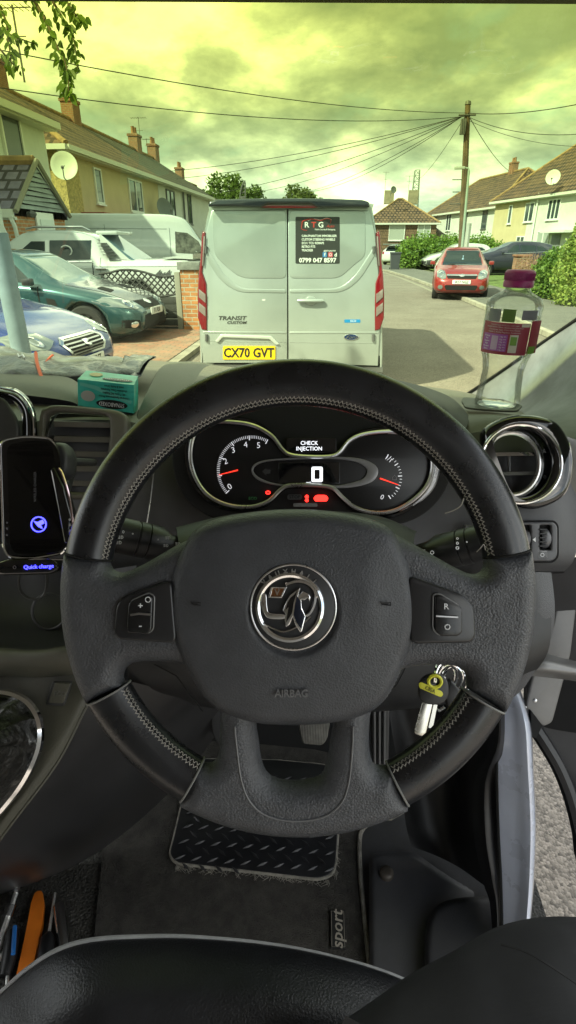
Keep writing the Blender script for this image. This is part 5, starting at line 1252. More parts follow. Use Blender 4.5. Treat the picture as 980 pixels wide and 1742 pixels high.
def window(par, x, z, w, h, y=0.0, bars=1, gm=None, name='window', rec=.05, m=None):
    """frame on the local front face (y = 0, facing -y)"""
    f = plate(name, [(x, z), (x + w, z), (x + w, z + h), (x, z + h)], lambda a, b, c=0: wmat(par) @ Vector((a, y - c, b)), .07, m or upvc, par, bev=.01,
              holes=[[(x + .07 + i * (w - .07) / bars, z + .07), (x + (i + 1) * (w - .07) / bars, z + .07), (x + (i + 1) * (w - .07) / bars, z + h - .07), (x + .07 + i * (w - .07) / bars, z + h - .07)] for i in range(bars)])
    MB().box((x + .03, y - .03, z + .03), (x + w - .03, y - .005, z + h - .03)).build('pane', gm or glassm, f, local=True, smooth=False)
    MB().box((x - .05, y - .12, z - .06), (x + w + .05, y - .001, z - .005)).build('sill', m or upvc, f, local=True, smooth=False)
    return f
def house(name, label, org, rz, Lx, Dp, ez, rzg, wallm, roofm, hipL=False, hipR=False, ov=.35, group=None, segs=None, chim=()):
    """local x along the front, front face at y = 0 looking to -y, roof ridge parallel to x"""
    t = thing(name, label, 'house', org, rz, group)
    y1 = Dp; ym = Dp / 2
    gz = [] 
    def wall(x0, x1, m, gl, gr, nm='wall'):
        V = [(x0, 0, -.3), (x1, 0, -.3), (x1, y1, -.3), (x0, y1, -.3), (x0, 0, ez), (x1, 0, ez), (x1, y1, ez), (x0, y1, ez)]
        F = [(0, 1, 5, 4), (1, 2, 6, 5), (2, 3, 7, 6), (3, 0, 4, 7), (0, 3, 2, 1)]
        if gl: V.append((x0, ym, rzg - .08)); F.append((4, 7, len(V) - 1))
        if gr: V.append((x1, ym, rzg - .08)); F.append((5, 6, len(V) - 1))
        mk(nm, V, F, m, t, False, True)
    for (x0, x1, m) in (segs or [(0, Lx, wallm)]): wall(x0, x1, m, (x0 == 0 and not hipL), (x1 == Lx and not hipR))
    hl = ym * .9 if hipL else -ov * .4; hr = Lx - ym * .9 if hipR else Lx + ov * .4
    s = (rzg - ez) / ym; e = ez - ov * s
    A = [(-ov, -ov, e), (Lx + ov, -ov, e), (Lx + ov, y1 + ov, e), (-ov, y1 + ov, e), (hl, ym, rzg), (hr, ym, rzg)]
    if not hipL: A[0] = (-ov * .4, -ov, e); A[3] = (-ov * .4, y1 + ov, e)
    if not hipR: A[1] = (Lx + ov * .4, -ov, e); A[2] = (Lx + ov * .4, y1 + ov, e)
    top = [(0, 1, 5, 4), (2, 3, 4, 5), (3, 0, 4), (1, 2, 5)]
    B = [(a, b, c - .12) for a, b, c in A]; k = 6
    bot = [tuple(i + k for i in f[::-1]) for f in top]
    rf = mk('roof', A + B, top + bot + [(0, 3, 9, 6), (1, 0, 6, 7), (2, 1, 7, 8), (3, 2, 8, 9)], roofm, t, False, True)
    rg_ = MB().tube([(hl, ym, rzg + .02), (hr, ym, rzg + .02)], .11, 8)
    for cnd, c, a in ((hipL, A[4], (A[0], A[3])), (hipR, A[5], (A[1], A[2]))):
        if cnd:
            for q in a: rg_.tube([Vector(c) + Vector((0, 0, .02)), Vector(q) + Vector((0, 0, .02))], .10, 8)
    rg_.build('ridge', MATS.get('ridge_tile') or mat('ridge_tile', (.30, .19, .09), .9, var=(3, .3)), rf, local=True)
    gt_ = MB().box((A[0][0], -ov - .10, e - .16), (A[1][0], -ov + .01, e + .0)).box((A[0][0], -ov + .012, e - .20), (A[1][0], 0, e - .14))
    if hipL: gt_.box((-ov - .10, -ov, e - .16), (-ov + .01, y1 + ov, e))
    if hipR: gt_.box((Lx + ov - .01, -ov, e - .16), (Lx + ov + .10, y1 + ov, e))
    gt_.build('gutter', gutterm, t, local=True, smooth=False)
    for cx in chim:
        c = MB().box((cx - .45, ym - .3, rzg - .6), (cx + .45, ym + .3, rzg + .9)).box((cx - .5, ym - .35, rzg + .75), (cx + .5, ym + .35, rzg + .88)).build('chimney', brick_r, rf, local=True, smooth=False)
        for q in (-.25, .2): MB().lathe([(.12, 0), (.1, .35), (.12, .37)], (cx + q, ym, rzg + .9), (0, 0, 1), 10).build('chimney_pot', mat('clay_pot', (.30, .16, .09), .8), c, local=True) if False else MB().lathe([(.13, 0), (.1, .35), (.12, .4)], (cx + q, ym, rzg + .9), (0, 0, 1), 10).build('chimney_pot', mat('clay_pot', (.30, .16, .09), .8), rf, local=True)
    return t
def aerial(label, x, y, z, h, par=None, w=.5):
    b = MB().tube([(x, y, z), (x, y, z + h)], .022, 6).tube([(x - w, y, z + h - .05), (x + w, y, z + h - .05)], .014, 5)
    for i in range(7): b.tube([(x - w + i * w / 3, y - .22, z + h - .05), (x - w + i * w / 3, y + .22, z + h - .05)], .009, 4)
    b.tube([(x - w * .5, y, z + h * .6), (x + w * .5, y, z + h * .6)], .012, 5)
    return tag(b.build('roof_aerial', mat('aerial_grey', (.18, .18, .17), .5, .5)), label, 'aerial')
def dish(label, c, nrm, r, m, wall):
    """sat dish: bowl with rim, feed arm and bracket"""
    t = thing('satellite_dish', label, 'satellite dish', c)
    n_ = Vector(nrm).normalized(); b = MB().lathe([(0, 0), (r * .4, r * .03), (r * .75, r * .11), (r, r * .2), (r * 1.03, r * .2), (r * .75, r * .08), (0, -.02)], c, n_, 32).build('bowl', m, t)
    dn = Vector((0, 0, -1)); dn = (dn - n_ * dn.dot(n_)).normalized()
    MB().tube([Vector(c) + dn * r, Vector(c) + dn * r * 1.05 + n_ * r * .8, Vector(c) + n_ * r * .95 + dn * r * .4], .018, 6).tube([Vector(c) + n_ * r * .95 + dn * r * .45, Vector(c) + n_ * r * 1.05 + dn * r * .32], .05, 8).build('feed_arm', mat('arm_grey', (.15, .15, .15), .5), t)
    MB().tube([Vector(c), Vector(wall)], .03, 6).tube([Vector(wall) - Vector((0, 0, .2)), Vector(wall) + Vector((0, 0, .2))], .04, 6).build('bracket', mat('arm_grey', (.15, .15, .15), .5), t)
    return t
# --- left side: fronts look towards the road (+x): rz = +90 deg puts local -y on +x, local x on +y
LZ = R(90)
hA = house('house', 'pale grey rendered house nearest on the left, its top window over the tiled porch', (-8.3, 8.6, 0), LZ, onX(80, 260, -8.3).y - 8.6, 7.4, 4.8, 7.0, render_grey, tile_brown)
wA = onX(19, 232, -8.3); window(hA, wA.y - 8.6 - .5, wA.z - .75, 1.0, 1.4, bars=1)
hB = house('house', 'tan semi-detached house with pebbledash corner, satellite dish and hipped brown roof', (-9.6, 22.0, 0), LZ, 11.4, 8.0, 4.8, 7.15, render_tan, tile_brown, hipL=True, segs=[(0, 11.4, render_tan)], chim=(4.0, onX(122, 200, -13.6).y - 22.0))
MB().box((-.012, -.012, -.2), (1.25, 8.0, 4.7)).build('pebbledash_corner', pebble, hB, local=True, smooth=False)
window(hB, 2.6, 3.0, .75, 1.25); window(hB, 6.6, 2.9, 1.9, 1.35, bars=2)
window(hB, 6.2, .9, 2.2, 1.4, bars=2); 
MB().box((.9, -1.0, 2.25), (6.6, -.005, 2.35)).box((.9, -.9, 2.35), (6.6, -.01, 2.62)).build('porch_canopy', mat('canopy_red', (.30, .07, .05), .7), hB, local=True, smooth=False)
hC = house('house', 'pale rendered terraced house beyond the tan one, sharing its brown roof', (-9.6, 33.45, 0), LZ, 13, 8.0, 4.8, 7.15, render_white, tile_grey, chim=(onX(232, 265, -13.6).y - 33.45, onX(263, 282, -13.6).y - 33.45))
window(hC, 1.4, 2.7, 1.7, 1.6, m=mat('dark_frame', (.10, .10, .10), .5), bars=2, gm=glassm); window(hC, 6.3, 2.7, .9, 1.8, m=MATS['dark_frame']); MB().tube([(5.0, -.1, 0), (5.0, -.1, 4.8)], .06, 8).build('drainpipe', MATS['dark_frame'], hC, local=True)
hD = house('house', 'farthest yellowish house on the left, half hidden by the silver van', (-9.9, 46.5, 0), LZ, 15, 8.0, 4.5, 6.6, render_tan, tile_grey, chim=(9,))
MB().box((.01, -.012, -.2), (3.2, -.002, 4.3)).build('pebbledash_corner', pebble, hD, local=True, smooth=False)
for x in (4.2, 7.0, 10.5): window(hD, x, 2.5, 1.3, 1.5, bars=2)
# porch extension with tiled roof, grey boarded gable and brick wall
PX = -6.8; PY0 = onX(22, 349, PX).y; PY1 = onX(108, 362, PX).y; ZL = onX(22, 349, PX).z; ZA = onX(53, 275, PX).z
po = house('porch_extension', 'brick porch with grey boarded gable, purplish tiled roof and white panelled door', (-8.45, PY0, 0), 0, 8.45 + PX, PY1 - PY0, ZL, ZA, brick_o, tile_purple, ov=.10)
po['category'] = 'porch'
gb_ = MB(); nb = 9; PM = (PY0 + PY1) / 2; zl, za = ZL - .02, ZA - .08
for i in range(nb):
    t0, t1 = i / nb, (i + 1) / nb; a0_, b0_ = PY0 + (PM - PY0) * t0, PY1 + (PM - PY1) * t0; a1_, b1_ = PY0 + (PM - PY0) * t1, PY1 + (PM - PY1) * t1
    z0, z1 = zl + (za - zl) * t0, zl + (za - zl) * t1; j = .02 * math.sin(i * 2.1)
    gb_.add([(PX + .07, a0_, z0 - .03 + j), (PX + .07, b0_, z0 - .03 - j), (PX + .025, b1_, z1), (PX + .025, a1_, z1), (PX + .005, a0_, z0), (PX + .005, b0_, z0), (PX + .005, b1_, z1), (PX + .005, a1_, z1)],
            [(0, 1, 2, 3), (4, 7, 6, 5), (0, 4, 5, 1), (1, 5, 6, 2), (2, 6, 7, 3), (3, 7, 4, 0)])
gb_.build('gable_boards', mat('grey_boards', (.30, .33, .34), .8, var=(2, .2)), po, smooth=False)
for s_e in (PY0 - .12, PY1 + .12): MB().tube([(PX + .10, s_e, zl - .10), (PX + .10, PM, ZA + .03)], .055, 6).build('verge', mat('verge_mortar', (.24, .22, .17), .9), po)
MB().tube([(PX - .05, PY0 - .16, ZL - .14), (PX + .03, PY0 - .14, ZL - .4), (PX - .0, PY0 - .06, ZL - .6), (PX - .0, PY0 - .06, 0)], .045, 8).build('drainpipe', gutterm, po)
d0, d1 = onX(57, 365, PX).y, onX(86, 365, PX).y; dzt = onX(70, 362, PX).z
pd = plate('porch_door', [(d0, .05), (d1, .05), (d1, dzt), (d0, dzt)], lambda y, z, c=0: Vector((PX + .005 + c, y, z)), .06, upvc, po, bev=.012)
plate('door_panel', [(d0 + .12, .1), (d1 - .1, .1), (d1 - .1, dzt - .14), (d0 + .12, dzt - .14)], lambda y, z, c=0: Vector((PX + .066 + c, y, z)), .02, mat('door_pale', (.62, .66, .62), .4), pd, bev=.008, holes=[circ((d0 + d1) / 2, dzt - .55, .16, .13)])
MB().lathe([(0, 0), (.05, .02), (.05, .1), (.08, .12), (.03, .22)], onX(45, 364, PX + .02), (1, 0, 0), 10).build('outdoor_lamp', mat('dark_frame', (.10, .10, .10), .5), po)
dish('white satellite dish on the tan house corner, large and round', tuple(onY(110, 283, 21.2)), (.25, -1, .22), .42, mat('dish_white', (.62, .64, .55), .5), tuple(onY(110, 288, 21.9)))
dish('grey mesh satellite dish on the far pale terraced house', tuple(onX(279, 356, -8.9)), (1, -.65, .35), .50, mat('dish_dark', (.13, .14, .13), .5), tuple(onX(279, 345, -9.55)))
aerial('tall television aerial over the far left chimneys', onX(241, 262, -13.6).x, onX(241, 262, -13.6).y, 7.3, 1.9)
aerial('short television aerial beside the far left chimney pots', -13.6, onX(253, 280, -13.6).y, 7.1, 1.1, w=.3)
aerial('slender television aerial rising behind the hanging leaves', onY(42, 140, 15).x - .0, 15, onY(42, 140, 15).z, 1.35, w=.4)

# --- right side
RZ = R(-90)
def side_house(name, label, c0, c1, **k):
    """front wall runs from c0 to c1 (plan points), seen from the road on its -x side"""
    a = Vector((c0[0], c0[1], 0)); b = Vector((c1[0], c1[1], 0)); dv = b - a
    return house(name, label, tuple(a), math.atan2(dv.y, dv.x), dv.length, k.pop('Dp', 8), k.pop('ez', 5.0), k.pop('rzg', 8.3), k.pop('wallm'), k.pop('roofm'), **k)
e0 = onZ(845, 337, 5.0); e1 = onZ(985, 316, 5.0)
dirR = (e1 - e0).normalized()
h1 = side_house('house', 'tan and white house nearest on the right, with brown roof and white dish', (e0.x, e0.y), tuple((e0 + dirR * 17)[:2]), wallm=render_white, roofm=tile_brown, hipL=True, segs=[(0, 5.4, render_tan), (5.4, 17, render_white)])
L1 = 17
def wpos(px): # local x of a pixel column on that front
    n_ = Vector((-dirR.y, dirR.x, 0)); r = ray(px, 415); t = (e0 - CAMP).dot(n_) / r.dot(n_); q = CAMP + r * t; return (Vector((q.x, q.y, 0)) - Vector((e0.x, e0.y, 0))).dot(dirR)
for px, w, h, z, b in [(858, .55, 1.35, 3.0, 1), (885, 1.25, 1.3, 3.05, 2), (922, 1.5, 1.3, 3.1, 3)]: window(h1, wpos(px), z, w, h, bars=b)
window(h1, wpos(878), .9, 1.2, 1.2, bars=2); window(h1, wpos(912), .5, 1.6, 1.9, bars=2, gm=curtain); 
MB().box((wpos(932), -.8, 2.25), (wpos(975), -.005, 2.4)).build('porch_canopy', gutterm, h1, local=True, smooth=False)
plate('front_door', [(wpos(938), .1), (wpos(952), .1), (wpos(952), 2.15), (wpos(938), 2.15)], lambda x, z, c=0: wmat(h1) @ Vector((x, -.002 - c, z)), .06, mat('door_grey', (.16, .17, .16), .5), h1, bev=.01)
MB().tube([(wpos(905), -.12, .2), (wpos(905), -.12, 4.9)], .05, 8).build('drainpipe', upvc, h1, local=True)
dq = onY(941, 302, (e0 + dirR * wpos(941)).y); dish('white satellite dish above the gutter of the nearest right house', tuple(dq), (-.5, -1, .2), .45, mat('dish_white', (.62, .64, .55), .5), tuple(dq + Vector((.25, .5, -.2))))
g0 = onZ(728, 363, 5.0); g1 = onZ(848, 346, 5.0)
h2 = side_house('house', 'long white rendered house behind the hedge, under a brown hipped roof with one chimney', (g0.x, g0.y), (g1.x, g1.y), wallm=render_white, roofm=tile_brown, rzg=8.3, Dp=9, hipL=True, hipR=True, chim=(12.0,))
Lh = (g1 - g0).length
for f, w in [(.10, .8), (.34, 1.5), (.58, 1.2), (.84, 1.1)]: window(h2, f * Lh, 2.9, w, 1.7, m=upvc if f < .5 else MATS['dark_frame'], bars=2 if w > 1.1 else 1)
# gable-end house closing the view
k0 = onY(622, 430, 72); k1 = onY(738, 430, 72)
h3 = house('house', 'brown tile-hung house closing the street, with two chimneys and white windows', (k0.x, 72, 0), 0, k1.x - k0.x, 8, 3.9, 6.3, brick_r, tile_brown, hipL=True, hipR=True)
MB().box((-.0, -.06, -.1), (k1.x - k0.x, -.002, 3.75)).build('hung_tiles', brickmat('hung_tile', (.20, .12, .07), (.16, .10, .06), (.07, .045, .03), .2, .35, .02, bumpd=.03), h3, local=True, smooth=False)
def lx(px): return onY(px, 415, 72).x - k0.x
window(h3, lx(660), 1.9, lx(687) - lx(660), 1.75, y=-.07, gm=curtain, bars=1); window(h3, lx(708), 2.1, lx(730) - lx(708), 1.55, y=-.07, gm=curtain, bars=2)
for px in (661, 703):
    c_ = MB().box((lx(px) - .55, 3.6, 5.8), (lx(px) + .55, 4.4, 7.2)).build('chimney', mat('chimney_render', (.28, .24, .17), .9, var=(2, .2)), h3, local=True, smooth=False)
aerial('thin television aerial on the left chimney of the closing house', onY(656, 340, 72).x, 74, 7.0, 1.9, w=.35)
aerial('television aerial on the right chimney of the closing house', onY(697, 340, 72).x, 74, 7.0, 1.5, w=.5)
dish('tiny dark satellite dish between the chimneys of the closing house', (onY(670, 339, 71).x, 72.5, 7.0), (.5, -1, .2), .35, mat('dish_dark', (.13, .14, .13), .5), (onY(666, 345, 71).x, 73.0, 6.6))

# ============================================================ planting
hg = thing('hedge', 'clipped green hedge in front of the long white house', 'hedge', tuple(onZ(745, 452, 0)))
hy = 40
def hc(px, z, y, r): p = onY(px, 415, y); return ((p.x, y, z), r)
leaves('hedge_leaves', [hc(px, z, 42 + (px - 690) * .012, (1.05, 1.3, .85)) for px in range(698, 862, 11) for z in (.4, .85 + .2 * math.sin(px), 1.25 + .25 * math.sin(px * .7) - max(0, (px - 800) * .004))] + [hc(698, .5, 41, (.9, 1, .7)), hc(700, 1.3, 41, (.8, 1, .7))], 26000, .2, leafmat('hedge_green', (.06, .13, .018), (.24, .36, .05)), hg, 5)
MB().tube([onY(700, 447, 42.0), onY(700, 430, 42.0)], .1, 6).build('stem', bark, hg)
sh1 = thing('shrub', 'tall bright green leafy shrub at the right edge in front of the white house', 'shrub', tuple(onZ(960, 520, 0)))
def rc(px, py, y, r): p = onY(px, py, y); return (tuple(p), r)
leaves('shrub_leaves', [rc(975, 505, 16.2, (.55, .6, .35)), rc(985, 470, 16.6, (.6, .7, .55)), rc(968, 470, 17.2, (.5, .6, .45)), rc(990, 430, 17, (.55, .7, .5)), rc(972, 440, 17.6, (.35, .5, .45)), rc(1010, 450, 16.8, (.7, .7, .8)), rc(982, 405, 17.2, (.22, .3, .4))], 9000, .10, leafmat('shrub_bright', (.12, .20, .03), (.36, .42, .09)), sh1, 8)
MB().tube([onZ(985, 515, 0), onY(985, 440, 16.7)], [.05, .02], 6).build('stem', bark, sh1)
sh2 = thing('shrub', 'dark green rounded shrub beside the bare bush on the right verge', 'shrub', tuple(onZ(935, 505, 0)))
leaves('shrub_leaves', [rc(930, 490, 18.5, (.45, .6, .35)), rc(938, 460, 18.8, (.55, .7, .5)), rc(948, 440, 19, (.4, .6, .35)), rc(922, 470, 18.6, (.3, .5, .3)), rc(950, 480, 18.4, (.5, .5, .5))], 8000, .10, leafmat('shrub_mid', (.05, .12, .015), (.20, .30, .05)), sh2, 9)
MB().tube([onZ(938, 502, 0), onY(938, 450, 18.8)], [.05, .02], 6).build('stem', bark, sh2)
dbx = thing('bare_bush', 'pinkish bare twiggy bush beside the low brick pier', 'bush', tuple(onZ(905, 490, 0)))
rg = random.Random(4); tw = MB()
for i in range(110):
    p = onZ(rg.uniform(888, 926), 487, 0) + Vector((0, rg.uniform(-.2, .5), 0)); q = p + Vector((rg.uniform(-.3, .3), rg.uniform(-.2, .2), rg.uniform(.7, 1.25)))
    tw.tube([p, (p + q) / 2 + Vector((rg.uniform(-.08, .08), 0, 0)), q], [.012, .009, .004], 4)
tw.build('twigs', mat('twig_pink', (.30, .17, .14), .9), dbx)
leaves('dry_leaves', [rc(905, 455, 22, (.6, .4, .45))], 500, .07, leafmat('dry_leaf', (.25, .13, .08), (.42, .28, .15)), dbx, 3)
bp_ = onZ(884, 480, 0)
pr_ = MB().box((bp_.x - .3, bp_.y, 0), (bp_.x + .3, bp_.y + .5, 1.05), bev=.01).box((bp_.x - .35, bp_.y - .05, 1.05), (bp_.x + .35, bp_.y + .55, 1.13), bev=.01).build('brick_pier', brick_r, smooth=False); tag(pr_, 'low red brick pier at the drive of the dark parked car', 'brick pier')
tree('rounded green tree standing behind the silver van roof on the left', onY(400, 400, 62).x, 62, 7.6, 7.4, 21, 9000, .34)
tree('loose topped green tree right of the spike on the van roof line', onY(507, 400, 66).x, 66, 7.4, 6.4, 22, 6500, .34, ((.07, .10, .02), (.16, .20, .05)))

# overhead spray of leaves at top left, hanging from a branch outside the windscreen
br_ = thing('overhanging_branch', 'drooping leafy branches hanging into view at the top left corner', 'branch', tuple(P(-200, -300, 3.2)))
lf = []; rg = random.Random(11); bmb = MB()
paths = [[(-60, -160), (20, -60), (58, 0), (80, 40), (96, 78), (110, 104), (116, 135), (116, 156)], [(-60, -120), (40, -50), (84, -5), (112, 40), (126, 70), (132, 120)], [(-80, -60), (-20, -10), (8, 30), (14, 70), (20, 110)],
         [(-60, -100), (60, -60), (105, -10), (125, 20), (140, 34)], [(-60, 0), (-10, 40), (20, 60), (60, 75)], [(-80, -20), (-20, 60), (10, 95), (30, 118)]]
V = []; F = []
for pi_, pth in enumerate(paths):
    pts = cr(pth, 8, False); dd = 3.0 + .12 * pi_
    bmb.tube([P(x, y, dd) for x, y in pts], [.010 * (1 - i / len(pts)) + .002 for i in range(len(pts))], 5)
    for i, (x, y) in enumerate(pts):
        for q in range(2 if i % 2 else 1):
            p = P(x + rg.uniform(-8, 8), y + rg.uniform(-5, 8), dd + rg.uniform(-.12, .12))
            a = (RT * rg.uniform(-.9, .9) - UP * rg.uniform(.5, 1.2) + FW * rg.uniform(-.3, .3)).normalized(); b = a.cross(FW + RT * rg.uniform(-.9, .9) + UP * rg.uniform(-.4, .4)).normalized()
            s = rg.uniform(.042, .075); k = len(V); c = a.cross(b) * s * .12
            V += [p, p + a * s * .3 + b * s * .22 + c, p + a * s * .65 + b * s * .20 + c, p + a * s, p + a * s * .65 - b * s * .20 + c, p + a * s * .3 - b * s * .22 + c, p + a * s * .5 - c * .2]
            F += [(k, k + 1, k + 6), (k + 1, k + 2, k + 6), (k + 2, k + 3, k + 6), (k + 3, k + 4, k + 6), (k + 4, k + 5, k + 6), (k + 5, k, k + 6)]
bmb.build('twigs', bark, br_); mk('leaves', V, F, leafmat('near_leaf', (.05, .10, .012), (.15, .24, .03), .45), br_)

# ============================================================ poles and wires
tp = thing('telegraph_pole', 'tall wooden telegraph pole behind the red car with wires fanning from its top', 'telegraph pole', tuple(onY(786, 480, 26)))
b_ = onY(785, 430, 26); a_ = onY(796, 179, 26); bx_ = b_.x + (b_.x - a_.x) * .35
MB().tube([(bx_, 26, 0), (b_.x, 26, b_.z), (a_.x, 26, a_.z)], [.16, .15, .10], 12).build('pole_shaft', mat('pole_wood', (.13, .085, .05), .85, bump=('noise', 20, .8, .01), var=(2.5, .3)), tp)
MB().tube([(bx_ - .02, 25.9, 0), (bx_ - .01, 25.85, 2.3)], .10, 8).build('cable_guard', mat('guard_grey', (.42, .42, .38), .5), tp)
st_ = MB()
for i in range(4): st_.tube([(a_.x - .28, 25.95, a_.z - 2.0 - i * .42), (a_.x + .28, 25.95, a_.z - 2.0 - i * .42)] if i % 2 else [(a_.x - .22, 25.95, a_.z - 2.0 - i * .42), (a_.x + .05, 25.95, a_.z - 2.0 - i * .42)], .018, 5)
st_.tube([(a_.x - .32, 25.9, a_.z - .32), (a_.x + .32, 25.9, a_.z - .32)], .035, 6).build('steps', MATS['dark_frame'], tp)
MB().box((a_.x - .22, 25.75, a_.z - .95), (a_.x - .02, 25.9, a_.z - .45), bev=.02).build('junction_box', MATS['dark_frame'], tp)
MB().lathe([(.10, 0), (.12, .02), (.1, .12), (0, .16)], a_, (0, 0, 1), 10).build('pole_cap', MATS['dark_frame'], tp)
wm_ = mat('wire_black', (.03, .03, .03), .6)
TOP = a_ - Vector((0, .05, .25))
def wire(p, q, sag, r=.012):
    p, q = Vector(p), Vector(q); pts = [p.lerp(q, i / 16) - Vector((0, 0, sag * 4 * (i / 16) * (1 - i / 16))) for i in range(17)]
    return MB().tube(pts, r, 5, cap=False).v, pts
def wthing(ends, sag, label, r=.012, grp=None):
    mb = MB(); pts = [Vector(ends[0]).lerp(Vector(ends[1]), i / 20) - Vector((0, 0, sag * 4 * (i / 20) * (1 - i / 20))) for i in range(21)]
    mb.tube(pts, r, 5); tag(mb.build('overhead_wire', wm_), label, 'wire', grp)
wthing([TOP, onY(-60, 73, 12)], .25, 'uppermost overhead wire running left from the pole across the sky', .010)
wthing([TOP - Vector((0, 0, .1)), onY(-60, 140, 13)], .35, 'second overhead wire running left, just above the far chimneys', .010)
for i, ((px, py, y), l_) in enumerate(zip([(290, 291, 31), (300, 304, 34), (360, 330, 36), (440, 326, 44), (505, 330, 50), (530, 326, 46)], ['leftmost', 'second from the left', 'third from the left', 'fourth from the left', 'fifth from the left', 'steepest'])):
    wthing([TOP - Vector((.02 * i, 0, .06)), onY(px, py, y)], .25 + .04 * i, l_ + ' of the six wires falling from the pole towards the left roofs', .012)
wthing([TOP, onY(712, 305, 60)], .3, 'faint overhead wire dropping steeply from the pole to the closing house', .012)
wthing([TOP, onY(865, 290, 44)], .2, 'overhead wire from the pole down to the chimney of the long white house', .014)
wthing([TOP, onY(1040, 165, 18)], .15, 'overhead wire running level from the pole to the right edge', .012)
wthing([TOP - Vector((0, 0, .1)), onY(1040, 222, 20)], .3, 'middle overhead wire running right from the pole', .010)
wthing([TOP - Vector((0, 0, .2)), onY(1040, 248, 24)], .3, 'lowest overhead wire running right from the pole over the nearest roof', .008)
lp = thing('street_lamp', 'slim green grey street lamp with a short arm close beside the wooden pole', 'street lamp', (onY(786, 430, 24).x - .1, 24, 0))
l0, l1 = onY(786, 425, 24), onY(798, 289, 24)
MB().tube([(l0.x - .03, 24, 0), l0, l1 - Vector((.0, 0, .05)), l1 + Vector((-.03, 0, .05)), l1 + Vector((-.22, 0, .07))], [.06, .055, .04, .03, .03], 10).build('lamp_post', mat('lamp_green_grey', (.30, .36, .30), .5), lp)
MB().box((l1.x - .52, 23.93, l1.z + .02), (l1.x - .16, 24.07, l1.z + .11), bev=.02).build('lamp_head', mat('lamp_head_grey', (.40, .42, .38), .5), lp)
gp = thing('lamp_post', 'grey blue steel post leaning across the parked blue cars at the left edge', 'post', tuple(P(50, 600, 4.1)))
g_ = P(36, 596, 4.2); gt2 = onY(-2, 420, g_.y)
MB().tube([(g_.x, g_.y, 0), (g_.x, g_.y, 1.62)], .068, 16).build('post_lower', mat('post_blue_grey', (.20, .26, .30), .5, var=(4, .15)), gp)
MB().tube([(g_.x, g_.y, 1.62), (g_.x, g_.y, 1.66), (g_.x, g_.y, 3.6)], [.062, .050, .046], 16).build('post_upper', mat('post_white', (.50, .52, .48), .5, var=(4, .25)), gp)
# lattice pylon and small banner spike
py_ = thing('lattice_mast', 'distant steel lattice mast behind the closing house', 'mast', (onY(710, 340, 260).x, 260, 0))
mb = MB(); mx0, mz0 = onY(710, 290, 260), 0
for s in (-1, 1):
    for q in (-1, 1): mb.tube([(mx0.x + s * 2.0, 260 + q * 2, 0), (mx0.x + s * .9, 260 + q, mx0.z)], .16, 4)
for i in range(14):
    z0 = mx0.z * i / 14; z1 = mx0.z * (i + 1) / 14; w0 = 2.0 - 1.1 * i / 14; w1 = 2.0 - 1.1 * (i + 1) / 14
    mb.tube([(mx0.x - w0, 258, z0), (mx0.x + w1, 258, z1)], .10, 4).tube([(mx0.x + w0, 258, z0), (mx0.x - w1, 258, z1)], .10, 4).tube([(mx0.x - w1, 258, z1), (mx0.x + w1, 258, z1)], .1, 4)
mb.build('lattice', mat('mast_steel', (.22, .24, .22), .6), py_)
# ============================================================ vehicles
tyre = mat('tyre_rubber', (.018, .018, .018), .8)
carglass = mat('car_glass', (.02, .03, .032), .05, spec=.5)
alloy = mat('alloy', (.5, .5, .5), .3, .9)
alloy_dark = mat('alloy_dark', (.05, .05, .055), .35, .6)
lampglass = mat('lamp_glass', (.24, .27, .26), .10, .5, coat=1.0)
redglass = mat('tail_red', (.20, .006, .012), .12, coat=1.0)
plate_w = mat('plate_white', (.78, .78, .74), .4); plate_y = mat('plate_yellow', (.80, .52, .01), .4)
plate_ink = mat('plate_ink', (.012, .012, .012), .5)
def carpaint(name, c, metal=.3, rough=.3): return mat(name, c, rough, metal, coat=1.0)
HATCH = [(0, .30, .48, .56, .60, .48), (.02, .24, .56, .64, .80, .66), (.07, .20, .66, .76, .93, .78), (.16, .18, .78, .88, .985, .84), (.26, .18, .86, .965, 1, .86),
         (.32, .18, .90, 1.06, 1, .80), (.40, .18, .93, 1.26, 1, .70), (.47, .18, .95, 1.405, 1, .655), (.55, .18, .96, 1.45, 1, .645), (.72, .18, .98, 1.44, 1, .64), (.86, .18, 1.0, 1.36, .99, .62), (.93, .20, 1.0, 1.15, .97, .70), (.98, .26, .84, .96, .92, .72), (1, .34, .70, .80, .80, .66)]
def car_body(name, st, L, H, Wd, m, root, ref=1.45):
    """stations: (t, bottom, belt, top, half width, roof half width) on a 1.45 high reference car; nose at +x"""
    hw = Wd / 2; k = H / ref; secs = []
    base = cr([tuple(s) for s in st], 3, False)
    for (t, zb, zs, zt, w, wt) in base:
        w *= hw; wt *= hw; zb *= k; zs *= k; zt *= k; x = L * (.5 - t)
        h = [(0, zb), (w * .86, zb), (w * .97, zb + .10), (w, zb + (zs - zb) * .45), (w * .985, zs - .07), (w * .955, zs)]
        h += [(wt + (w * .95 - wt) * .45, zs + (zt - zs) * .5), (wt, zt - min(.07, (zt - zs) * .35)), (wt * .86, zt - .012), (wt * .45, zt), (0, zt + .006)]
        h = [h[0], h[1]] + cr(h[1:], 2, False)[2:]
        secs.append([Vector((x, y, z)) for y, z in h] + [Vector((x, -y, z)) for y, z in h[-2:0:-1]])
    return loft(name, secs, m, root, local=True, ang=50)
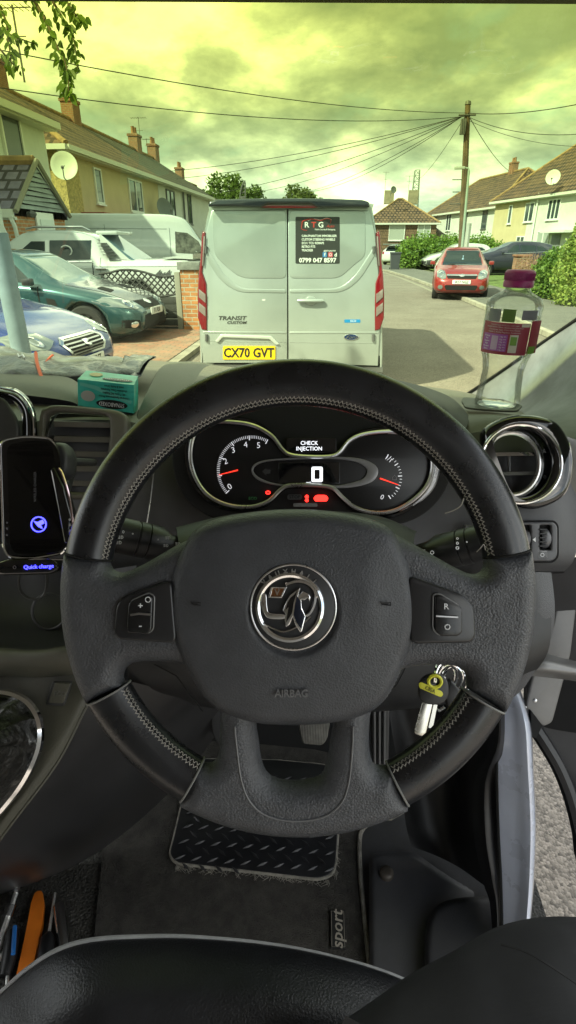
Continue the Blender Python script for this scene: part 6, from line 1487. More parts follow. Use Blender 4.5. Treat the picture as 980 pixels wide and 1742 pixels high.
def wheel(root, x, y, r, side, rim=alloy, spokes=5, nm='wheel'):
    """side +1: outer face towards +y"""
    w = .19; ax = (0, side, 0); c = Vector((x, y - side * w, r))
    wh = MB().lathe([(r * .62, 0), (r * .93, 0), (r, .03), (r, w - .03), (r * .93, w), (r * .66, w - .005), (r * .64, w - .04)], c, ax, 28).build(nm, tyre, root, local=True)
    b = MB().lathe([(0, w - .05), (r * .12, w - .02), (r * .14, w - .05), (r * .2, w - .10), (r * .62, w - .10), (r * .66, w - .01), (r * .62, w - .012), (r * .6, w - .08)], c, ax, 28)
    for i in range(spokes):
        a = 2 * math.pi * i / spokes; d = Vector((math.cos(a), 0, math.sin(a))); n_ = Vector((-math.sin(a), 0, math.cos(a)))
        for q in (w - .05,):
            p0 = c + Vector(ax) * (w - .03); V = [p0 + d * r * .1 + n_ * .035, p0 + d * r * .1 - n_ * .035, p0 + d * r * .63 - n_ * .03 + Vector(ax) * .015, p0 + d * r * .63 + n_ * .03 + Vector(ax) * .015]
            V += [v - Vector(ax) * .04 for v in V]; b.add(V, [(0, 1, 2, 3), (7, 6, 5, 4), (0, 1, 5, 4), (1, 2, 6, 5), (2, 3, 7, 6), (3, 0, 4, 7)])
    b.build('rim', rim, wh, local=True)
    return wh
def arches(body, L, xs, hw, r):
    cs = []
    for x in xs:
        for s in (1, -1):
            cs.append(MB().lathe([(0, 0), (r + .055, 0), (r + .055, .32), (0, .32)], (x, s * (hw - .24), r * 1.03), (0, s, 0), 28).build('cutter', None, None))
    cut(body, cs)
def place(root, x, y, heading): root.matrix_basis = Matrix.Translation((x, y, 0)) @ Matrix.Rotation(heading, 4, 'Z'); root.location = (x, y, 0); root.rotation_euler = (0, 0, heading)
def numplate(root, s, x, z, w=.52, h=.11, m=None, front=True, tilt=0.0, y=0.0):
    sg = 1 if front else -1
    fr = lambda a, b, c=0: Vector((x + sg * c, y + (-a if not front else a), z + b))
    fr2 = (lambda a, b, c=0: Vector((x + sg * c, y + a * (1 if front else -1), z + b)))
    p = plate('number_plate', rrect(-w / 2, -h / 2, w / 2, h / 2, .015), fr2, .012, m or plate_w, root, bev=.002)
    text('plate_text', s, lambda a, b, c=0: fr2(a, b, .0125 + c), 0, -.003, h * .92, plate_ink, p, depth=.002, bold=.02, sx=.86)
    return p
def local_plate(root, name, outline, fr, th, m, bev=.003, holes=()): return plate(name, outline, fr, th, m, root, bev=bev, holes=holes)
def side_decal(root, bvh, name, poly, m, s=1, off=.006, step=.05, th=.004, par=None, holes=()):
    return decal(name, poly, (0, s * 3, 0), (1, 0, 0), (0, 0, 1), (0, -s, 0), bvh, m, par or root, step, off, th, holes)
def front_decal(root, bvh, name, poly, m, s=1, off=.006, step=.04, th=.004, par=None, holes=()):
    return decal(name, poly, (s * 6, 0, 0), (0, 1, 0), (0, 0, 1), (-s, 0, 0), bvh, m, par or root, step, off, th, holes)
def mirror(pts): return [(-a, b) for a, b in pts][::-1]
def mirrors(root, x, z, hw, m, s):
    mm = MB(); mm.box((x - .08, s * (hw - .02) if s > 0 else s * (hw + .13), z - .02), (x + .06, s * (hw + .13) if s > 0 else s * (hw - .02), z + .09), bev=.03); return mm.build('door_mirror', m, root, local=True)
ARCH = .30
def passenger_car(name, label, L, H, Wd, paint, x, y, head, st=HATCH, r=.31, rim=alloy, win=None, wheels=(.19, .80), sides=(1, -1), cat='car', spokes=5, ref=1.45, group=None, rear=False):
    root = thing(name, label, cat, (0, 0, 0), 0, group)
    body = car_body('body', st, L, H, Wd, paint, root, ref); bvh = bvh_of(body)
    hw = Wd / 2; xs = [L * (.5 - t) for t in wheels]
    arches(body, L, xs, hw, r)
    for s in (1, -1):
        for xx in xs: wheel(root, xx, s * (hw - .02), r, s, rim, spokes)
    MB().box((-L * .42, -hw * .78, .16), (L * .42, hw * .78, .34)).build('underbody', matt_black, root, local=True, smooth=False)
    place_args = (root, x, y, head)
    return root, body, bvh, place_args
KH = 1.0
# ---------------- silver panel van directly ahead
VY = 6.47
vn = thing('panel_van', 'silver panel van parked directly ahead with twin rear doors and black roof spoiler', 'van', (onY(496, 500, VY).x, VY, 0))
silver = mat('van_silver', (.43, .47, .455), .32, .45, coat=.9, var=(1.6, .05))
def vy(px, py, z=0.0): p = onY(px, py, VY); return p
vc = onY(496, 500, VY).x
def vx(px, py): return onY(px, py, VY).x
def vz(py): return onY(496, py, VY).z
prof_ = [(338, 640, ), (338, 560), (338, 500), (341, 440), (347, 395), (355, 352), (362, 343)]
Lp = [(vx(a, b) , vz(b)) for a, b in [(341, 650), (339, 600), (338, 540), (338, 490), (341, 440), (346, 395), (354, 356), (362, 345)]]
Rp_ = [(vx(a, b), vz(b)) for a, b in [(650, 650), (652, 600), (651, 540), (649, 490), (646, 440), (641, 395), (634, 356), (627, 345)]]
Lp = [(Lp[0][0] + .03, .42)] + Lp; Rp_ = [(Rp_[0][0] - .03, .42)] + Rp_
ringv = Lp + [((Lp[-1][0] * .6 + Rp_[-1][0] * .4), vz(341)), ((Lp[-1][0] * .4 + Rp_[-1][0] * .6), vz(341))] + Rp_[::-1]
ringv = [ringv[0]] + cr(ringv, 3, False)[1:]
mxx_ = sum(p[0] for p in ringv) / len(ringv)
secs = []
for yo, sc_x, dz in [(0, .985, -.01), (.02, .995, -.003), (.10, 1, 0), (1.5, 1.0, 0), (3.6, 1.0, 0), (3.9, .97, -.03), (4.3, .94, -.38), (4.6, .92, -.75), (4.9, .86, -.95)]:
    secs.append([Vector((mxx_ + (a - mxx_) * sc_x, VY + yo, b + (dz if b > 1.2 else (dz * .2 if b > .8 else 0)))) for a, b in ringv])
bodyv = loft('body', secs, silver, vn, ang=35)
for s in (-1, 1):
    for yy_ in (VY + .95, VY + 3.9):
        wr_t = vn; xw = mxx_ + s * .84
        wh = MB().lathe([(.2, 0), (.31, 0), (.33, .03), (.33, .2), (.31, .23), (.2, .22)], (xw, yy_, .33), (s, 0, 0), 24).build('wheel', tyre, vn)
MB().box((mxx_ - .80, VY + .05, .22), (mxx_ + .80, VY + 4.7, .50)).build('underbody', matt_black, vn, smooth=False)
vf = lambda o=0.0: (lambda px, py, c=0.0: (lambda p: Vector((p.x, VY - o - c, p.z)))(onY(px, py, VY)))
MB().add([vf(-.05)(340, 617), vf(.10)(342, 626), vf(.10)(650, 630), vf(-.05)(652, 622), vf(-.05)(344, 690), vf(.06)(346, 690), vf(.06)(647, 694), vf(-.05)(650, 690)], [(0, 1, 2, 3), (1, 5, 6, 2), (0, 4, 5, 1), (3, 2, 6, 7), (4, 7, 6, 5)]).build('rear_bumper', mat('bumper_grey', (.06, .06, .06), .6), vn, smooth=False)
drm = silver
def door(pts, seam_side, lab):
    return plate('rear_door', pts, vf(-.004), .022, drm, vn, bev=.006)
dL = door([(346, 617), (343, 560), (343, 480), (350, 400), (361, 358), (488.5, 356), (489, 617)], 1, '')
dR = door([(491, 617), (490.5, 356), (628, 358), (638, 400), (645, 480), (646, 560), (643, 622)], 1, '')
MB().box((vx(488.8, 500), VY - .014, vz(618)), (vx(491.0, 500), VY - .002, vz(356))).build('door_gap', matt_black, vn, smooth=False)
# pressed window panels and swage
def press(pts, par, z=.018, th=.010, m=silver): return plate('pressed_panel', rp(pts, 9, 4), vf(z), th, m, par, bev=.0045)
winL = [(363.5, 358.5), (486.5, 357.5), (487, 473), (410, 473, 40), (384, 452, 30), (366, 434, 10), (364, 400)]
winR = [(493, 357.5), (621, 359), (621, 436, 10), (600, 452, 30), (578, 473, 40), (493, 473)]
frm = mat('van_silver_shadowline', (.24, .26, .25), .5)
for pts, dd in ((winL, dL), (winR, dR)):
    P_ = rp(pts, 9, 4)
    MB().tube([vf(.018)(x, y) for x, y in P_], .0030, 5, closed=True).build('panel_groove', frm, dd)
    plate('pressed_panel', P_, vf(.0165), .006, silver, dd, bev=.002)
swL = [(352, 420), (384, 470, 30), (410, 491, 30), (487, 492), (487, 498), (404, 497, 30), (374, 476, 30), (349, 434)]
swR = [(493, 492), (578, 491, 30), (604, 470, 30), (636, 420), (639, 432), (612, 476, 30), (584, 497, 30), (493, 498)]
for pts, dd in ((swL, dL), (swR, dR)): plate('swage_line', rp(pts, 6, 4), vf(.016), .008, silver, dd, bev=.0035)
lowL = [(346, 563), (487, 564), (487, 567), (346, 566)]; lowR = [(493, 564), (644, 564), (644, 567), (493, 567)]
for pts, dd in ((lowL, dL), (lowR, dR)): plate('lower_crease', pts, vf(.016), .007, silver, dd, bev=.003)
for x in (345, ): pass
MB().tube([vf(.018)(x, y) for x, y in [(349, 579), (400, 581), (487, 582)]], .003, 5).tube([vf(.018)(x, y) for x, y in [(493, 582), (560, 583), (636, 583)]], .003, 5).build('panel_groove', frm, dL)
# number plate housing, plate
plate('plate_housing', rp([(367, 580), (377, 568), (462, 571), (476, 585), (470, 586), (459, 576), (380, 573), (372, 582)], 2), vf(.02), .02, mat('housing_bright', (.62, .65, .62), .3, .4), dL, bev=.004)
pl_ = plate('number_plate', rrect(380, 588, 469, 611, 2), vf(.021), .008, plate_y, dL, bev=.002)
text('plate_text', 'CX70 GVT', vf(.030), 424, 600, 22, plate_ink, pl_, depth=.002, bold=.025, flip=-1, sx=.84)
# lamps down both edges
def lampset(side, L_):
    t = L_
    X = (lambda a: a) if side < 0 else (lambda a: 990.5 - a)
    q = [(X(a), b) for a, b in [(346, 393), (350.5, 396), (349, 430), (345, 462), (352, 482), (353, 520), (353, 562), (344, 560), (337.5, 540), (337, 500), (338.5, 470), (342, 440), (344, 400)]]
    lt = plate('tail_lamp', q, vf(-.03), .062, redglass, vn, bev=.012)
    for k, (ya, yb, xa, xb) in enumerate([(402, 452, 347.8, 350.2), (497, 513, 339.5, 351), (520, 536, 339.5, 351)]):
        if k == 0: pp = [(X(xa), ya), (X(xb), ya), (X(xb - 3), yb), (X(xa - 3), yb)]
        else: pp = [(X(xa), ya - 6), (X(xb), ya + 3), (X(xb), yb + 2), (X(xa), yb - 8)]
        plate('lamp_lens', pp, vf(.034), .006, mat('lens_pale', (.30, .24, .23), .15, .3, coat=1), lt, bev=.001)
    return lt
tag(lampset(-1, None), 'left tail lamp of the silver van'); tag(lampset(1, None), 'right tail lamp of the silver van')
for x, y in [(351.5, 425), (636, 425), (352, 574), (635, 574)]:
    MB().tube([vf(.03)(x, y - 6), vf(.03)(x, y + 6)], .016, 8).build('door_hinge', mat('hinge_dark', (.10, .10, .10), .5), vn)
# spoiler
darkroof = mat('spoiler_black', (.018, .022, .035), .25, coat=.8)
sp_p = rp([(358, 353), (360, 345), (372, 341), (430, 339.5), (496, 339), (560, 339.5), (616, 341.5), (627, 345), (628, 354), (600, 353.5), (542, 354.5), (530, 348), (458, 348), (446, 354.5), (400, 352.5)], 3, 3)
spl = plate('roof_spoiler', sp_p, vf(-.02), .16, darkroof, vn, bev=.02)
MB().add([vf(-.05)(358, 346), vf(-.05)(627, 346), Vector((vx(627, 346) - .05, VY + 4.0, vz(345) - .1)), Vector((vx(358, 346) + .05, VY + 4.0, vz(345) - .1)), vf(-.05)(370, 339.3), vf(-.05)(616, 339.6), Vector((vx(610, 340), VY + 4.0, vz(341))), Vector((vx(376, 340), VY + 4.0, vz(341)))],
        [(4, 5, 6, 7), (0, 1, 5, 4), (1, 2, 6, 5), (0, 4, 7, 3), (2, 3, 7, 6)]).build('dark_roof', darkroof, vn)
plate('brake_light', rp([(443, 354), (456, 350), (534, 350), (543, 354), (534, 354.5), (452, 354.5)], 1), vf(.10), .01, redglass, spl, bev=.001)
hd = thing('x', None, None); bpy.data.objects.remove(hd)
rc_ = plate('handle_recess', circ(529, 511, 11, 9), vf(.0185), .003, mat('van_silver_shadowline', (.1, .1, .1), .5), dR, bev=.001)
plate('recess_bowl', circ(529, 511, 10, 8), vf(.0205), .004, silver, rc_, bev=.002)
MB().tube([vf(.045)(507, 511), vf(.050)(512, 511), vf(.055)(529, 511), vf(.050)(546, 511), vf(.045)(550, 511)], [.016, .020, .020, .020, .016], 10).build('door_handle', silver, dR)
text('badge_text', 'TRANSIT', vf(.019), 395, 541, 9.5, mat('badge_dark', (.10, .10, .10), .3, .6), dL, depth=.004, bold=.015, flip=-1, sx=1.25, shear=.2)
text('badge_text', 'CUSTOM', vf(.019), 403, 548.5, 6.5, MATS['badge_dark'], dL, depth=.004, bold=.015, flip=-1, sx=1.25, shear=.2)
plate('blue_sticker', rrect(586, 543, 613, 548.5, .8), vf(.018), .002, mat('sticker_blue', (.01, .22, .52), .4), dR)
text('sticker_text', 'ECO', vf(.0202), 601, 545.8, 5, white_print, dR, depth=.001, flip=-1)
bo = plate('oval_badge', circ(597.5, 573, 13, 5.6), vf(.018), .008, chrome, dR, bev=.003)
plate('oval_field', circ(597.5, 573, 11.6, 4.5), vf(.0262), .0015, mat('oval_blue', (.01, .03, .10), .2), bo)
text('badge_text', 'Ford', vf(.028), 597.5, 573, 8, chrome, bo, depth=.002, flip=-1, shear=.4, sx=1.2)
# sign-written panel on the right door
sg = plate('vinyl_sign', rrect(503, 369, 578, 448.5, 2.5), vf(.0230), .0015, mat('sign_black', (.035, .037, .035), .4), dR)
sf = vf(.0248)
sw_ = mat('sign_white', (.72, .74, .70), .5); sr_ = mat('sign_red', (.50, .04, .03), .5)
text('sign_text', 'R', sf, 522, 383, 13, sw_, sg, depth=.001, bold=.02, flip=-1); text('sign_text', 'T', sf, 534, 383, 13, sr_, sg, depth=.001, bold=.03, flip=-1); text('sign_text', 'G', sf, 546, 383, 13, sw_, sg, depth=.001, bold=.02, flip=-1)
text('sign_text', 'Auto', sf, 562, 385, 6.5, sr_, sg, depth=.001, flip=-1, shear=.3)
MB().tube([sf(x, y) for x, y in cr([(523, 392), (514, 390), (514, 382), (516, 376), (530, 373), (545, 375), (556, 372), (563, 374), (562, 380)], 4, False)], [.002 + .004 * math.sin(i / 32 * math.pi) for i in range(33)], 5).build('sign_swirl', sr_, sg)
MB().tube([sf(x, y) for x, y in cr([(524, 376), (534, 372.5), (546, 374), (556, 370.8), (564, 374)], 4, False)], .002, 5).build('sign_swirl', sw_, sg)
text('sign_text', 'Vehicle Security & Remapping', sf, 553, 390.5, 4.0, sw_, sg, depth=.001, bold=.01, flip=-1, sx=.72)
for i, s_ in enumerate(['CAN-PHANTOM IMMOBILISER', 'CUSTOM STEERING WHEELS', 'ECU / TCU REMAPS', 'RETRO FITS', 'TRACKER']):
    text('sign_text', s_, sf, 513.5, 401.5 + i * 6.1, 5.4, sw_, sg, depth=.001, bold=.025, flip=-1, align='LEFT', sx=.82)
text('sign_text', '@RTGAUTO', sf, 561, 426.8, 3.6, sw_, sg, depth=.001, bold=.02, flip=-1)
plate('social_icon', rrect(549, 429, 556, 437.5, 1), sf, .001, mat('icon_blue', (.05, .20, .45), .5), sg); text('sign_text', 'f', vf(.0260), 552.7, 433.2, 8, sw_, sg, depth=.001, bold=.03, flip=-1)
plate('social_icon', rrect(558.5, 429, 566, 437.5, 2), sf, .001, mat('icon_pink', (.55, .10, .14), .5), sg); plate('social_icon', circ(562.2, 433.2, 2.3), vf(.0260), .001, sw_, sg, holes=[circ(562.2, 433.2, 1.6)])
text('sign_text', 'd', sf, 571, 433.5, 9, sw_, sg, depth=.001, bold=.03, flip=-1)
text('sign_text', '0799 047 8597', sf, 540.5, 443, 10.6, sw_, sg, depth=.001, bold=.035, flip=-1, sx=.98)
plate('door_dirt', circ(449, 510, 3, 1.3), vf(.0185), .001, sw_, dL)
# narrow lattice spike behind the van
sk = thing('flag_spike', 'narrow dark curved fin standing above the silver van roof', 'fin', (onY(413, 345, 12.5).x, 12.5, 0))
kf_ = lambda a, b, c=0: onY(a, b, 12.5) - Vector((0, c, 0))
plate('fin_frame', [(407, 338), (409, 322), (412, 312), (417, 306), (418.5, 312), (418.5, 338)], kf_, .03, MATS['dark_frame'], sk, bev=.004, holes=[[(409.5, 334), (411, 323), (413.5, 316), (416, 311), (416.8, 334)]])
MB().tube([kf_(410, 320), kf_(417, 315)], .012, 4).tube([kf_(409, 326), kf_(417, 320)], .012, 4).tube([kf_(409, 330), kf_(417, 326)], .012, 4).build('rungs', MATS['dark_frame'], sk)
MB().tube([(kf_(413, 338).x, 12.5, 0), kf_(413, 336)], .04, 6).build('stake', MATS['dark_frame'], sk)

# ---------------- red hatchback facing us
rd = carpaint('red_paint', (.26, .014, .010), .1, .35)
Lr = 3.92
rx = onZ(795, 512, 0)
root, body, bvh, pa = passenger_car('parked_car', 'red hatchback parked facing us with two wheels on the right kerb', Lr, 1.46, 1.68, rd, 0, 0, 0, r=.30)
fz_ = lambda x: x
front_decal(root, bvh, 'windscreen', [(-.60, .96), (.60, .96), (.50, 1.37), (-.50, 1.37)], carglass)
HL = [(.46, .62), (.56, .60), (.72, .66), (.74, .80), (.66, .86), (.52, .82), (.46, .72)]
for q in (HL, mirror(HL)): front_decal(root, bvh, 'headlight', q, lampglass, off=.012, step=.025)
for s in (1, -1): front_decal(root, bvh, 'lamp_bowl', circ(s * .60, .735, .075, .075, 16), chrome, off=.022, step=.02, holes=[circ(s * .60, .735, .045, .045, 12)])
front_decal(root, bvh, 'grille', [(-.40, .615), (.40, .615), (.45, .70), (.3, .72), (-.3, .72), (-.45, .70)], matt_black, off=.006, step=.03)
front_decal(root, bvh, 'grille_trim', [(-.45, .70), (.45, .70), (.42, .735), (-.42, .735)], chrome, off=.008, step=.02)
front_decal(root, bvh, 'oval_badge', circ(0, .71, .085, .035, 16), chrome, off=.02, step=.012)
front_decal(root, bvh, 'lower_grille', [(-.42, .30), (.42, .30), (.48, .40), (.45, .44), (-.45, .44), (-.48, .40)], matt_black, off=.006, step=.03)
for s in (1, -1): front_decal(root, bvh, 'fog_lamp', circ(s * .60, .38, .075, .06, 16), lampglass, off=.01, step=.02)
front_decal(root, bvh, 'lower_lip', [(-.72, .235), (.72, .235), (.74, .27), (-.74, .27)], dash_dark, off=.006, step=.03)
front_decal(root, bvh, 'wiper', [(-.4, .985), (.1, .99), (.1, 1.005), (-.4, 1.0)], matt_black, off=.014, step=.02)
numplate(root, 'SK57 NGZ', Lr / 2 + .012, .53)
for s in (1, -1):
    side_decal(root, bvh, 'side_window', [(.42, 1.0), (-.30, 1.02), (-.30, 1.34), (.10, 1.33)], carglass, s)
    side_decal(root, bvh, 'side_window', [(-.36, 1.02), (-1.15, 1.06), (-1.0, 1.30), (-.36, 1.34)], carglass, s)
    side_decal(root, bvh, 'door_line', [(.55, .25), (.56, .25), (.52, .95), (.51, .95)], matt_black, s, step=.01)
    mirrors(root, .52, .98, .84, rd, s)
front_decal(root, bvh, 'roof_edge', [(-.48, 1.385), (.48, 1.385), (.46, 1.40), (-.46, 1.40)], matt_black, off=.004, step=.02)
MB().tube([(1.02, .0, 1.24), (1.02, 0, 1.17)], .012, 6).tube([(1.02, 0, 1.16), (1.02, 0, 1.12)], .03, 8).build('hanging_charm', mat('charm_blue', (.3, .45, .6), .5), root, local=True)
hdR = R(-90 - 9)
place(root, rx.x + .06, rx.y + Lr / 2 - .05, hdR)
# ---------------- dark SUV and the white estate behind it on the right
navy = carpaint('navy_paint', (.022, .022, .045), .3, .25)
SUV = [(a, b + .08, c * 1.08, d * (1.0 if d > 1.2 else 1.10), e, f) for a, b, c, d, e, f in HATCH]
def sideglass(root, bvh, s, k=1.0, extra=None):
    side_decal(root, bvh, 'side_window', [(.50, 1.08 * k), (-.15, 1.10 * k), (-.15, 1.40 * k), (.12, 1.38 * k)], carglass, s)
    side_decal(root, bvh, 'side_window', [(-.22, 1.10 * k), (-1.0, 1.13 * k), (-1.0, 1.38 * k), (-.22, 1.40 * k)], carglass, s)
    side_decal(root, bvh, 'side_window', [(-1.06, 1.13 * k), (-1.6, 1.18 * k), (-1.35, 1.34 * k), (-1.06, 1.38 * k)], carglass, s)
sx_ = onY(868, 430, 33.5)
root, body, bvh, pa = passenger_car('parked_car', 'dark navy sport utility car parked side on behind the purple bottle cap', 4.7, 1.68, 1.88, navy, 0, 0, 0, st=SUV, r=.36)
sideglass(root, bvh, 1, 1.07); side_decal(root, bvh, 'window_trim', [(.75, 1.09), (-1.75, 1.19), (-1.75, 1.21), (.75, 1.11)], satin, 1, off=.01, step=.02)
mirrors(root, .72, 1.12, .92, navy, 1)
place(root, sx_.x, 33.5, R(180 + 4))
wt = carpaint('white_paint', (.52, .54, .51), 0, .3)
sx_ = onY(778, 430, 41.5)
root, body, bvh, pa = passenger_car('parked_car', 'white car with a dark front bumper parked side on behind the red hatchback', 4.75, 1.60, 1.85, wt, 0, 0, 0, r=.33)
sideglass(root, bvh, 1, 1.0); front_decal(root, bvh, 'bumper', [(-.85, .2), (.85, .2), (.85, .55), (-.85, .55)], dash_dark, step=.06)
side_decal(root, bvh, 'wing_bumper', [(1.9, .22), (2.3, .22), (2.3, .6), (1.95, .62)], dash_dark, 1, step=.05)
place(root, sx_.x, 41.5, R(180 + 10))
sx_ = onY(680, 430, 52)
root, body, bvh, pa = passenger_car('parked_car', 'small white car with an open hatch in the distance beyond the grey bin', 4.1, 1.5, 1.75, wt, 0, 0, 0, r=.31)
for s in (1, -1): front_decal(root, bvh, 'tail_lamp', [(s * .6, .8), (s * .8, .8), (s * .8, 1.0), (s * .62, 1.0)] if s > 0 else [(-.8, .8), (-.6, .8), (-.62, 1.0), (-.8, 1.0)], redglass, -1)
front_decal(root, bvh, 'rear_window', [(-.55, 1.02), (.55, 1.02), (.48, 1.3), (-.48, 1.3)], carglass, -1)
sideglass(root, bvh, 1); MB().box((-2.2, -.7, 1.50), (-1.3, .7, 1.56), bev=.02).build('open_hatch', mat('hatch_dark', (.12, .16, .16), .3), root, local=True)
place(root, sx_.x, 52, R(65))
bn_ = onY(673, 440, 39)
wb = thing('wheelie_bin', 'dark grey wheelie bin standing at the far kerb by the hedge', 'bin', (bn_.x, 39, 0))
MB().add([(bn_.x - .24, 39, .08), (bn_.x + .24, 39, .08), (bn_.x + .24, 39.5, .08), (bn_.x - .24, 39.5, .08), (bn_.x - .31, 38.9, 1.0), (bn_.x + .31, 38.9, 1.0), (bn_.x + .31, 39.6, 1.0), (bn_.x - .31, 39.6, 1.0)], [(0, 3, 2, 1), (4, 5, 6, 7), (0, 1, 5, 4), (1, 2, 6, 5), (2, 3, 7, 6), (3, 0, 4, 7)]).build('bin_body', mat('bin_grey', (.06, .065, .075), .5), wb, smooth=False)
MB().box((bn_.x - .34, 38.86, 1.0), (bn_.x + .34, 39.65, 1.09), bev=.02).build('lid', mat('bin_grey', (.06, .065, .075), .5), wb)
for s in (-1, 1): MB().lathe([(.1, 0), (.1, .05)], (bn_.x + s * .26, 39.5, .1), (s, 0, 0), 12).build('wheel', tyre, wb)

# ---------------- teal hatchback on the brick drive, nose towards the right and us
teal_p = carpaint('teal_paint', (.028, .088, .094), .5, .25)
def nose_at(root, L, px, py, yd, head):
    """put the car so that the middle of its nose stands at the picture column px, at forward distance yd"""
    p = onY(px, 415, yd); c = Vector((p.x, yd, 0)) - Vector((math.cos(head), math.sin(head), 0)) * (L / 2); place(root, c.x, c.y, head)
root, body, bvh, pa = passenger_car('parked_car', 'teal metallic hatchback with a black vented bonnet and dark wheels on the brick drive', 4.36, 1.47, 1.86, teal_p, 0, 0, 0, r=.335, rim=alloy_dark, spokes=10)
blackb = mat('bonnet_black', (.03, .032, .034), .3, coat=.8)
# near side of this car is -y when it points to +x
front_decal(root, bvh, 'windscreen', [(-.68, .97), (.68, .97), (.56, 1.38), (-.56, 1.38)], mat('windscreen_green', (.10, .15, .13), .08, spec=.9), step=.05)
decal('bonnet_panel', [(1.98, -.55), (2.02, 0), (1.98, .55), (1.30, .72), (1.02, .74), (1.02, -.74), (1.30, -.72)], (0, 0, 3), (1, 0, 0), (0, 1, 0), (0, 0, -1), bvh, blackb, root, .05, .005, .004)
for s in (1, -1): decal('bonnet_vent', [(1.62, s * .28), (1.66, s * .50), (1.44, s * .52), (1.42, s * .30)][::s], (0, 0, 3), (1, 0, 0), (0, 1, 0), (0, 0, -1), bvh, matt_black, root, .03, .012, .004)
HL = [(.50, .62), (.62, .60), (.88, .66), (.90, .74), (.80, .80), (.62, .77), (.50, .70)]
for q in (HL, mirror(HL)): front_decal(root, bvh, 'headlight', q, lampglass, off=.010, step=.025)
for s in (1, -1): front_decal(root, bvh, 'lamp_bowl', circ(s * .66, .685, .055, .055, 16), chrome, off=.022, step=.018, holes=[circ(s * .66, .685, .032, .032, 12)])
front_decal(root, bvh, 'grille', [(-.36, .60), (.36, .60), (.44, .74), (-.44, .74)], matt_black, step=.03); front_decal(root, bvh, 'oval_badge', circ(0, .68, .085, .036, 16), chrome, off=.02, step=.012)
front_decal(root, bvh, 'lower_grille', [(-.55, .22), (.55, .22), (.42, .50), (-.42, .50)], matt_black, step=.04)
for s in (1, -1): front_decal(root, bvh, 'fog_lamp_recess', [(s * .60, .30), (s * .84, .34), (s * .84, .46), (s * .62, .44)][::s], matt_black, step=.03); front_decal(root, bvh, 'fog_lamp', circ(s * .72, .38, .05, .05, 12), chrome, off=.02, step=.018)
numplate(root, 'F11 RSA', 2.215, .54)
for s in (-1, 1):
    side_decal(root, bvh, 'side_window', [(.52, 1.0), (-.38, 1.02), (-.38, 1.34), (.08, 1.33)], carglass, s); side_decal(root, bvh, 'side_window', [(-.46, 1.02), (-1.25, 1.07), (-1.05, 1.30), (-.46, 1.34)], carglass, s)
    mirrors(root, .55, .98, .93, blackb, s)
    side_decal(root, bvh, 'wing_vent', [(.78, .66), (.95, .64), (.90, .76), (.76, .78)], matt_black, s, step=.03); side_decal(root, bvh, 'door_line', [(.66, .25), (.675, .25), (.64, .95), (.625, .95)], matt_black, s, step=.012)
nose_at(root, 4.36, 252, 560, 9.9, R(-4))
# ---------------- blue hatchback at the left edge, nearer
blue_p = carpaint('blue_paint', (.010, .035, .20), .2, .25)
root, body, bvh, pa = passenger_car('parked_car', 'blue hatchback nearest on the left, cut off behind the dashboard with chrome framed grille', 4.28, 1.44, 1.82, blue_p, 0, 0, 0, r=.32)
front_decal(root, bvh, 'windscreen', [(-.66, .97), (.66, .97), (.55, 1.36), (-.55, 1.36)], carglass, step=.05)
HL = [(.44, .66), (.62, .60), (.84, .62), (.88, .72), (.72, .76), (.50, .74)]
for q in (HL, mirror(HL)): front_decal(root, bvh, 'headlight', q, lampglass, off=.010, step=.025)
for s in (1, -1): front_decal(root, bvh, 'lamp_bowl', circ(s * .66, .685, .055, .055, 16), chrome, off=.022, step=.018, holes=[circ(s * .66, .685, .032, .032, 12)])
gri = [(-.34, .47), (.34, .47), (.43, .62), (.32, .675), (-.32, .675), (-.43, .62)]
front_decal(root, bvh, 'grille', gri, matt_black, step=.03)
tmp = front_decal(root, bvh, 'grille_frame', gri, chrome, off=.012, step=.02, holes=[[(a * .90, .575 + (b - .575) * .80) for a, b in gri]])
for i in range(5): front_decal(root, bvh, 'grille_bar', [(-.35, .50 + i * .034), (.35, .50 + i * .034), (.36, .512 + i * .034), (-.36, .512 + i * .034)], alloy, off=.01, step=.012)
front_decal(root, bvh, 'letter_badge', [(-.05, .53), (.05, .53), (.05, .575), (-.02, .59), (.05, .60), (.05, .62), (-.05, .62), (-.05, .575), (.02, .56), (-.05, .55)], chrome, off=.024, step=.01)
front_decal(root, bvh, 'lower_grille', [(-.5, .24), (.5, .24), (.45, .38), (-.45, .38)], matt_black, step=.04)
numplate(root, 'EA16 PVZ', 2.165, .40)
for s in (-1, 1): side_decal(root, bvh, 'side_window', [(.52, 1.0), (-.38, 1.02), (-.38, 1.32), (.08, 1.31)], carglass, s)
nose_at(root, 4.28, 124, 560, 6.1, R(-6))

# ---------------- white pickup, tail to the right
PICK = [(0, .40, .80, .90, .70, .60), (.02, .34, .90, 1.02, .88, .76), (.06, .32, 1.0, 1.12, .97, .84), (.20, .32, 1.06, 1.19, 1, .86), (.27, .32, 1.10, 1.30, 1, .80), (.34, .32, 1.14, 1.62, 1, .72), (.41, .32, 1.15, 1.80, 1, .68), (.50, .32, 1.15, 1.82, 1, .68), (.60, .32, 1.16, 1.78, 1, .67), (.66, .32, 1.17, 1.62, 1, .66),
        (.695, .32, 1.17, 1.36, 1, .74), (.71, .34, 1.16, 1.28, 1, .88), (.82, .36, 1.16, 1.26, 1, .88), (.95, .38, 1.16, 1.27, .99, .88), (.985, .40, 1.14, 1.25, .97, .86), (1, .46, 1.05, 1.12, .92, .82)]
root, body, bvh, pa = passenger_car('pickup_truck', 'white double cab pickup with black 4x4 lettering on its bed, parked behind the teal car', 5.9, 1.82, 1.86, wt, 0, 0, 0, st=PICK, r=.40, rim=alloy, wheels=(.19, .79), cat='pickup', ref=1.82)
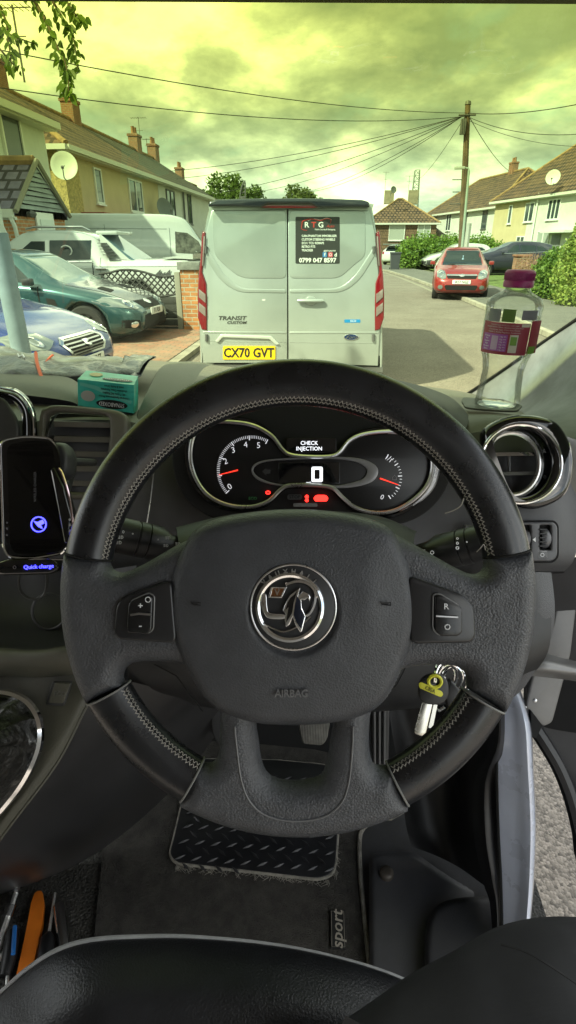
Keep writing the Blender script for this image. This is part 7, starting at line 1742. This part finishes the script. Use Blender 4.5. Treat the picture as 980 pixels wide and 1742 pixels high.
# near side is +y when it points to -x
side_decal(root, bvh, 'side_window', [(.95, 1.22), (.16, 1.24), (.16, 1.60), (.45, 1.60)], carglass, 1)
side_decal(root, bvh, 'side_window', [(.06, 1.24), (-.80, 1.26), (-.80, 1.62), (.06, 1.62)], carglass, 1)
side_decal(root, bvh, 'window_pillar', [(.15, 1.22), (.07, 1.22), (.07, 1.62), (.15, 1.62)], mat('pillar_bright', (.75, .75, .72), .3), 1, off=.010, step=.03)
side_decal(root, bvh, 'window_trim', [(1.0, 1.20), (-.84, 1.235), (-.84, 1.215), (1.0, 1.18)], chrome, 1, off=.012, step=.02)
side_decal(root, bvh, 'door_line', [(.12, .5), (.135, .5), (.135, 1.2), (.12, 1.2)], matt_black, 1, step=.012); side_decal(root, bvh, 'door_line', [(-.86, .5), (-.845, .5), (-.845, 1.2), (-.86, 1.2)], matt_black, 1, step=.012)
side_decal(root, bvh, 'bed_seam', [(-1.0, .6), (-1.015, .6), (-1.015, 1.3), (-1.0, 1.3)], frm, 1, step=.012)
side_decal(root, bvh, 'bed_seam', [(-1.0, 1.115), (-2.9, 1.125), (-2.9, 1.137), (-1.0, 1.127)], frm, 1, step=.012)
for xx in (0.0, -.92): MB().tube([(xx - .0, .95, 1.09), (xx - .22, .95, 1.09)], .022, 8).build('door_handle', chrome, root, local=True)
# canopy: louvred side panel, sloped glass and lid spoiler
side_decal(root, bvh, 'louvre_panel', [(-.98, 1.62), (-1.12, 1.30), (-1.42, 1.30), (-1.10, 1.64)], mat('louvre_pale', (.60, .55, .48), .6), 1, off=.008, step=.03)
lv = MB()
for i in range(5): lv.box((-1.35 + i * .05, .66, 1.34 + i * .055), (-1.10 + i * .03, .935 - i * .03, 1.352 + i * .055))
lv.build('louvre', MATS['mesh_grey'], root, local=True, smooth=False)
MB().add([(-1.02, .66, 1.72), (-1.02, -.66, 1.72), (-1.72, -.76, 1.24), (-1.72, .76, 1.24), (-.98, .64, 1.70), (-.98, -.64, 1.70), (-1.60, -.74, 1.22), (-1.60, .74, 1.22)], [(0, 1, 2, 3), (0, 3, 7, 4), (1, 5, 6, 2), (4, 7, 6, 5)]).build('canopy_glass', mat('canopy_glass', (.10, .16, .19), .08, spec=.8), root, local=True, smooth=False)
MB().add([(-1.0, .68, 1.74), (-1.0, .60, 1.30), (-1.02, .70, 1.30), (-1.66, .80, 1.24), (-1.60, .80, 1.27), (-1.03, .70, 1.74)], [(0, 5, 4, 3, 2)]).build('canopy_frame', wt, root, local=True)
MB().box((-1.35, -.60, 1.72), (-.90, .60, 1.80), bev=.03).build('canopy_spoiler', wt, root, local=True)
MB().tube([(.55, .62, 1.83), (.35, .64, 1.87), (-.65, .64, 1.87), (-.80, .62, 1.80)], .022, 8).build('roof_rail', alloy, root, local=True)
MB().add([(-2.3, .80, 1.29), (-2.3, -.8, 1.29), (-2.95, -.8, 1.36), (-2.95, .8, 1.36), (-2.95, .8, 1.26), (-2.95, -.8, 1.26)], [(0, 3, 2, 1), (0, 4, 3), (3, 4, 5, 2), (1, 2, 5)]).build('bed_spoiler', wt, root, local=True, smooth=False)
side_decal(root, bvh, 'tail_lamp', [(-2.78, .86), (-2.94, .86), (-2.92, 1.06), (-2.78, 1.08)], mat('tail_smoked', (.05, .01, .01), .15), 1, step=.03)
fr44 = lambda a, b, c=0: Vector((-2.30 - a, .932 + c, .98 + b))
t44 = text('decal_text', '4x4', fr44, 0, 0, .20, mat('decal_dark', (.09, .09, .09), .4), root, depth=.004, bold=.03, shear=.35)
fr45 = lambda a, b, c=0: Vector((.66 * 0 - .35 - a, .80 + c, 1.42 + b))
MB().tube([(-.30 + .12 * math.cos(a), .80, 1.42 + .10 * math.sin(a)) for a in [R(40 + 28 * i) for i in range(10)]], .014, 6).build('window_sticker', upvc, root, local=True)
def tail_at(root, L, px, yd, head):
    p = onY(px, 415, yd); c = Vector((p.x, yd, 0)) + Vector((math.cos(head), math.sin(head), 0)) * (L / 2); place(root, c.x, c.y, head)
tail_at(root, 5.9, 338, 13.4, R(180 + 3))
# ---------------- white high panel van behind the pickup, cab to the right
VANP = [(0, .45, .80, .95, .70, .60), (.02, .35, 1.0, 1.12, .88, .74), (.07, .32, 1.18, 1.34, .96, .82), (.13, .30, 1.30, 1.66, 1, .80), (.19, .30, 1.40, 2.12, 1, .80), (.25, .30, 1.45, 2.30, 1, .82), (.40, .30, 1.5, 2.36, 1, .84), (.97, .30, 1.5, 2.36, 1, .84), (1.0, .34, 1.4, 2.28, .97, .80)]
root, body, bvh, pa = passenger_car('panel_van', 'plain white high roofed panel van behind the pickup, cab to the right', 5.6, 2.40, 2.0, wt, 0, 0, 0, st=VANP, r=.34, wheels=(.16, .80), cat='van', ref=2.36)
side_decal(root, bvh, 'side_window', [(1.32, 1.30), (2.20, 1.26), (2.05, 1.62), (1.72, 1.86), (1.34, 1.90)], mat('window_reflect', (.10, .10, .08), .2, var=(7, .6)), -1, off=.008)
side_decal(root, bvh, 'door_line', [(1.16, .5), (1.18, .5), (1.18, 2.0), (1.16, 2.0)], frm, -1, step=.015); side_decal(root, bvh, 'panel_seam', [(-.80, .5), (-.785, .5), (-.785, 2.1), (-.80, 2.1)], frm, -1, step=.012)
side_decal(root, bvh, 'roof_seam', [(-2.7, 1.985), (1.1, 1.965), (1.1, 1.98), (-2.7, 2.0)], frm, -1, step=.014)
mirrors(root, 2.15, 1.25, 1.0, matt_black, -1)
pp_ = onY(323, 415, 20.0); place(root, pp_.x - 1.7, 19.75, R(10))

# ============================================================ fence, pier, extras by the left drive
pier = onZ(322, 570, .08)
PYY = 10.9
px0, px1 = onY(309, 500, PYY).x, onY(339, 500, PYY).x
pt_ = thing('brick_pier', 'orange brick gate pier with a grey stone cap beside the silver van', 'brick pier', ((px0 + px1) / 2, PYY, 0))
zt2 = onY(320, 459, PYY).z
MB().box((px0, PYY, 0), (px1, PYY + .4, zt2)).build('brick_shaft', brick_o, pt_, smooth=False)
MB().box((px0 - .04, PYY - .04, zt2), (px1 + .04, PYY + .44, zt2 + .13), bev=.01).build('pier_cap', mat('cap_stone', (.22, .22, .20), .9, var=(8, .3)), pt_)
gf = thing('garden_fence', 'dark timber fence with wavy lattice top between the pier and the teal car', 'fence', (px0 - 1, PYY + .05, 0))
fx = lambda px, py: onY(px, py, PYY + .06)
fw_ = mat('fence_grey', (.055, .055, .05), .85, bump=('noise', 30, .6, .004), var=(6, .3))
bd2 = MB()
for i in range(5):
    z0 = i * .132
    bd2.box((-6.5, PYY + .05 + (i % 2) * .004, z0 + .005), (px0 - .13, PYY + .075, z0 + .129), bev=.004)
bd2.build('fence_boards', fw_, gf)
MB().box((px0 - .12, PYY + .02, 0), (px0 - .02, PYY + .12, fx(304, 463).z), bev=.005).build('fence_post', mat('post_pale', (.26, .25, .20), .85), gf)
topc = cr([(168, 466), (185, 464), (205, 459.5), (225, 459.5), (245, 463), (270, 470), (292, 470), (305, 468)], 6, False)
lat = MB(); tops = [fx(a, b) for a, b in topc]
lat.tube([t for t in tops], .022, 6); bots = [Vector((t.x, t.y, t.z - .30 - .10 * max(0, min(1, (-2.9 - t.x) / .8)))) for t in tops]; lat.tube(bots, .022, 6)
def zat(arr, x):
    for a, b in zip(arr, arr[1:]):
        if a.x <= x <= b.x: return a.z + (b.z - a.z) * (x - a.x) / max(1e-6, b.x - a.x)
    return None
x0_, x1_ = tops[0].x, tops[-1].x
for s in (1, -1):
    xx = x0_ - 1.2
    while xx < x1_ + 1.2:
        seg = []
        for k in range(51):
            z = .55 + k * .02; x = xx + s * (k * .02)
            zt_, zb_ = zat(tops, x), zat(bots, x)
            if zt_ and zb_ and zb_ <= z <= zt_: seg.append(Vector((x, PYY + .06 + s * .006, z)))
        if len(seg) > 1: lat.tube([seg[0], seg[-1]], .014, 4)
        xx += .115
lat.build('lattice_panel', fw_, gf)

for o in list(S.objects):
    if o.parent: continue
    b_ = o.name.split('.')[0]
    g = {'parked_car': 'cars parked along the street', 'house': 'houses lining the street', 'overhead_wire': 'overhead wires from the telegraph pole', 'screwdriver': 'tools lying beside the seat', 'roof_aerial': 'television aerials on the roofs',
         'satellite_dish': 'satellite dishes on the houses', 'shrub': 'shrubs on the right verge', 'tree': 'trees beyond the silver van', 'brick_pier': 'brick piers'}.get(b_)
    if g: o['group'] = g
